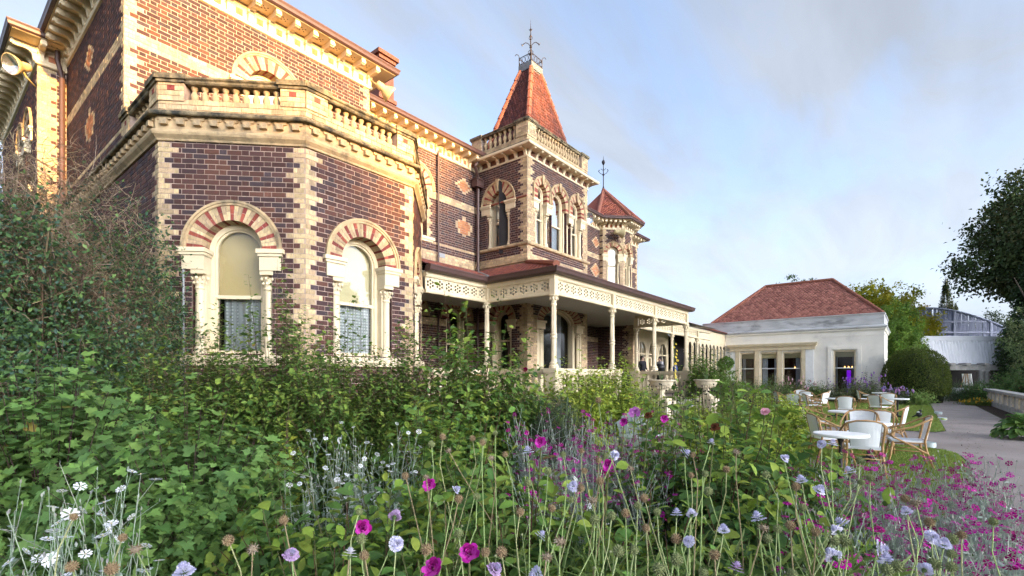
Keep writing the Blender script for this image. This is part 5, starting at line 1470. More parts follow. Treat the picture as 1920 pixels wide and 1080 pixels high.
TBS = [(1576, 7.2, 'round white bistro table nearest the flower bed'), (1628, 8.95, 'round white bistro table between the armchair facing us and the one seen from behind'),
       (1585, 11.8, 'round white bistro table just beyond the cross path'), (1683, 18.4, 'round white bistro table on black pedestal alone at the right of the far lawn'),
       (1568, 18.6, 'round white bistro table behind the lone armchair on the far lawn'), (1636, 21.7, 'round white bistro table beside the half-turned armchair on the far lawn'),
       (1650, 24.8, 'round white bistro table farthest away, near the flower border'), (1507, 22.0, 'round white bistro table hidden among the left cluster of armchairs')]
for i, (px, d, lb) in enumerate(TBS):
    x, y = at(px, d)
    if i == 0: tb_.location = (x, y, .02); tag(tb_, lb, 'table', 'bistro tables on the lawn')
    else: dup(tb_, (x, y, .02), i*.7, lb, 'table', 'bistro tables on the lawn')
# slatted garden chairs in the bed
def adirondack(px, d, deg, lb, m):
    x, y = at(px, d); t = emp('garden_chair', (x, y, 0), lb, 'chair', 'slatted garden chairs'); t.rotation_euler = (0, 0, face(deg))
    def part(n, b): link(n, b.mesh(n), t, local=True)
    for i in range(6):
        u = (i-2.5)/2.5; h = .98-.16*u*u
        b = MB().mat(m); x0 = u*.21-.036; f = 1.25
        b.extr([(x0, -.18, .32), (x0+.07, -.18, .32), (u*.21*f+.042, -.18-(h-.32)*.42, h-.02*abs(u)), (u*.21*f, -.18-(h-.32)*.42, h+.01), (u*.21*f-.042, -.18-(h-.32)*.42, h-.02*abs(u))], (0, -.02, 0)); part('back_slat', b)
    for i in range(5):
        b = MB().mat(m); b.box(-.27, .27, -.16+.1*i, -.075+.1*i, .30+.022*i, .32+.022*i); part('seat_slat', b)
    for s in (-1, 1):
        b = MB().mat(m); b.box(s*.30-.055, s*.30+.055, -.30, .42, .58, .605); part('arm', b)
        b = MB().mat(m); b.box(s*.29-.014, s*.29+.014, .30, .39, 0, .58); part('leg', b)
        b = MB().mat(m); b.extr([(s*.29-.014, -.48, 0), (s*.29-.014, -.40, 0), (s*.29-.014, .34, .30), (s*.29-.014, .34, .42)], (.028, 0, 0)); part('leg', b)
    b = MB().mat(m); b.box(-.26, .26, -.40, -.375, .55, .61); part('back_rail', b)
mat('slat_white', (.80, .82, .82), .5); mat('slat_grey', (.42, .48, .50), .55)
adirondack(1163, 9.2, 60, 'white slatted garden chair in the flower bed, taller left one of the pair', 'slat_white')
adirondack(1203, 8.7, 5, 'pale grey slatted garden chair in the flower bed, lower right one of the pair', 'slat_grey')
# ------------------------------------------------------------------ small things
x, y = at(1723, 18.4)
bd = emp('magpie', (x, y, .02), 'small black and white magpie standing on the lawn by the path', 'bird')
def blob(b, c, r, seg=10, n=6):
    b.lathe([(max(.0005, r[0]*math.sin(math.pi*i/n)), -r[2]*math.cos(math.pi*i/n)) for i in range(n+1)], c, seg, sy=r[1]/r[0], cap=False); return b
body = MB().mat('feather_black'); blob(body, (x, y, .17), (.065, .10, .10)); blob(body, (x-.01, y-.04, .30), (.04, .05, .05)); body.tube([(x, y+.06, .14), (x+.02, y+.2, .06)], [.04, .02], 6); body.tube([(x-.02, y-.08, .30), (x-.04, y-.14, .285)], [.012, .003], 5)
for s in (-1, 1): body.tube([(x+s*.025, y, .10), (x+s*.03, y-.01, 0)], .006, 4)
body.build('body', bd, True); wb = MB().mat('feather_white'); blob(wb, (x+.002, y+.012, .245), (.052, .06, .035)); blob(wb, (x+.062, y+.0, .16), (.012, .05, .05)); wb.build('white_patch', bd, True)
def tin(px, py, lb, r=.09, h=.09, cols=((.55, .62, .60),)):
    d = 1.6*924/(py-705); x, y = at(px, d)
    t = emp('candle_tin', (x, y, .01), lb, 'tin', 'tins along the path edge')
    b = MB().mat('tin').lathe([(r, 0), (r, h), (r*.93, h), (r*.9, h*.5), (.01, h*.5)], (x, y, .01), 20, cap=False); b.build('can', t, True)
    b = MB().mat('label_print'); n = 20
    for i in range(n):
        a0, a1 = 2*math.pi*i/n, 2*math.pi*(i+1)/n
        for j, (z0, z1) in enumerate(((.15, .5), (.5, .85))):
            b.col = random.choice(cols); q = lambda a, z: (x+(r+.002)*math.cos(a), y+(r+.002)*math.sin(a), .01+h*z); b.quad(q(a0, z0), q(a1, z0), q(a1, z1), q(a0, z1))
    stuff(b.build('label_print', t))
tin(1912, 972, 'tin with a garden picture label on the path at the right edge', .10, .085, ((.12, .3, .1), (.45, .12, .06), (.5, .5, .42), (.1, .22, .08)))
tin(1743, 839, 'pale tin at the corner where lawn meets the cross path', .115, .11)
tin(1733, 812, 'pale tin on the grass edge behind the profile armchair', .10, .10)
tin(1767, 788, 'green and yellow tin by the far lawn edge', .13, .09, ((.25, .42, .1), (.55, .55, .1), (.6, .6, .55)))
tin(1759, 777, 'grey tin farthest along the path edge', .13, .10)
def flood(c, aim, lb, arm, m='floodlight', s=1.0):
    c = Vector(c); t = emp('floodlight', c, lb, 'floodlight', 'floodlights on the house'); aim = Vector(aim).normalized()
    rot = aim.to_track_quat('Z', 'Y').to_matrix()
    def tf(b):
        b.v = [tuple(c+rot @ Vector(v)) for v in b.v]; return b
    tf(MB().mat(m).lathe([(.03, -.34*s), (.09*s, -.32*s), (.11*s, -.20*s), (.10*s, -.12*s), (.17*s, -.04*s), (.23*s, .08*s), (.24*s, .12*s), (.225*s, .12*s)], seg=16, cap=False)).build('housing', t, True)
    tf(MB().mat('reflector').lathe([(.225*s, .115*s), (.15*s, .02*s), (.02, -.03*s)], seg=16, cap=False)).build('reflector', t, True)
    b = MB().mat(m); b.tube([c-aim*.12*s, c+(Vector(arm)-c)*.5, Vector(arm)], .022, 6); b.build('arm', t, True)
flood((1.68, 16.9, 9.15), (-.75, -.45, -.35), 'dome floodlight on the far left wing under its eave', (2.08, 17.3, 8.95))
flood((8.45, 11.35, 9.5), (.9, -.3, -.55), 'floodlight with square-on reflector at the main eave corner', (8.15, 11.72, 9.85))
flood((21.0, 12.3, 9.3), (-.3, -.9, -.2), 'round floodlight tucked between the tower and the small oriel', (20.6, 13.3, 9.4), s=1.2)
flood((24.45, 12.25, 9.35), (.75, -.7, -.15), 'round floodlight on the corner of the small oriel bay', (24.5, 12.9, 9.5), s=1.2)
# dark bin and blue bottle on the verandah
x, y = at(1171, 17.6); b = MB().mat('bin_black').lathe([(.20, .88), (.24, 1.55), (.26, 1.56), (.26, 1.64), (.18, 1.72), (.01, 1.76)], (x, y, 0), 14); tag(b.build('drum_planter', None, True), 'black drum standing behind the gap in the verandah balustrade', 'drum')
b = MB().mat('blue_plastic').lathe([(.09, 1.80), (.10, 1.83), (.10, 1.98), (.05, 2.03), (.04, 2.07)], (20.43, 7.75, 0), 12); tag(b.build('blue_jar', None, True), 'small blue jar on the verandah balustrade by the end post', 'jar')
b = MB().mat('bin_black').lathe([(.16, .9), (.17, 1.9), (.23, 1.95), (.24, 2.0), (.20, 2.12), (.06, 2.18)], (22.2, 9.15, 0), 14); tag(b.build('black_urn', None, True), 'dark rounded urn lamp behind the end balustrade', 'lamp')
# two people standing in the garden room doorway
def person(x, y, z0, rz, lb, top, hairlen):
    J = {'pel': (0, 0, .95), 'sp': (0, .0, 1.18), 'ch': (0, -.01, 1.36), 'nk': (0, 0, 1.47), 'hd': (0, .015, 1.56), 'cr': (0, .0, 1.66),
         'lh': (-.10, 0, .90), 'lk': (-.11, .02, .50), 'la': (-.11, -.02, .09), 'lt': (-.12, .13, .03), 'rh': (.10, 0, .90), 'rk': (.11, .04, .50), 'ra': (.11, -.01, .09), 'rt': (.12, .14, .03),
         'ls': (-.18, 0, 1.40), 'le': (-.24, -.01, 1.12), 'lw': (-.16, .18, .98), 'lf': (-.10, .25, .98), 'rs': (.18, 0, 1.40), 're': (.24, -.02, 1.12), 'rw': (.20, .16, .96), 'rf': (.17, .24, .95)}
    Rr = {'pel': .15, 'sp': .125, 'ch': .15, 'nk': .055, 'hd': .085, 'cr': .075, 'lh': .095, 'lk': .06, 'la': .042, 'lt': .035, 'rh': .095, 'rk': .06, 'ra': .042, 'rt': .035, 'ls': .06, 'le': .043, 'lw': .03, 'lf': .03, 'rs': .06, 're': .043, 'rw': .03, 'rf': .03}
    K = list(J); E_ = [('pel', 'sp'), ('sp', 'ch'), ('ch', 'nk'), ('nk', 'hd'), ('hd', 'cr'), ('pel', 'lh'), ('lh', 'lk'), ('lk', 'la'), ('la', 'lt'), ('pel', 'rh'), ('rh', 'rk'), ('rk', 'ra'), ('ra', 'rt'), ('ch', 'ls'), ('ls', 'le'), ('le', 'lw'), ('lw', 'lf'), ('ch', 'rs'), ('rs', 're'), ('re', 'rw'), ('rw', 'rf')]
    V = [J[k] for k in K]; RR = [Rr[k] for k in K]; ED = [(K.index(a), K.index(b_)) for a, b_ in E_]
    for s, w in (('lw', -1), ('rw', 1)):       # fingers and thumb
        base = K.index(s[0]+'f'); p = J[s[0]+'f']
        for i in range(4):
            V += [(p[0]+.018*(i-1.5), p[1]+.045, p[2]-.005), (p[0]+.018*(i-1.5), p[1]+.075-.006*abs(i-1), p[2]-.03)]; RR += [.009, .008]; ED += [(base, len(V)-2), (len(V)-2, len(V)-1)]
        V += [(p[0]-w*.04, p[1]+.02, p[2]+.01)]; RR += [.01]; ED += [(base, len(V)-1)]
    me = bpy.data.meshes.new('person'); me.from_pydata(V, ED, [])
    o = bpy.data.objects.new('person', me); COL.objects.link(o)
    md = o.modifiers.new('skin', 'SKIN'); sd = o.modifiers.new('sub', 'SUBSURF'); sd.levels = 1; sd.render_levels = 1
    for i, r in enumerate(RR): me.skin_vertices[0].data[i].radius = (r, r*.85)
    me.skin_vertices[0].data[0].use_root = True
    dg = bpy.context.evaluated_depsgraph_get(); m2 = bpy.data.meshes.new_from_object(o.evaluated_get(dg)); bpy.data.objects.remove(o)
    for q in ('skin', top, 'cloth_dark', 'hair'): m2.materials.append(MAT[q])
    for p in m2.polygons:
        c = p.center; p.use_smooth = True
        p.material_index = 3 if (c.z > 1.53 and (c.y < .02 or c.z > 1.64)) else 0 if c.z > 1.45 or (c.y > .15 and c.z > .8) else 1 if c.z > .92 else 2
    t = emp('person', (x, y, z0), lb, 'person', rz=rz); link('body', m2, t, local=True)
    h = MB().mat('hair'); blob(h, (0, -.03, 1.60), (.095, .10, .11)); h.lathe([(.085, 1.60), (.09, 1.60-hairlen*.6), (.05, 1.60-hairlen)], (0, -.055, 0), 10, sy=.55); link('hair', h.mesh('hair', True), t, local=True)
    f = MB().mat('hair')
    for s in (-1, 1): blob(f, (s*.032, .087, 1.575), (.012, .006, .008), 6, 4)
    link('eyes', f.mesh('eyes'), t, local=True); f = MB().mat('skin'); blob(f, (0, .10, 1.55), (.013, .02, .022), 6, 4); link('nose', f.mesh('nose', True), t, local=True)
person(22.4, 10.1, .88, R_(160), 'person with long dark hair in a black top standing on the shaded verandah', 'cloth_dark', .30)
person(24.0, 9.9, .88, R_(60), 'person with short dark hair in a pale shirt by the open door', 'cloth_pale', .08)
# ------------------------------------------------------------------ plants
def unit(a): return a/np.maximum(np.linalg.norm(a, axis=-1, keepdims=True), 1e-9)
TPL = {
 'simple': (np.array([(0, 0, 0), (-.5, .45, .09), (0, .5, 0), (.5, .45, .09), (0, 1, -.10)], float), [(0, 2, 1), (0, 3, 2), (1, 2, 4), (2, 3, 4)]),
 'oval': (np.array([(0, 0, 0), (-.36, .22, .07), (-.5, .5, .09), (-.32, .8, .04), (0, 1, -.12), (.32, .8, .04), (.5, .5, .09), (.36, .22, .07), (0, .3, 0), (0, .65, -.01)], float),
          [(0, 8, 1), (1, 8, 2), (8, 9, 2), (2, 9, 3), (9, 4, 3), (0, 7, 8), (7, 6, 8), (8, 6, 9), (6, 5, 9), (5, 4, 9)]),
 'lobed': (np.array([(0, .05, 0), (-.28, -.06, .04), (-.62, .30, .07), (-.27, .40, .03), (-.34, .72, .03), (-.14, .66, 0), (0, 1, -.10), (.14, .66, 0), (.34, .72, .03), (.27, .40, .03), (.62, .30, .07), (.28, -.06, .04), (0, .38, -.02)], float),
           [(12, i, (i+1) % 12) for i in range(12)]),
 'blade': (np.array([(-.5, 0, 0), (.5, 0, 0), (-.42, .4, .05), (.42, .4, .05), (-.25, .75, .02), (.25, .75, .02), (0, 1, -.08)], float), [(0, 1, 3), (0, 3, 2), (2, 3, 5), (2, 5, 4), (4, 5, 6)]),
}
def leaf_arrays(P, D, N, L, W, tpl):
    T, F = TPL[tpl]; n = len(P)
    D = unit(D); X = unit(np.cross(D, N)); Z = np.cross(X, D)
    V = P[:, None] + X[:, None]*(T[None, :, :1]*W[:, None, None]) + D[:, None]*(T[None, :, 1:2]*L[:, None, None]) + Z[:, None]*(T[None, :, 2:3]*L[:, None, None])
    k = len(T)
    return V.reshape(-1, 3), (np.arange(n)[:, None, None]*k+np.array(F)[None]).reshape(-1, 3), k
def stem_arrays(PT, RD, seg=3):
    """PT (m,k,3) polylines, RD (m,k) radii"""
    m, k, _ = PT.shape
    d = unit(np.gradient(PT, axis=1)); ref = np.where(np.abs(d[..., 2:3]) > .9, np.array([1., 0, 0]), np.array([0, 0, 1.]))
    a = unit(np.cross(d, ref)); b = np.cross(d, a)
    ang = np.arange(seg)*2*np.pi/seg
    V = PT[:, :, None] + (a[:, :, None]*np.cos(ang)[None, None, :, None]+b[:, :, None]*np.sin(ang)[None, None, :, None])*RD[:, :, None, None]
    idx = np.arange(m*k*seg).reshape(m, k, seg); nx = np.roll(idx, -1, axis=2)
    F = np.stack([idx[:, :-1], nx[:, :-1], nx[:, 1:], idx[:, 1:]], -1).reshape(-1, 4)
    return V.reshape(-1, 3), F
def pickcols(cols, n, var=.18):
    cols = np.array(cols, float); c = cols[rng.integers(0, len(cols), n)]
    return c*rng.uniform(1-var, 1+var, (n, 1))*rng.uniform(.94, 1.06, (n, 3))
def add_foliage(parent, P, D, N, L, W, tpl, C, m='leaf', name='foliage'):
    C = C*np.where(C[:, 1:2] > C[:, 2:3]*1.6, np.array([[1.14, 1.08, .84]]), 1.0)
    V, F, k = leaf_arrays(P, D, N, L, W, tpl)
    return stuff(np_mesh(name, V, F, np.repeat(C, k, 0), m, parent))
def add_stems(parent, PT, RD, cols, seg=3, name='stems'):
    V, F = stem_arrays(PT, RD, seg); m = len(PT)
    C = np.repeat(pickcols(cols, m, .2), len(V)//m, 0)
    return stuff(np_mesh(name, V, F, C, 'twig', parent))
G_ROSE = [(0.1037, 0.2074, 0.0549), (0.0854, 0.1769, 0.0549), (0.122, 0.2318, 0.061), (0.1586, 0.2684, 0.0671), (0.0793, 0.1586, 0.061)]
G_LIME = [(0.286, 0.39, 0.065), (0.234, 0.338, 0.065), (0.338, 0.403, 0.078), (0.195, 0.286, 0.065)]
G_DARK = [(0.0549, 0.122, 0.0427), (0.0671, 0.1464, 0.0488), (0.0488, 0.1037, 0.0427), (0.0915, 0.1708, 0.0549)]
G_LOBE = [(0.1037, 0.2013, 0.0732), (0.122, 0.2318, 0.0793), (0.0854, 0.1708, 0.0671), (0.1464, 0.2623, 0.0854)]
G_FINE = [(.075, .155, .042), (.095, .185, .05), (.062, .125, .038), (.12, .205, .055), (.105, .17, .05)]
G_GREY = [(0.319, 0.392, 0.319), (0.392, 0.464, 0.392), (0.261, 0.334, 0.261), (0.45, 0.507, 0.435)]
TW = [(.11, .075, .045), (.14, .10, .06), (.08, .055, .04)]
TWG = [(.12, .15, .06), (.10, .12, .05), (.13, .10, .06)]
def shrub(name, label, cat, px, d, r, h, ntw, lpt, L, tpl, cols, group=None, z0=.0, ry=None, tw=TW, top=.75, wr=.62, lump=.22, twr=.006, thin=.4, droop=.15, m='leaf', pos=None, young=None, tlow=.30, crown0=.0, spread=.35, emin=-.10):
    x, y = pos if pos else at(px, d)
    ry = ry or r
    t = emp(name, (x, y, z0), label, cat, group)
    ph = rng.uniform(0, 6.28, 4)
    a = rng.uniform(0, 6.283, ntw); e = np.arcsin(rng.uniform(emin, 1, ntw)); q = rng.uniform(thin, 1, ntw)**.5
    lum = 1+lump*(np.sin(3*a+ph[0])*.5+np.sin(5*a+ph[1]+4*e)*.35+np.sin(7*e+ph[2])*.4)+rng.normal(0, lump*.3, ntw)
    hz = h-crown0
    tip = np.stack([np.cos(a)*np.cos(e)*r*q*lum, np.sin(a)*np.cos(e)*ry*q*lum, crown0+hz*(.16+.84*np.sin(e)*q*lum).clip(.05, 1.25)], 1)
    base = np.stack([tip[:, 0]*spread*rng.uniform(.4, 1, ntw), tip[:, 1]*spread*rng.uniform(.4, 1, ntw), np.full(ntw, crown0*.6)], 1)
    mid = (base+tip)/2; mid[:, :2] *= .88; mid[:, 2] += .10*h
    s = np.linspace(0, 1, 5)[None, :, None]
    PT = (1-s)**2*base[:, None]+2*s*(1-s)*mid[:, None]+s*s*tip[:, None]
    o = np.array([x, y, z0])
    RD = np.linspace(1, .35, 5)[None]*twr*rng.uniform(.6, 1.3, (ntw, 1))
    add_stems(t, PT+o, RD, tw)
    n = ntw*lpt
    i = np.repeat(np.arange(ntw), lpt); u = rng.uniform(tlow, 1.02, n)[:, None]
    P = (1-u)**2*base[i]+2*u*(1-u)*mid[i]+u*u*tip[i]
    T = unit(2*(1-u)*(mid[i]-base[i])+2*u*(tip[i]-mid[i]))
    sd = unit(np.cross(T, rng.normal(0, 1, (n, 3))))
    D = unit(T*rng.uniform(.1, .8, (n, 1))+sd+np.array([0, 0, -droop])*rng.uniform(0, 2, (n, 1)))
    P = P+sd*L*rng.uniform(.1, .7, (n, 1))
    out = unit(np.stack([P[:, 0], P[:, 1], np.full(n, .5*h)], 1))
    N = unit(np.array([0, 0, 1.0])*.9+out*.5+rng.normal(0, .45, (n, 3)))
    LL = L*np.exp(rng.normal(-.08, .30, n)).clip(.35, 1.7)
    C = pickcols(cols, n)
    k = rng.uniform(0, 1, n) < .007; C[k] = pickcols([(.20, .15, .05), (.16, .10, .05), (.22, .20, .06)], k.sum())
    if young is not None:
        k = (u[:, 0] > .86) & (rng.uniform(0, 1, n) < .5); C[k] = pickcols(young, k.sum())
    P = P+o; P[:, 2] = np.maximum(P[:, 2], .02)
    add_foliage(t, P, D, N, LL, LL*wr*rng.uniform(.85, 1.15, n), tpl, C, m)
    return t
YNG = [(.17, .26, .05), (.20, .28, .06)]
# -- the overgrown hedge on the left: leafy below, bare brown twigs above
def twiggy(name, label, px, d, r, h, n, nl, cols, lhf, L=.045, ry=None, group=None):
    x, y = at(px, d); ry = ry or r
    t = emp(name, (x, y, 0), label, 'hedge', group)
    a = rng.uniform(0, 6.283, n); e = np.arcsin(rng.uniform(.0, 1, n)); q = rng.uniform(.35, .98, n)**.5
    lum = 1+.12*np.sin(3*a+1)+.1*np.sin(6*a+2*e)
    root = np.stack([np.cos(a)*np.cos(e)*r*q*lum, np.sin(a)*np.cos(e)*ry*q*lum, h*(.05+.95*np.sin(e)*q)*lum], 1)
    keep = (root[:, 2] > h*.56) | (rng.uniform(0, 1, n) < .16); root = root[keep]; n = len(root)
    ln = rng.uniform(.15, .55, n)[:, None]
    dr = unit(unit(root+np.array([0, 0, .2]))*.45+rng.normal(0, .75, (n, 3))+np.array([.1, 0, .05]))
    bend = rng.normal(0, .30, (n, 3))
    s = np.linspace(0, 1, 5)[None, :, None]
    PT = root[:, None]-dr[:, None]*ln[:, None]*.5+dr[:, None]*s*ln[:, None]+bend[:, None]*(s*s)*ln[:, None]
    PT[..., 2] = np.maximum(PT[..., 2], .02)
    RD = np.linspace(1, .4, 5)[None]*rng.uniform(.003, .0065, (n, 1))
    o = np.array([x, y, 0])
    add_stems(t, PT+o, RD, [(.19, .135, .085), (.24, .18, .115), (.13, .09, .06), (.28, .21, .15)] or [(.15, .105, .065), (.19, .14, .09), (.10, .07, .05), (.22, .17, .12)], 3, 'bare_twigs')
    # trunk canes
    k = 60; aa = rng.uniform(0, 6.283, k); b0 = np.stack([np.cos(aa)*r*.45, np.sin(aa)*ry*.45, np.zeros(k)], 1); b1 = np.stack([np.cos(aa)*r*.75, np.sin(aa)*ry*.75, rng.uniform(.4, .8, k)*h], 1)
    PT = b0[:, None]+(b1-b0)[:, None]*s+rng.normal(0, .04, (k, 5, 3)); PT[:, 0, 2] = 0
    add_stems(t, PT+o, np.linspace(1, .5, 5)[None]*rng.uniform(.01, .022, (k, 1)), TW, 4, 'stems')
    a = rng.uniform(0, 6.283, nl); e = np.arcsin(rng.uniform(-.02, 1, nl)); q = rng.uniform(.80, 1.06, nl)
    lum = 1+.12*np.sin(3*a+1)+.1*np.sin(6*a+2*e)+rng.normal(0, .04, nl)
    P = np.stack([np.cos(a)*np.cos(e)*r*q*lum, np.sin(a)*np.cos(e)*ry*q*lum, h*(.05+.95*np.sin(e)*q)*lum], 1)
    keep = P[:, 2] < h*lhf*(1+.28*np.sin(a*4+2)+.15*np.sin(a*9))+rng.normal(0, .28, nl)
    clump = np.sin(P[:, 0]*6+1)*np.sin(P[:, 1]*6+2)*np.sin(P[:, 2]*6) > -.32
    P = P[keep & clump]; nl = len(P)
    out = unit(P+np.array([0, 0, .3])); D = unit(rng.normal(0, .7, (nl, 3))+out*.4+np.array([0, 0, -.25])); N = unit(out+rng.normal(0, .5, (nl, 3))+np.array([0, 0, .5]))
    P = P+o; P[:, 2] = np.maximum(P[:, 2], .03); LL = L*rng.uniform(.6, 1.3, nl)
    add_foliage(t, P, D, N, LL, LL*.62, 'simple', pickcols(cols, nl, .25))
    # dark inner mass of older wood
    return t
G_HEDGE = [(0.062, 0.125, 0.056), (0.075, 0.15, 0.075), (0.056, 0.112, 0.069), (0.106, 0.188, 0.075), (0.069, 0.125, 0.088)]
twiggy('overgrown_hedge', 'tall overgrown hedge on the left, leafy below with bare brown twigs on top', -5, 6.3, 2.0, 4.45, 30000, 140000, G_HEDGE, .72, L=.058, ry=1.9)
twiggy('overgrown_hedge', 'lower sloping end of the twiggy hedge against the bay wall', 165, 6.9, .92, 3.15, 15000, 55000, G_HEDGE, .66, L=.055, ry=1.0)
# -- lobed-leaf shrubs
LB_ = dict(ntw=400, lpt=32, L=.070, tpl='lobed', cols=G_LOBE, wr=.95, tw=[(.05, .03, .03), (.07, .045, .04)], lump=.2, droop=.3)
shrub('mallow_bush', 'broad shrub of lobed maple-like leaves with dark stems, centre left', 'shrub', 350, 3.75, .95, 1.36, group='lobed-leaf shrubs', **LB_)
shrub('mallow_bush', 'lobed-leaf shrub leaning against the twiggy hedge at far left', 'shrub', 95, 4.0, .95, 1.85, group='lobed-leaf shrubs', **LB_)
shrub('mallow_bush', 'low lobed-leaf shrub spilling over the burgundy groundcover', 'shrub', 215, 3.15, .62, .92, group='lobed-leaf shrubs', **{**LB_, 'ntw': 190})
# -- fine-leaved bushes below the bay windows
FB = dict(ntw=900, lpt=44, L=.058, tpl='simple', cols=G_FINE, wr=.6, lump=.42, twr=.004, young=[(.15, .24, .055), (.18, .25, .06)], tlow=.22)
for px, d, r, h, lb in ((400, 6.0, .85, 2.05, 'fine-leaved bush below the left bay window'), (520, 6.3, .90, 2.42, 'tallest fine-leaved bush, at the corner between the bay windows'),
                        (640, 6.2, .90, 2.12, 'fine-leaved bush below the right bay window'), (745, 6.5, .80, 1.95, 'fine-leaved bush at the verandah end of the row below the bay')):
    shrub('leafy_bush', lb, 'shrub', px, d, r, h, group='fine-leaved bushes below the bay', **FB)
shrub('leafy_bush', 'dark fine-leaved bush between the hedge and the left bay window', 'shrub', 285, 5.8, .75, 1.8, group='fine-leaved bushes below the bay', **{**FB, 'cols': G_DARK})
shrub('mock_orange', 'small bush with bright lime leaves in front of the bay row', 'shrub', 535, 5.0, .22, 1.25, 26, 26, .055, 'simple', G_LIME, wr=.7)
# -- roses
RS = dict(tpl='oval', cols=G_ROSE, wr=.60, young=YNG, tw=[(.10, .05, .035), (.09, .10, .04)], lump=.3, twr=.006)
roses = [
 (885, 6.6, 1.0, 2.2, 640, 26, .078, 'largest rose bush in front of the verandah corner'),
 (975, 6.9, .68, 1.92, 300, 26, .075, 'rose bush with dark red buds near the verandah corner post'),
 (800, 5.0, .50, 1.62, 90, 22, .085, 'upright rose with long leaves left of the largest rose bush'),
 (870, 3.9, .75, 1.30, 170, 22, .07, 'rose bush in mid bed with reddish new shoots'),
 (745, 2.9, .62, 1.04, 130, 22, .07, 'rose bush behind the white campions, left of centre'),
 (985, 2.6, .72, 1.05, 190, 24, .065, 'rose bush in the foreground centre, below the magenta drift'),
 (620, 2.15, .52, .98, 110, 22, .07, 'foreground rose with broad pale leaves and thorny red stems'),
 (850, 1.95, .50, .90, 130, 22, .06, 'low rose foliage at bottom centre around the magenta roses'),
 (460, 1.75, .40, .76, 70, 20, .06, 'low rose foliage at bottom left'),
 (1130, 1.9, .55, .86, 130, 24, .05, 'low leafy rose at the bottom, right of centre'),
 (1345, 3.7, 1.0, 1.28, 330, 24, .075, 'dense dark-leaved rose bush in front of the lawn'),
 (1235, 3.9, .55, 1.12, 120, 22, .07, 'dark-leaved rose bush right of the magenta drift'),
 (700, 1.75, .45, .84, 110, 22, .06, 'low rose foliage at the bottom between the two broad-leaved roses'),
 (980, 1.75, .45, .84, 110, 22, .055, 'low rose foliage at the bottom, just left of the frame centre'),
 (1290, 1.9, .5, .82, 110, 22, .05, 'low leafy growth at the bottom below the dark-leaved bush'),
 (1450, 1.9, .5, .80, 110, 22, .05, 'low leafy growth at the bottom left of the silver drift'),
 (560, 2.9, .6, .95, 130, 24, .065, 'rose foliage right of the burgundy groundcover'),
 (690, 2.5, .55, .98, 130, 24, .065, 'rose foliage in front of the middle white campions'),
 (1090, 2.7, .6, .98, 150, 24, .06, 'leafy rose right of the foreground centre, under the seed heads'),
 (1200, 2.4, .5, .86, 120, 24, .055, 'leafy rose below the magenta drift, right half'),
 (1420, 2.7, .6, .92, 150, 24, .06, 'leafy rose in front of the dense dark-leaved bush'),
 (1540, 2.9, .45, .80, 90, 22, .055, 'leafy rose at the left end of the silver drift'),
 (1490, 4.3, .55, 1.10, 100, 22, .075, 'rose bush reaching out over the lawn edge'),
]
for px, d, r, h, nt, lp, L, lb in roses:
    shrub('rose_bush', lb, 'rose', px, d, r, h, nt, lp, L, group='rose bushes in the bed', **{**RS, **({'cols': G_DARK+G_ROSE[:2]} if 'dark' in lb else {})})
for px, d, h, lb in ((1415, 4.4, 1.82, 'tall arching rose shoots rising in front of the pavilion'), (1235, 4.6, 1.62, 'single tall rose shoot in front of the left urn'), (1375, 4.9, 1.60, 'thin rose shoot beside the tall arching ones')):
    shrub('rose_shoot', lb, 'rose', px, d, .55, h, 15, 20, .09, 'oval', [(.13, .22, .05), (.10, .19, .05), (.17, .26, .06)], group='tall rose shoots', wr=.55, tw=[(.12, .12, .05)], tlow=.35, thin=.6, lump=.1, spread=.15, twr=.007, emin=.62)
# -- golden green shrubs by the verandah and the steps
GG = dict(ntw=560, lpt=42, L=.072, tpl='simple', cols=G_LIME, wr=.55, tw=TWG, lump=.3, twr=.004, tlow=.2)
for px, d, r, h, lb in ((1085, 9.2, .95, 1.86, 'golden green hedge bush below the verandah balustrade, nearest the rose'), (1150, 9.6, .95, 1.80, 'golden green hedge bush below the verandah balustrade, middle one'),
                        (1200, 11.0, .7, 1.25, 'golden green bush beside the verandah steps'), (1285, 9.0, .95, 1.10, 'yellow-green coneflower clump in front of the left urn'),
                        (1365, 9.4, .95, 1.06, 'yellow-green coneflower clump in front of the right urn'), (1440, 10.6, .95, 1.25, 'yellow-green clump at the lawn edge left of the chairs'), (1125, 11.2, .8, 1.15, 'yellow-green leafy clump behind the garden chairs')):
    shrub('golden_shrub', lb, 'shrub', px, d, r, h, group='golden green shrubs', **GG)
# dark cone centres standing over the coneflower clumps
def cones(px, d, r, h, n, lb):
    x, y = at(px, d); t = emp('coneflower', (x, y, 0), lb, 'flowers', 'seeding coneflowers')
    a = rng.uniform(0, 6.28, n); q = rng.uniform(0, 1, n)**.5*r; hh = h*rng.uniform(.75, 1.08, n)
    T = np.stack([x+np.cos(a)*q, y+np.sin(a)*q, hh], 1); B = T.copy(); B[:, :2] += rng.normal(0, .08, (n, 2)); B[:, 2] = 0
    s = np.linspace(0, 1, 4)[None, :, None]; add_stems(t, B[:, None]+(T-B)[:, None]*s, np.full((n, 4), .004), TWG)
    b = MB().mat('hair')
    for p in T: blob(b, tuple(p), (.014, .014, .016), 6, 4)
    stuff(b.build('cone_heads', t))
cones(1290, 8.8, .85, 1.36, 90, 'dark seed cones of coneflowers in front of the left urn'); cones(1370, 9.2, .85, 1.28, 80, 'dark seed cones of coneflowers in front of the right urn')
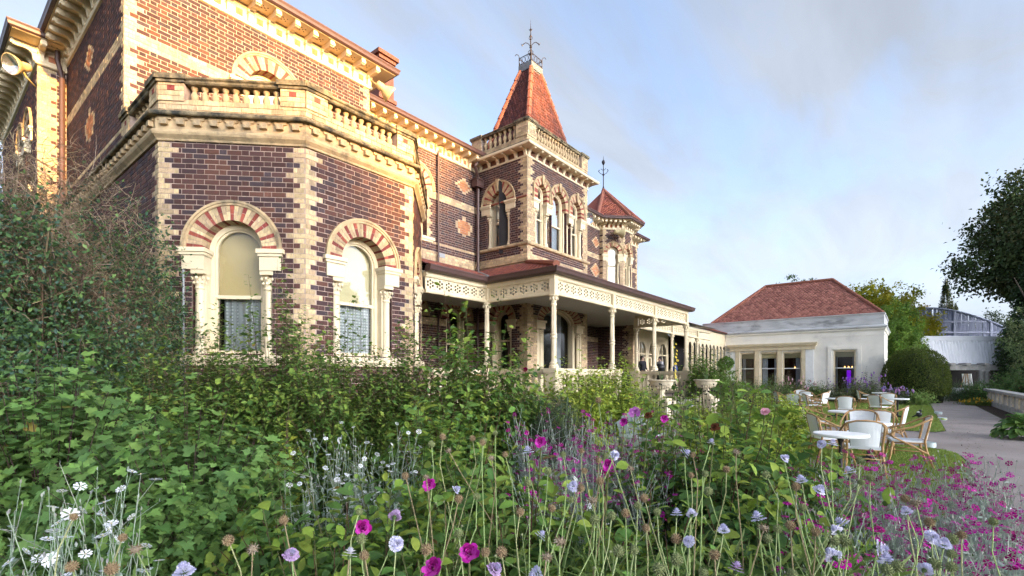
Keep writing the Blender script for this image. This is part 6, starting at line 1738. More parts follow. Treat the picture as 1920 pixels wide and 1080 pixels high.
# -- bronze fennel
def fennel(px, d, r, h, n, lb):
    x, y = at(px, d); t = emp('fennel', (x, y, 0), lb, 'herb')
    o = np.array([x, y, 0]); a = rng.uniform(0, 6.28, n); e = np.arcsin(rng.uniform(0, 1, n)); q = rng.uniform(.3, 1, n)**.5
    P = np.stack([np.cos(a)*np.cos(e)*r*q, np.sin(a)*np.cos(e)*r*q, h*(.1+.9*np.sin(e)*q)], 1)
    D = unit(rng.normal(0, .8, (n, 3))+unit(P)*.6+np.array([0, 0, .3]))
    LL = rng.uniform(.05, .13, n)
    add_foliage(t, P+o, D, unit(rng.normal(0, 1, (n, 3))), LL, np.full(n, .0022), 'blade', pickcols([(.07, .075, .06), (.05, .07, .05), (.09, .07, .07), (.05, .09, .05)], n))
    k = 14; tip = np.stack([rng.normal(0, r*.5, k), rng.normal(0, r*.5, k), rng.uniform(.6, 1.05, k)*h], 1); s = np.linspace(0, 1, 4)[None, :, None]
    add_stems(t, o+tip[:, None]*s*np.array([1, 1, 1]), np.full((k, 4), .006), [(.09, .12, .07)])
fennel(1050, 6.0, .48, 1.32, 16000, 'feathery bronze fennel beside the verandah corner')
# -- burgundy groundcover
for px, d, r, h, lb in ((120, 2.9, .6, .45, 'dark burgundy groundcover at far left under the white campions'), (330, 2.7, .6, .42, 'dark burgundy groundcover in front of the broad lobed shrub'), (470, 3.0, .5, .45, 'dark burgundy groundcover beside the rose foliage'), (210, 2.2, .5, .40, 'dark burgundy groundcover at the bottom left')):
    shrub('groundcover', lb, 'groundcover', px, d, r, h, 260, 20, .032, 'simple', [(.055, .022, .02), (.075, .03, .025), (.04, .025, .02), (.05, .05, .025)], group='burgundy groundcover', tw=[(.05, .02, .02)], wr=.7, lump=.3, twr=.003, tlow=.15)
# ------------------------------------------------------------------ flowers
def petal_flower(cols, n, r, cup, notch=.0, two=False):
    b = MB().mat('petal')
    for i in range(n):
        a = 2*math.pi*i/n; w = math.pi/n*1.0
        b.col = cols[i % len(cols)]
        q = lambda aa, rr, z: (rr*math.cos(aa), rr*math.sin(aa), z)
        b.poly([q(a, r*.08, 0), q(a-w*.60, r*.5, cup*.5), q(a-w*.86, r*.88, cup), q(a-w*.4, r*1.0, cup*1.2), q(a, r*(1-notch*1.3), cup*.9), q(a+w*.4, r*1.0, cup*1.2), q(a+w*.86, r*.88, cup), q(a+w*.60, r*.5, cup*.5)])
    b.col = (.5, .45, .3) if cols[0][0] > .5 else tuple(c*.5 for c in cols[0]); b.lathe([(r*.14, 0), (r*.14, .004), (r*.05, .006)], seg=6)
    return b
MAG = [petal_flower([c], 5, .026, -.004, .10).mesh('flower') for c in ((.42, .008, .26), (.36, .006, .20), (.48, .015, .32), (.25, .005, .11))]
WHT = [petal_flower([c], 5, .0225, -.003, .16).mesh('flower') for c in ((.80, .80, .82), (.74, .75, .80))]
WHT2 = [petal_flower([c], 5, .029, .002, .20).mesh('flower') for c in ((.80, .80, .82), (.74, .75, .80))]
def campion(px, d, h, r, ns, nf, kind, lb, nobj, facey=.5):
    """silver-leaved clump: branching felted stems, each topped by one flat flower"""
    x, y = at(px, d); y = max(y, -.52); o = np.array([x, y, 0]); t = emp('campion', (x, y, 0), lb, 'flowers', 'white campions' if kind == 'w' else 'magenta campions')
    a = rng.uniform(0, 6.28, ns); q = r*rng.uniform(.1, 1, ns)**.6; hh = h*rng.uniform(.6, 1.08, ns)
    B = np.stack([np.cos(a)*q*.35, np.sin(a)*q*.35, np.zeros(ns)], 1); T = np.stack([np.cos(a)*q, np.sin(a)*q, hh], 1)
    M = (B+T)/2; M[:, 2] += .08*hh; M[:, :2] = M[:, :2]*.7+rng.normal(0, .05, (ns, 2))
    s = np.linspace(0, 1, 5)[None, :, None]; PT = (1-s)**2*B[:, None]+2*s*(1-s)*M[:, None]+s*s*T[:, None]
    paths = [PT]; rad = [np.linspace(.0036, .0017, 5)[None].repeat(ns, 0)]
    # side branches
    nb = ns*2; i = rng.integers(0, ns, nb); u = rng.uniform(.5, .85, nb)[:, None]
    p0 = (1-u)**2*B[i]+2*u*(1-u)*M[i]+u*u*T[i]; dr = unit(rng.normal(0, .6, (nb, 3))+np.array([0, 0, 1.1])); ln = rng.uniform(.08, .24, nb)[:, None]*h
    p1 = p0+dr*ln; paths.append(p0[:, None]+(p1-p0)[:, None]*s); rad.append(np.linspace(.0024, .0013, 5)[None].repeat(nb, 0))
    add_stems(t, np.concatenate(paths)+o, np.concatenate(rad), [(.36, .41, .34), (.30, .36, .28), (.42, .46, .39)] if kind == 'm' else [(.24, .30, .22), (.20, .26, .19), (.30, .34, .27)])
    tips = np.concatenate([T, p1])+o; rng.shuffle(tips)
    # lance leaves, low rosette and pairs on the stems; felted buds
    nl = ns*12; i = rng.integers(0, ns, nl); u = rng.uniform(0, .8, nl)[:, None]**1.4
    P = (1-u)**2*B[i]+2*u*(1-u)*M[i]+u*u*T[i]+o; D = unit(rng.normal(0, 1, (nl, 3))*np.array([1, 1, .4])+np.array([0, 0, .5])); LL = (.11-.07*u[:, 0])*rng.uniform(.6, 1.2, nl)
    add_foliage(t, P, D, unit(rng.normal(0, .4, (nl, 3))+np.array([0, 0, 1])), LL, LL*.27, 'blade', pickcols(G_GREY if d > 2.4 or kind == 'm' else [(.17, .23, .15), (.22, .27, .2)], nl))
    fl = tips[:nf]; rest = tips[nf:]
    k = len(rest)
    if k: add_foliage(t, rest-np.array([0, 0, .008]), unit(rng.normal(0, .15, (k, 3))+np.array([0, 0, 1])), unit(rng.normal(0, 1, (k, 3))), np.full(k, .026), np.full(k, .011), 'oval', pickcols([(.36, .40, .34), (.30, .30, .27)], k), name='buds')
    ms = (WHT2 if d < 3 else WHT) if kind == 'w' else MAG
    allv = MB().mat('petal')
    for j, p in enumerate(fl):
        f = link('flower', random.choice(ms), t, p) if j < nobj else None
        tilt = (random.gauss(.25 if kind == 'w' else 0, .40), random.gauss(-.30 if kind == 'w' else 0, .40), random.uniform(0, 6.28)); sc_ = random.uniform(.75, 1.15)
        if f is not None: f.rotation_euler = tilt; f.scale = (sc_,)*3
        else:
            me = random.choice(ms); rot = Matrix.LocRotScale(Vector(p), __import__('mathutils').Euler(tilt), Vector((sc_,)*3))
            n0 = len(allv.v); allv.v += [tuple(rot @ v.co) for v in me.vertices]; at_ = me.attributes['Col'].data
            for pi, pl in enumerate(me.polygons): allv.col = tuple(at_[pi].color[:3]); allv.face([n0+q for q in pl.vertices])
    if allv.f: stuff(allv.build('small_flowers', t))
ORD = 'first second third fourth fifth sixth seventh eighth ninth tenth eleventh twelfth thirteenth fourteenth fifteenth sixteenth seventeenth eighteenth nineteenth twentieth twenty-first twenty-second twenty-third twenty-fourth twenty-fifth twenty-sixth twenty-seventh twenty-eighth twenty-ninth thirtieth thirty-first thirty-second thirty-third thirty-fourth'.split()
NUM = 'no one two three four five six seven eight nine ten eleven twelve'.split()
def spots(n, px0, px1, d0, d1, seed):
    r_ = random.Random(seed)
    return sorted((px0+(px1-px0)*((i*.618034+.13) % 1), d0+(d1-d0)*((i+.5)/n)) for i in range(n))
for i, (px, d) in enumerate(spots(20, 985, 1275, 3.4, 6.0, 1)):
    campion(px, d, .58+.097*d, .30, 28, 42, 'm', 'magenta campion, %s from the left in the crowded drift before the garden chairs' % ORD[i], 7)
for i, (px, d) in enumerate(spots(32, 1490, 1945, 2.1, 4.7, 2)):
    campion(px, d, .84, .27, 24, 34, 'm', 'magenta campion, %s from the left in the silver drift along the path' % ORD[i], 6)
for i, (px, d) in enumerate(spots(10, 0, 265, 1.7, 2.9, 3)):
    campion(px, d, 1.0+.03*(i % 4), .24, 6, 6, 'w', 'white campion, %s from the left in the lower left corner' % ORD[i], 9)
for i, (px, d) in enumerate(spots(8, 560, 760, 3.2, 4.7, 4)):
    campion(px, d, 1.0+.03*(i % 4), .22, 12, 14, 'w', 'white campion, %s from the left before the bushes below the bay' % ORD[i], 9)
campion(1085, 3.5, 1.0, .25, 10, 8, 'w', 'single white campion among the magenta drift', 8)
# scabious
def spiky(r, cols, nsp, ln, flat=1.0):
    b = MB().mat('petal'); b.col = cols[0]; blob(b, (0, 0, 0), (r*.82, r*.82, r*.82*flat), 10, 6)
    for i in range(nsp):
        z = 1-2*(i+.5)/nsp; a = i*2.39996; q = math.sqrt(1-z*z); n = Vector((q*math.cos(a), q*math.sin(a), z*flat)).normalized()
        t = n.orthogonal().normalized(); s = n.cross(t); c = Vector((n.x, n.y, n.z*flat))*r*.78; w = r*.16
        b.col = random.choice(cols); b.poly([c+t*w, c-t*w*.5+s*w*.8, c+n*ln]); b.poly([c-t*w*.5+s*w*.8, c-t*w*.5-s*w*.8, c+n*ln]); b.poly([c-t*w*.5-s*w*.8, c+t*w, c+n*ln])
    return b
def bloom(r, cols, openback=False):
    b = MB().mat('petal')
    for ring, (n, rr, z, tl, up) in enumerate(((13, r, .0, .52, .02), (14, r*.80, .005, .48, .28), (13, r*.62, .009, .46, .65), (10, r*.42, .012, .46, 1.3), (6, r*.25, .013, .5, 2.6))):
        for i in range(n):
            a = 2*math.pi*(i+.5*ring)/n; b.col = random.choice(cols); L = rr*tl*2*random.uniform(.85, 1.1); w = rr*.30
            o_ = Vector((math.cos(a), math.sin(a), 0)); s = Vector((-o_.y, o_.x, 0)); c = o_*rr*.28+Vector((0, 0, z)); zz = Vector((0, 0, 1))
            tipc = c+o_*L*.75+zz*(L*up)
            b.poly([c, c+o_*L*.4-s*w*.5+zz*L*up*.5, tipc-s*w*.75, tipc-s*w*.3+o_*L*.12, tipc-zz*.002, tipc+s*w*.3+o_*L*.12, tipc+s*w*.75, c+o_*L*.4+s*w*.5+zz*L*up*.5])
    b.col = (.47, .46, .64)
    for i in range(26):
        z = (i+.5)/26; a = i*2.4; q = r*.36*math.sqrt(z); b.lathe([(.0009, 0), (.0015, .003), (.0006, .0045)], (q*math.cos(a), q*math.sin(a), .012+.008*(1-z)), 4)
    b.col = (.08, .13, .05)
    for i in range(10):
        a = 2*math.pi*i/10; o_ = Vector((math.cos(a), math.sin(a), 0)); s = Vector((-o_.y, o_.x, 0))*.002; b.poly([-s-Vector((0, 0, .004)), s-Vector((0, 0, .004)), o_*r*.62-Vector((0, 0, .003))])
    b.lathe([(.002, -.012), (.006, -.006), (.006, 0)], seg=6)
    return b
LAV = [(.54, .53, .70), (.60, .58, .73), (.47, .47, .66), (.68, .66, .76)]
HEADS = {'g': [spiky(.0145, [(.20, .23, .10), (.26, .28, .14), (.16, .20, .09)], 70, .0055).mesh('seed_head') for _ in range(2)],
         'b': [spiky(.0140, [(.27, .19, .11), (.34, .25, .15), (.19, .13, .08), (.28, .24, .13)], 70, .006).mesh('seed_head') for _ in range(2)],
         'd': [spiky(.0130, [(.30, .24, .17), (.22, .16, .10), (.36, .30, .24)], 36, .010, .8).mesh('seed_head')],
         's': [bloom(.019, LAV).mesh('bloom') for _ in range(2)], 'p': [bloom(.020, [(.40, .26, .46), (.46, .34, .52)]).mesh('bloom')], 'w': [bloom(.022, [(.62, .60, .66), (.7, .68, .68)]).mesh('bloom')]}
HD = [(830, 819, 'b'), (841, 845, 'd'), (809, 833, 'g'), (886, 822, 'b'), (907, 826, 'g'), (760, 892, 'b'), (799, 894, 'd'), (854, 919, 's'), (860, 935, 'b'), (894, 931, 'g'), (674, 959, 'g'), (678, 1010, 'g'), (740, 969, 'p'), (743, 1020, 's'), (655, 1042, 'w'), (683, 1041, 'b'), (910, 1035, 'b'),
 (929, 812, 'g'), (905, 830, 'b'), (921, 859, 'd'), (947, 852, 'b'), (990, 848, 's'), (1056, 852, 'g'), (1090, 845, 'b'), (1135, 855, 'g'), (1122, 863, 'b'), (1153, 853, 's'), (1182, 878, 'd'), (1028, 883, 'g'), (1096, 883, 'b'), (1125, 902, 'b'), (1089, 915, 'b'), (1075, 913, 's'), (1071, 937, 'g'), (1111, 938, 'd'), (1208, 934, 'b'), (1196, 948, 'g'), (1035, 953, 'b'), (1012, 1006, 's'), (1115, 974, 'g'), (1147, 967, 'g'), (1173, 962, 'b'), (940, 1035, 'b'), (1025, 1044, 'd'), (1160, 1033, 'g'), (1189, 1031, 'g'), (1211, 990, 'b'), (926, 1069, 'p'), (1008, 1076, 's'),
 (1296, 891, 'b'), (1322, 888, 'g'), (1333, 831, 's'), (1283, 851, 's'), (1299, 853, 'b'), (1380, 847, 'd'), (1362, 880, 'b'), (1328, 921, 'g'), (1470, 860, 's'), (1436, 890, 'g'), (1493, 912, 'b'), (1503, 902, 's'), (1505, 951, 'g'), (1232, 959, 'g'), (1297, 965, 's'), (1269, 965, 's'), (1357, 995, 's'), (1268, 1010, 'b'), (1269, 1049, 'g'), (1422, 974, 's'), (1432, 990, 'd'), (1458, 992, 'g'), (1482, 985, 'b'), (1319, 1073, 'g'), (1380, 1069, 'p'), (1485, 1076, 'g'), (1236, 1067, 'g'), (1292, 1015, 's'),
 (1561, 833, 's'), (1541, 833, 's'), (1613, 863, 'g'), (1593, 886, 's'), (1632, 896, 'g'), (1615, 904, 'g'), (1535, 920, 's'), (1697, 935, 'b'), (1717, 943, 'd'), (1578, 974, 'g'), (1582, 984, 's'), (1529, 997, 'b'), (1566, 1015, 'g'), (1585, 1015, 'g'), (1570, 996, 's'), (1564, 1044, 's'), (1646, 1026, 's'), (1663, 1054, 's'), (1683, 1062, 'g'), (1664, 1068, 'g'), (1743, 979, 'b'), (1747, 1007, 's'), (1770, 1022, 's'), (1785, 1039, 'g'), (1803, 1003, 'b'), (1734, 1068, 's'), (1752, 1057, 'g'), (1784, 1063, 'g'), (1785, 1011, 'g'), (1863, 978, 'g'), (1700, 960, 's'),
 (230, 1008, 'b'), (139, 969, 'b'), (254, 1030, 'd'), (532, 975, 'b'), (428, 1013, 'b'), (474, 1029, 'd'), (546, 1041, 'p'), (345, 1074, 's'), (135, 1062, 'b'), (1122, 750, 'b'), (210, 1066, 'b'), (1440, 1010, 'g'), (1340, 1040, 'b'), (990, 905, 'g'), (975, 960, 'b'), (1050, 1015, 'd'), (860, 1000, 'g'), (800, 1030, 'b')]
NCL = 26
bins = {}
for (px, py, k) in HD: bins.setdefault((int(px//90), 0 if py < 930 else 1), []).append((px, py, k))
for key in sorted(bins):
    L_ = bins[key]; mpx = sum(h[0] for h in L_)/len(L_); mpy = sum(h[1] for h in L_)/len(L_)
    dd = lambda py: 1.22+(1075-py)*.0043
    bx, by = at(mpx+random.uniform(-40, 40), dd(mpy)+.10)
    ns_ = sum(1 for h in L_ if h[2] in 'gbd'); nb_ = len(L_)-ns_; row_ = [k for k in sorted(bins) if k[1] == key[1]]
    lb = 'scabious with %s seed heads and %s blooms, %s clump from left, %s row' % (NUM[min(12, ns_)], NUM[min(12, nb_)], ORD[row_.index(key)], 'front' if key[1] else 'back')
    t = emp('scabious', (bx, by, 0), lb, 'flowers', 'scabious plants along the front of the bed')
    for (px, py, k) in L_:
        d = dd(py); x, y = at(px, d); z = 1.6-(py-705)*d/924
        if py < 790: d = 1.9; x, y = at(px, d); z = 1.6-(py-705)*d/924
        T = Vector((x, y, z)); B = Vector((bx+random.gauss(0, .20), by+random.gauss(0, .16), .02))
        M = B*.45+T*.55+Vector((random.gauss(0, .05), random.gauss(0, .05), .06)); M2 = B*.1+T*.9+Vector((random.gauss(0, .012), random.gauss(0, .012), .012))
        pts = [B, B*.6+M*.4, M, (M+M2)/2, M2, T]
        b = MB().mat('twig'); b.col = random.choice([(.27, .35, .14), (.23, .31, .12), (.31, .36, .17)] if k in 'gsp' else [(.30, .31, .15), (.26, .21, .12), (.25, .31, .13)])
        b.tube(pts, [.0036, .0034, .003, .0026, .0022, .002], 5); b.build('stem', t, True)
        if random.random() < .5:      # side shoot with bud
            q = M+Vector((random.gauss(0, .07), random.gauss(0, .07), random.uniform(.1, .22))); b = MB().mat('twig'); b.col = (.19, .24, .10); b.tube([M, (M+q)/2+Vector((0, 0, .01)), q], [.002, .0017, .0013], 4); b.col = (.24, .26, .14); blob(b, tuple(q), (.0065, .0065, .006), 6, 4); b.build('side_stem', t, True)
        hd = link('seed_head' if k in 'gbd' else 'bloom', random.choice(HEADS[k]), t, T)
        s = random.uniform(.85, 1.2); hd.scale = (s, s, s)
        if k in 'spw': hd.rotation_euler = (random.gauss(-.25, .5), random.gauss(-.2, .5), random.uniform(0, 6))
        else: hd.rotation_euler = (random.gauss(0, .3), random.gauss(0, .3), random.uniform(0, 6))
    n = 260; a = rng.uniform(0, 6.28, n); q = rng.uniform(.02, .26, n); hh = rng.uniform(.05, .80, n)
    P = np.stack([bx+np.cos(a)*q, by+np.sin(a)*q, hh], 1); D = unit(np.stack([np.cos(a), np.sin(a), rng.normal(.5, .5, n)], 1)+rng.normal(0, .4, (n, 3))); LL = rng.uniform(.06, .15, n)
    add_foliage(t, P, D, unit(rng.normal(0, .5, (n, 3))+np.array([0, 0, 1])), LL, LL*.12, 'blade', pickcols([(.12, .19, .06), (.15, .22, .07), (.10, .16, .06)], n))
# big double rose flowers
def rose_head(r, cols):
    b = MB().mat('petal')
    for ring in range(6):
        n = 7; rr = r*(1-.15*ring)
        for i in range(n):
            a = 2*math.pi*(i+.5*(ring % 2))/n+random.gauss(0, .12); el = .05+.27*ring+random.gauss(0, .14); b.col = random.choice(cols)
            o_ = Vector((math.cos(a)*math.cos(el), math.sin(a)*math.cos(el), math.sin(el)*.9)); s = Vector((-math.sin(a), math.cos(a), 0)); w = rr*random.uniform(.34, .55); c = o_*rr*.2; rr *= random.uniform(.82, 1.1)
            nn = o_.cross(s)
            b.poly([c, c+o_*rr*.5-s*w, c+o_*rr*.9-s*w*.7+nn*rr*.1, c+o_*rr+nn*rr*.16, c+o_*rr*.9+s*w*.7+nn*rr*.1, c+o_*rr*.5+s*w])
    return b
MG = [(.36, .01, .22), (.44, .02, .30), (.28, .008, .16), (.20, .005, .11), (.5, .05, .36)]
RH = {'m': rose_head(.030, MG).mesh('rose_flower'), 'r': rose_head(.032, [(.16, .004, .03), (.22, .006, .05)]).mesh('rose_flower'), 'p': rose_head(.036, [(.42, .12, .40), (.50, .2, .46)]).mesh('rose_flower'), 'x': rose_head(.030, [(.12, .04, .02), (.17, .06, .03), (.09, .035, .02)]).mesh('rose_flower'), 'k': rose_head(.036, [(.62, .28, .36), (.7, .4, .46)]).mesh('rose_flower')}
for px, py, d, k, lb in ((880, 1038, 1.42, 'm', 'large magenta double rose at bottom centre, facing right'), (812, 1066, 1.38, 'm', 'deep magenta rose at the bottom edge beside a pale leaf'), (1141, 873, 2.3, 'm', 'bright magenta rose in front of the silver drift'), (1014, 830, 2.5, 'm', 'magenta double rose left of the silver drift'),
                         (1170, 792, 3.6, 'm', 'round magenta rose before the white garden chair'), (1191, 773, 3.6, 'p', 'mauve rose just above the garden chairs'), (1215, 780, 3.5, 'x', 'withered brown rose right of the garden chairs'), (1340, 802, 2.9, 'x', 'withered brown rose standing above the dark-leaved bush'),
                         (1246, 786, 3.6, 'm', 'magenta rose over withered petals right of the garden chairs'), (680, 991, 1.75, 'm', 'small purple rose in the shade at bottom, left of centre'), (985, 693, 6.3, 'r', 'dark red rose near the verandah corner post'),
                         (1434, 773, 4.2, 'k', 'pale pink rose with dark centre on the tall shoot'), (805, 910, 2.2, 'm', 'small magenta rose behind the seed heads')):
    x, y = at(px, d); z = 1.6-(py-705)*d/924
    t = emp('rose_flower', (x, y, z-.4), lb, 'rose', 'rose flowers')
    f = link('petals', RH[k], t, (x, y, z)); toc = Vector((-x, -y, 1.2)).normalized(); f.rotation_euler = (toc+Vector((random.gauss(0, .35), random.gauss(0, .35), .3))).to_track_quat('Z', 'Y').to_euler()
    b = MB().mat('twig'); b.col = (.11, .12, .05); b.tube([(x+.05, y+.05, z-.4), (x+.02, y+.02, z-.15), (x, y, z-.005)], .004, 5); b.build('stem', t)
# ------------------------------------------------------------------ trees
def tree(name, label, x, y, h, r, trunk, tr, cols, nclump, per, L, ry=None, cz=None, rz_=None, lump=.25, m='leaf_far', shape='round', group=None, seed=0, wr=.6, limbs=9, gap=.0):
    t = emp(name, (x, y, 0), label, 'tree', group)
    ry = ry or r; cz = cz if cz is not None else (trunk+h)/2; rv = rz_ or (h-trunk)/2
    lm = []
    b = MB().mat('bark'); b.tube([(x, y, 0), (x+.05*r*math.sin(seed), y+.04*r, trunk*.5), (x, y, trunk), (x+.05*r, y, cz), (x, y, cz+rv*.7)], [tr*1.25, tr, tr*.85, tr*.6, tr*.15], 9); b.build('trunk', t, True)
    for i in range(limbs):
        a = i*2.4+seed; z0 = trunk+(cz-trunk)*random.uniform(.0, .9); q = random.uniform(.55, .85)
        p0 = Vector((x, y, z0)); p1 = Vector((x+math.cos(a)*r*q, y+math.sin(a)*ry*q, cz+rv*random.uniform(-.35, .6)))
        bb = MB().mat('bark'); bb.tube([p0, p0*.6+p1*.4+Vector((0, 0, .06*h)), p1], [tr*.45, tr*.28, tr*.08], 6); bb.build('limb', t, True)
    a = rng.uniform(0, 6.283, nclump); e = np.arcsin(rng.uniform(-.95, 1, nclump)); q = rng.uniform(.12, 1, nclump)**.42
    lum = 1+lump*(np.sin(2*a+seed)*.4+np.sin(4*a+3*e+seed*2)*.4+np.sin(5*e+seed*3)*.35)
    if shape == 'cone':
        zz = rng.uniform(0, 1, nclump); rr = (1-zz)**.8*q; C = np.stack([np.cos(a)*r*rr, np.sin(a)*ry*rr, trunk+(h-trunk)*zz], 1)
    elif shape == 'column':
        zz = rng.uniform(0, 1, nclump); rr = (1-zz**3)**.5*q; C = np.stack([np.cos(a)*r*rr, np.sin(a)*ry*rr, trunk+(h-trunk)*zz], 1)
    else: C = np.stack([np.cos(a)*np.cos(e)*r*q*lum, np.sin(a)*np.cos(e)*ry*q*lum, cz+np.sin(e)*rv*q*lum], 1)
    n = nclump*per; i = np.repeat(np.arange(nclump), per)
    P = C[i]+rng.normal(0, 1, (n, 3))*np.array([r, ry, rv])*.06
    out = unit(P-np.array([0, 0, cz])); D = unit(rng.normal(0, .8, (n, 3))+out*.35+np.array([0, 0, -.2])); N = unit(out*.7+rng.normal(0, .5, (n, 3))+np.array([0, 0, .6]))
    LL = L*rng.uniform(.6, 1.3, n)
    cc = pickcols(cols, nclump, .22)[i]*rng.uniform(.85, 1.15, (n, 1))
    add_foliage(t, P+np.array([x, y, 0]), D, N, LL, LL*wr, 'simple', cc, m, 'crown')
    return t
OAK = [(.055, .085, .035), (.07, .10, .04), (.045, .07, .03), (.09, .10, .045)]
x, y = at(2038, 46); tree('evergreen_oak', 'huge dark spreading tree at the right edge of the picture', x, y, 21.5, 9.4, 4.5, .6, OAK, 1300, 50, .40, cz=14.6, rz_=7.0, lump=.30, seed=1.3, limbs=16)
x, y = at(1965, 40); tree('conifer', 'dark conifer in front of the huge spreading tree', x, y, 13.5, 3.4, 1, .35, [(.035, .065, .03), (.045, .075, .035), (.03, .05, .025)], 520, 44, .30, shape='cone', seed=.4)
x, y = at(1860, 75); tree('evergreen_oak', 'low dark tree between the slatted hall and the huge tree', x, y, 11, 4.6, 2, .3, [(.03, .05, .03), (.04, .06, .03)], 260, 40, .30, seed=2.2)
x, y = at(1650, 58); tree('golden_tree', 'bright yellow-green tree behind the pavilion roof', x, y, 12.2, 5.4, 3, .35, [(.40, .38, .04), (.46, .42, .05), (.30, .34, .045)], 520, 44, .34, ry=5, seed=3.1)  # yellow leaf colour raised to stand in for sun on the crown
x, y = at(1708, 66); tree('russet_tree', 'thin tree with brownish top beside the yellow-green one', x, y, 12.6, 2.8, 5, .22, [(.26, .17, .06), (.20, .15, .06), (.15, .16, .05)], 70, 40, .25, seed=.9, lump=.5, limbs=7)
x, y = at(1775, 95); tree('cypress', 'narrow dark cypress rising behind the slatted hall', x, y, 19.3, 1.35, 1, .25, [(.03, .055, .035), (.04, .065, .04)], 260, 40, .30, shape='column', seed=.2)
x, y = at(1792, 100); tree('cypress', 'small cypress right of the taller one', x, y, 15.9, .8, 1, .2, [(.03, .055, .035), (.04, .065, .04)], 90, 36, .28, shape='column', seed=.7)
x, y = at(1482, 62); tree('thin_tree', 'sparse treetop peeping over the pavilion ridge', x, y, 14.0, 3.6, 9.5, .2, [(.07, .13, .05), (.09, .15, .05)], 46, 30, .28, seed=1.9, lump=.5)
x, y = at(1682, 36.5); tree('broadleaf_tree', 'fresh green bushy tree at the pavilion corner', x, y, 6.6, 1.9, .8, .16, [(.11, .20, .045), (.14, .25, .05), (.09, .16, .04), (.17, .27, .06)], 420, 44, .16, cz=3.7, rz_=3.0, seed=2.7, m='leaf')
# clipped dome
def dome(px, d, r, h, label):
    x, y = at(px, d); t = emp('clipped_dome', (x, y, 0), label, 'shrub'); o = np.array([x, y, 0]); n = 26000
    a = rng.uniform(0, 6.283, n); e = np.arcsin(rng.uniform(-.35, 1, n)); q = rng.uniform(.93, 1.015, n)
    lum = 1+.035*np.sin(4*a+2*e)+.03*np.sin(9*a)*np.sin(7*e)
    P = np.stack([np.cos(a)*np.cos(e)**.8*r*q*lum, np.sin(a)*np.cos(e)**.8*r*q*lum, h*(.36+.64*np.sin(e)*q*lum)], 1)
    P[:, 2] = np.maximum(P[:, 2], .05)
    out = unit(P-np.array([0, 0, h*.36])); D = unit(out*.7+rng.normal(0, .6, (n, 3))); LL = .075*rng.uniform(.6, 1.3, n)
    add_foliage(t, P+o, D, unit(out+rng.normal(0, .5, (n, 3))), LL, LL*.6, 'simple', pickcols([(.07, .105, .025), (.09, .13, .03), (.06, .09, .025), (.115, .15, .04)], n, .25))
    b = MB().mat('leaf'); b.col = (.02, .03, .012); b.lathe([(r*.80, .02), (r*.9, h*.3), (r*.8, h*.62), (r*.5, h*.85), (.05, h*.92)], (x, y, 0), 14); stuff(b.build('dark_core', t, True))  # dark solid core; shade between the leaves is put into its colour
dome(1716, 30.0, 1.62, 3.25, 'large clipped evergreen dome beside the path end')
# -- border plants before the pavilion
MV = [(.10, .14, .08), (.13, .17, .10), (.09, .12, .07), (.15, .19, .11)]
def border(px, d, r, h, label, cols, fl=None, nf=0, L=.09, tpl='simple', ntw=260, lpt=22, wr=.45):
    t = shrub('border_plant', label, 'plant', px, d, r, h, ntw, lpt, L, tpl, cols, group='border plants round the lawn', wr=wr, lump=.25, twr=.005, tlow=.15)
    if fl:
        x, y = at(px, d); b = MB().mat('petal')
        for i in range(nf):
            a = random.uniform(0, 6.28); q = r*math.sqrt(random.random()); z = h*random.uniform(.65, 1.1); b.col = random.choice(fl); blob(b, (x+q*math.cos(a), y+q*math.sin(a), z*(1-.3*(q/r)**2)), (.035, .035, random.choice((.03, .09))), 5, 4)
        stuff(b.build('flowers', t))
    return t
border(1452, 30, 1.2, 1.7, 'green border plant below the garden room windows', MV+G_ROSE)
border(1490, 31.5, 1.2, 1.55, 'pink flowering border bush below the triple window', [(.08, .11, .05), (.10, .13, .06)], [(.6, .3, .38), (.65, .42, .48)], 40)
border(1530, 31, 1.0, 1.35, 'pale green border plant under the triple window, its right end', [(.14, .22, .07), (.12, .19, .06)])
border(1585, 30, 1.4, 1.55, 'grey-green border plant with purple spikes below the single window', MV, [(.30, .12, .42), (.22, .12, .36)], 36)
border(1628, 29.5, 1.3, 1.8, 'tall grey-green border plant at the pavilion corner', MV, [(.42, .22, .55), (.30, .14, .42)], 30)
border(1678, 27.6, .9, 1.0, 'mauve flowering plant in front of the clipped dome', [(.10, .13, .08), (.08, .11, .06)], [(.34, .26, .55), (.42, .32, .6), (.5, .25, .5)], 70)
border(1727, 26.9, .8, .85, 'fresh green ferny plant in front of the clipped dome', [(.16, .26, .09), (.20, .30, .10)], None, 0, .20, 'blade', 70, 16, .16)
border(1375, 24, 1.5, 1.7, 'mixed green planting right of the stone urns', G_ROSE+MV)
border(1422, 26, 1.3, 1.5, 'mixed green planting between the urns and the chair cluster', G_ROSE+MV)
border(1808, 31, 1.6, 1.25, 'dark grassy border plant beside the draped table', [(.05, .09, .05), (.065, .11, .06)], None, 0, .3, 'blade', 180, 20, .06)
border(1842, 30, 1.3, 1.2, 'dark green border plant at the start of the balustrade', G_DARK, None, 0, .10)
border(1838, 26.8, .9, .35, 'low yellow flowering edging at the balustrade foot', [(.12, .17, .05)], [(.5, .30, .03), (.55, .36, .04)], 60)
for px, d, h, lb in ((1885, 32, 1.7, 'rounded shrub behind the balustrade, nearest the pergola'), (1915, 30, 2.1, 'leafy shrub behind the middle of the balustrade'), (1950, 27, 2.3, 'leafy shrub behind the balustrade at the right edge')):
    shrub('border_shrub', lb, 'shrub', px, d, 1.6, h, 320, 24, .12, 'simple', G_DARK+[(.07, .12, .05)], group='shrubs behind the balustrade', wr=.5)
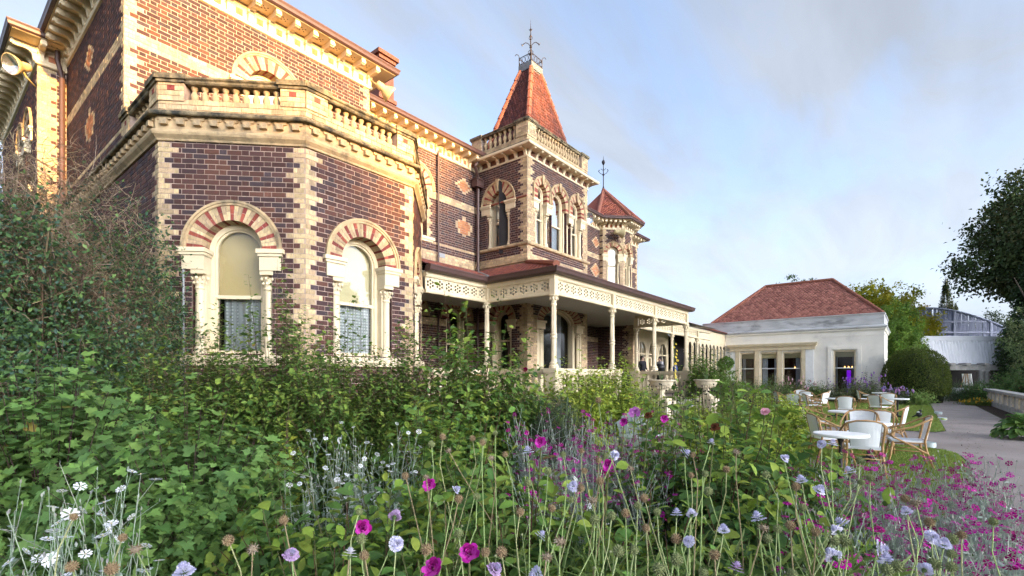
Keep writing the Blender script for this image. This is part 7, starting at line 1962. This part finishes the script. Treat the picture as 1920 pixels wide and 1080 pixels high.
x, y = at(1962, 27); tree('small_tree', 'slender pale-leaved tree arching over the balustrade at the right', x, y, 6.4, 1.9, 1.6, .10, [(.12, .17, .09), (.10, .15, .08), (.15, .19, .10)], 170, 36, .11, cz=3.9, rz_=2.5, seed=.5, lump=.4, m='leaf')
for px, d, r, h, lb in ((1325, 19.6, 1.05, 2.65, 'tall leafy shrub growing against the end of the verandah'), (1302, 21.2, .8, 2.3, 'leafy shrub in the angle of verandah and garden room'), (1355, 22.0, .9, 2.0, 'leafy shrub right of the verandah end')):
    shrub('verandah_shrub', lb, 'shrub', px, d, r, h, 420, 26, .09, 'oval', [(.11, .20, .05), (.14, .24, .06), (.09, .16, .05)], group='leafy shrubs at the verandah end', lump=.25)
x, y = at(1361, 29); t = emp('standard_bush', (x, y, 0), 'small ball-topped standard bush before the white wall', 'shrub')
b = MB().mat('bark'); b.tube([(x, y, 0), (x, y, 2.1)], .03, 6); b.build('trunk', t)
n = 1400; v = unit(rng.normal(0, 1, (n, 3))); P = v*np.array([.42, .42, .36])*rng.uniform(.7, 1, (n, 1))+np.array([x, y, 2.35]); add_foliage(t, P, unit(v+rng.normal(0, .6, (n, 3))), unit(v+rng.normal(0, .4, (n, 3))), np.full(n, .10), np.full(n, .055), 'simple', pickcols(G_FINE, n), name='crown')
# yellow flower spire by the verandah
x, y = at(1265, 16.4); t = emp('hollyhock', (x, y, 0), 'tall yellow flower spire in front of the end balustrade', 'flowers')
b = MB().mat('twig'); b.col = (.12, .17, .06); b.tube([(x, y, 0), (x+.03, y, 1.4), (x, y+.02, 2.85)], [.014, .011, .004], 5); b.build('stem', t)
YF = petal_flower([(.75, .60, .05), (.7, .55, .08)], 5, .06, .012).mesh('flower')
for i in range(12):
    f = link('flower', YF, t, (x+random.gauss(0, .03), y-.04+random.gauss(0, .02), 1.45+.11*i)); f.rotation_euler = (random.gauss(1.0, .3), random.gauss(-.4, .3), 0); f.scale = (1-.04*i,)*3
P = np.stack([x+rng.normal(0, .12, 60), y+rng.normal(0, .12, 60), rng.uniform(.1, 1.4, 60)], 1); add_foliage(t, P, unit(rng.normal(0, 1, (60, 3))), unit(rng.normal(0, .4, (60, 3))+np.array([0, 0, 1])), np.full(60, .16), np.full(60, .13), 'oval', pickcols(G_ROSE, 60))
# bold-leaved clump at the path edge
def bold(px, d, r, h, n, label):
    x, y = at(px, d); t = emp('bergenia', (x, y, 0), label, 'plant', 'broad-leaved clumps')
    lm = np_mesh
    T, F = TPL['oval']
    me = None
    for i in range(n):
        a = i*2.4; q = r*math.sqrt((i+.5)/n); z = h*(1-.55*(q/r)**2)*random.uniform(.75, 1.05)
        D = np.array([[math.cos(a), math.sin(a), random.uniform(.5, 1.0)-1.5*(q/r)]]); P = np.array([[x+math.cos(a)*q*.75, y+math.sin(a)*q*.75, z*.75]])
        V, Fa, k = leaf_arrays(P, D, np.array([[0, 0, 1.]])+rng.normal(0, .2, (1, 3)), np.array([.30*random.uniform(.8, 1.15)]), np.array([.22]), 'oval')
        np_mesh('leaf', V, Fa, np.repeat(pickcols([(.12, .22, .05), (.16, .27, .06), (.09, .17, .045)], 1), k, 0), 'leaf', t)
bold(1932, 12.4, .70, .70, 130, 'broad-leaved green clump at the right edge of the path')
bold(1945, 15.5, .7, .6, 60, 'second broad-leaved clump behind the first at the path edge')
# one large lance leaf clump in the bed
for px, d, lb in ((555, 2.75, 'clump of broad upright lance leaves in the bed, left of centre'), (1215, 2.55, 'clump of dark lance leaves in the shade at bottom right of centre')):
    x, y = at(px, d); t = emp('lance_leaf_clump', (x, y, 0), lb, 'plant')
    for i in range(16):
        a = random.uniform(0, 6.28); L = random.uniform(.35, .85); V, Fa, k = leaf_arrays(np.array([[x, y, .02]]), np.array([[math.cos(a)*.45, math.sin(a)*.45, 1]]), np.array([[math.cos(a), math.sin(a), -.3]]), np.array([L]), np.array([.11]), 'blade')
        np_mesh('leaf', V, Fa, np.repeat(pickcols([(.10, .20, .05), (.08, .15, .05)], 1), k, 0), 'leaf', t)
# long grass and small weeds between the plants
def meadow(name, n, test, x0, x1, y0, y1, hmax, cols, label):
    x = rng.uniform(x0, x1, n); y = rng.uniform(y0, y1, n); k = test(x, y); x, y = x[k], y[k]; n = len(x)
    P = np.stack([x, y, np.full(n, .01)], 1); D = unit(np.stack([rng.normal(0, .35, n), rng.normal(0, .35, n), np.ones(n)], 1)); LL = hmax*rng.uniform(.3, 1, n)**1.2
    V, F, k = leaf_arrays(P, D, unit(rng.normal(0, 1, (n, 3))), LL, rng.uniform(.006, .02, n), 'blade')
    o = np_mesh(name, V, F, np.repeat(pickcols(cols, n, .3), k, 0), 'leaf', None); tag(o, label, 'grass', kind='stuff')
bed = [(-1.5, 1.2), (.35, .95), (1.35, .2), (5.5, -.66), (6.0, 4.3), (13.5, 4.7), (10.6, 7.2), (8.2, 9.3), (4.4, 7.9), (2.4, 9.8), (-3, 9.5)]
meadow('undergrowth', 42000, in_poly(bed), -3, 13.5, -.7, 10, .55, [(.07, .12, .035), (.10, .17, .05), (.05, .09, .03), (.12, .19, .06)], 'tangled green undergrowth filling the flower bed between the plants')
# leaf litter and grit on the path
n = 900; x = rng.uniform(6, 44, n)**1.0; y = np.where(rng.uniform(0, 1, n) < .6, -.86-np.abs(rng.normal(0, .25, n)), rng.uniform(-2.5, -.9, n)); P = np.stack([x, y, np.full(n, .014)], 1)
V, F, k = leaf_arrays(P, unit(np.stack([rng.normal(0, 1, n), rng.normal(0, 1, n), rng.normal(.05, .15, n)], 1)), unit(rng.normal(0, .25, (n, 3))+np.array([0, 0, 1])), rng.uniform(.015, .05, n), rng.uniform(.01, .03, n), 'simple')
tag(np_mesh('leaf_litter', V, F, np.repeat(pickcols([(.16, .11, .05), (.10, .07, .04), (.20, .17, .08), (.08, .09, .04)], n), k, 0), 'leaf', None), 'scattered dry leaves lying along the edge of the path', 'leaf litter', kind='stuff')
# ------------------------------------------------------------------ trees across the garden behind the viewer, which shade the lower part of the house
for i, (x, h, r) in enumerate(((-16, 29, 9), (-3, 26.3, 8), (7.6, 26.0, 4.4), (12.6, 30.5, 4.6), (21, 38, 8.5), (32, 39, 9), (43, 38, 9), (53, 36, 7), (63, 28.5, 6), (72, 28, 5.5), (81, 35, 7.5), (92, 36, 8), (103, 34, 8))):
    tree('shade_tree', '%s tall dark tree in the row across the garden behind the viewer' % (ORD[i]), x, -150+random.uniform(-3, 3), h, r, 6, .5, OAK, 620, 30, 1.4, ry=6, lump=.08, seed=i*1.1, group='shade trees across the garden', limbs=5, wr=.8)
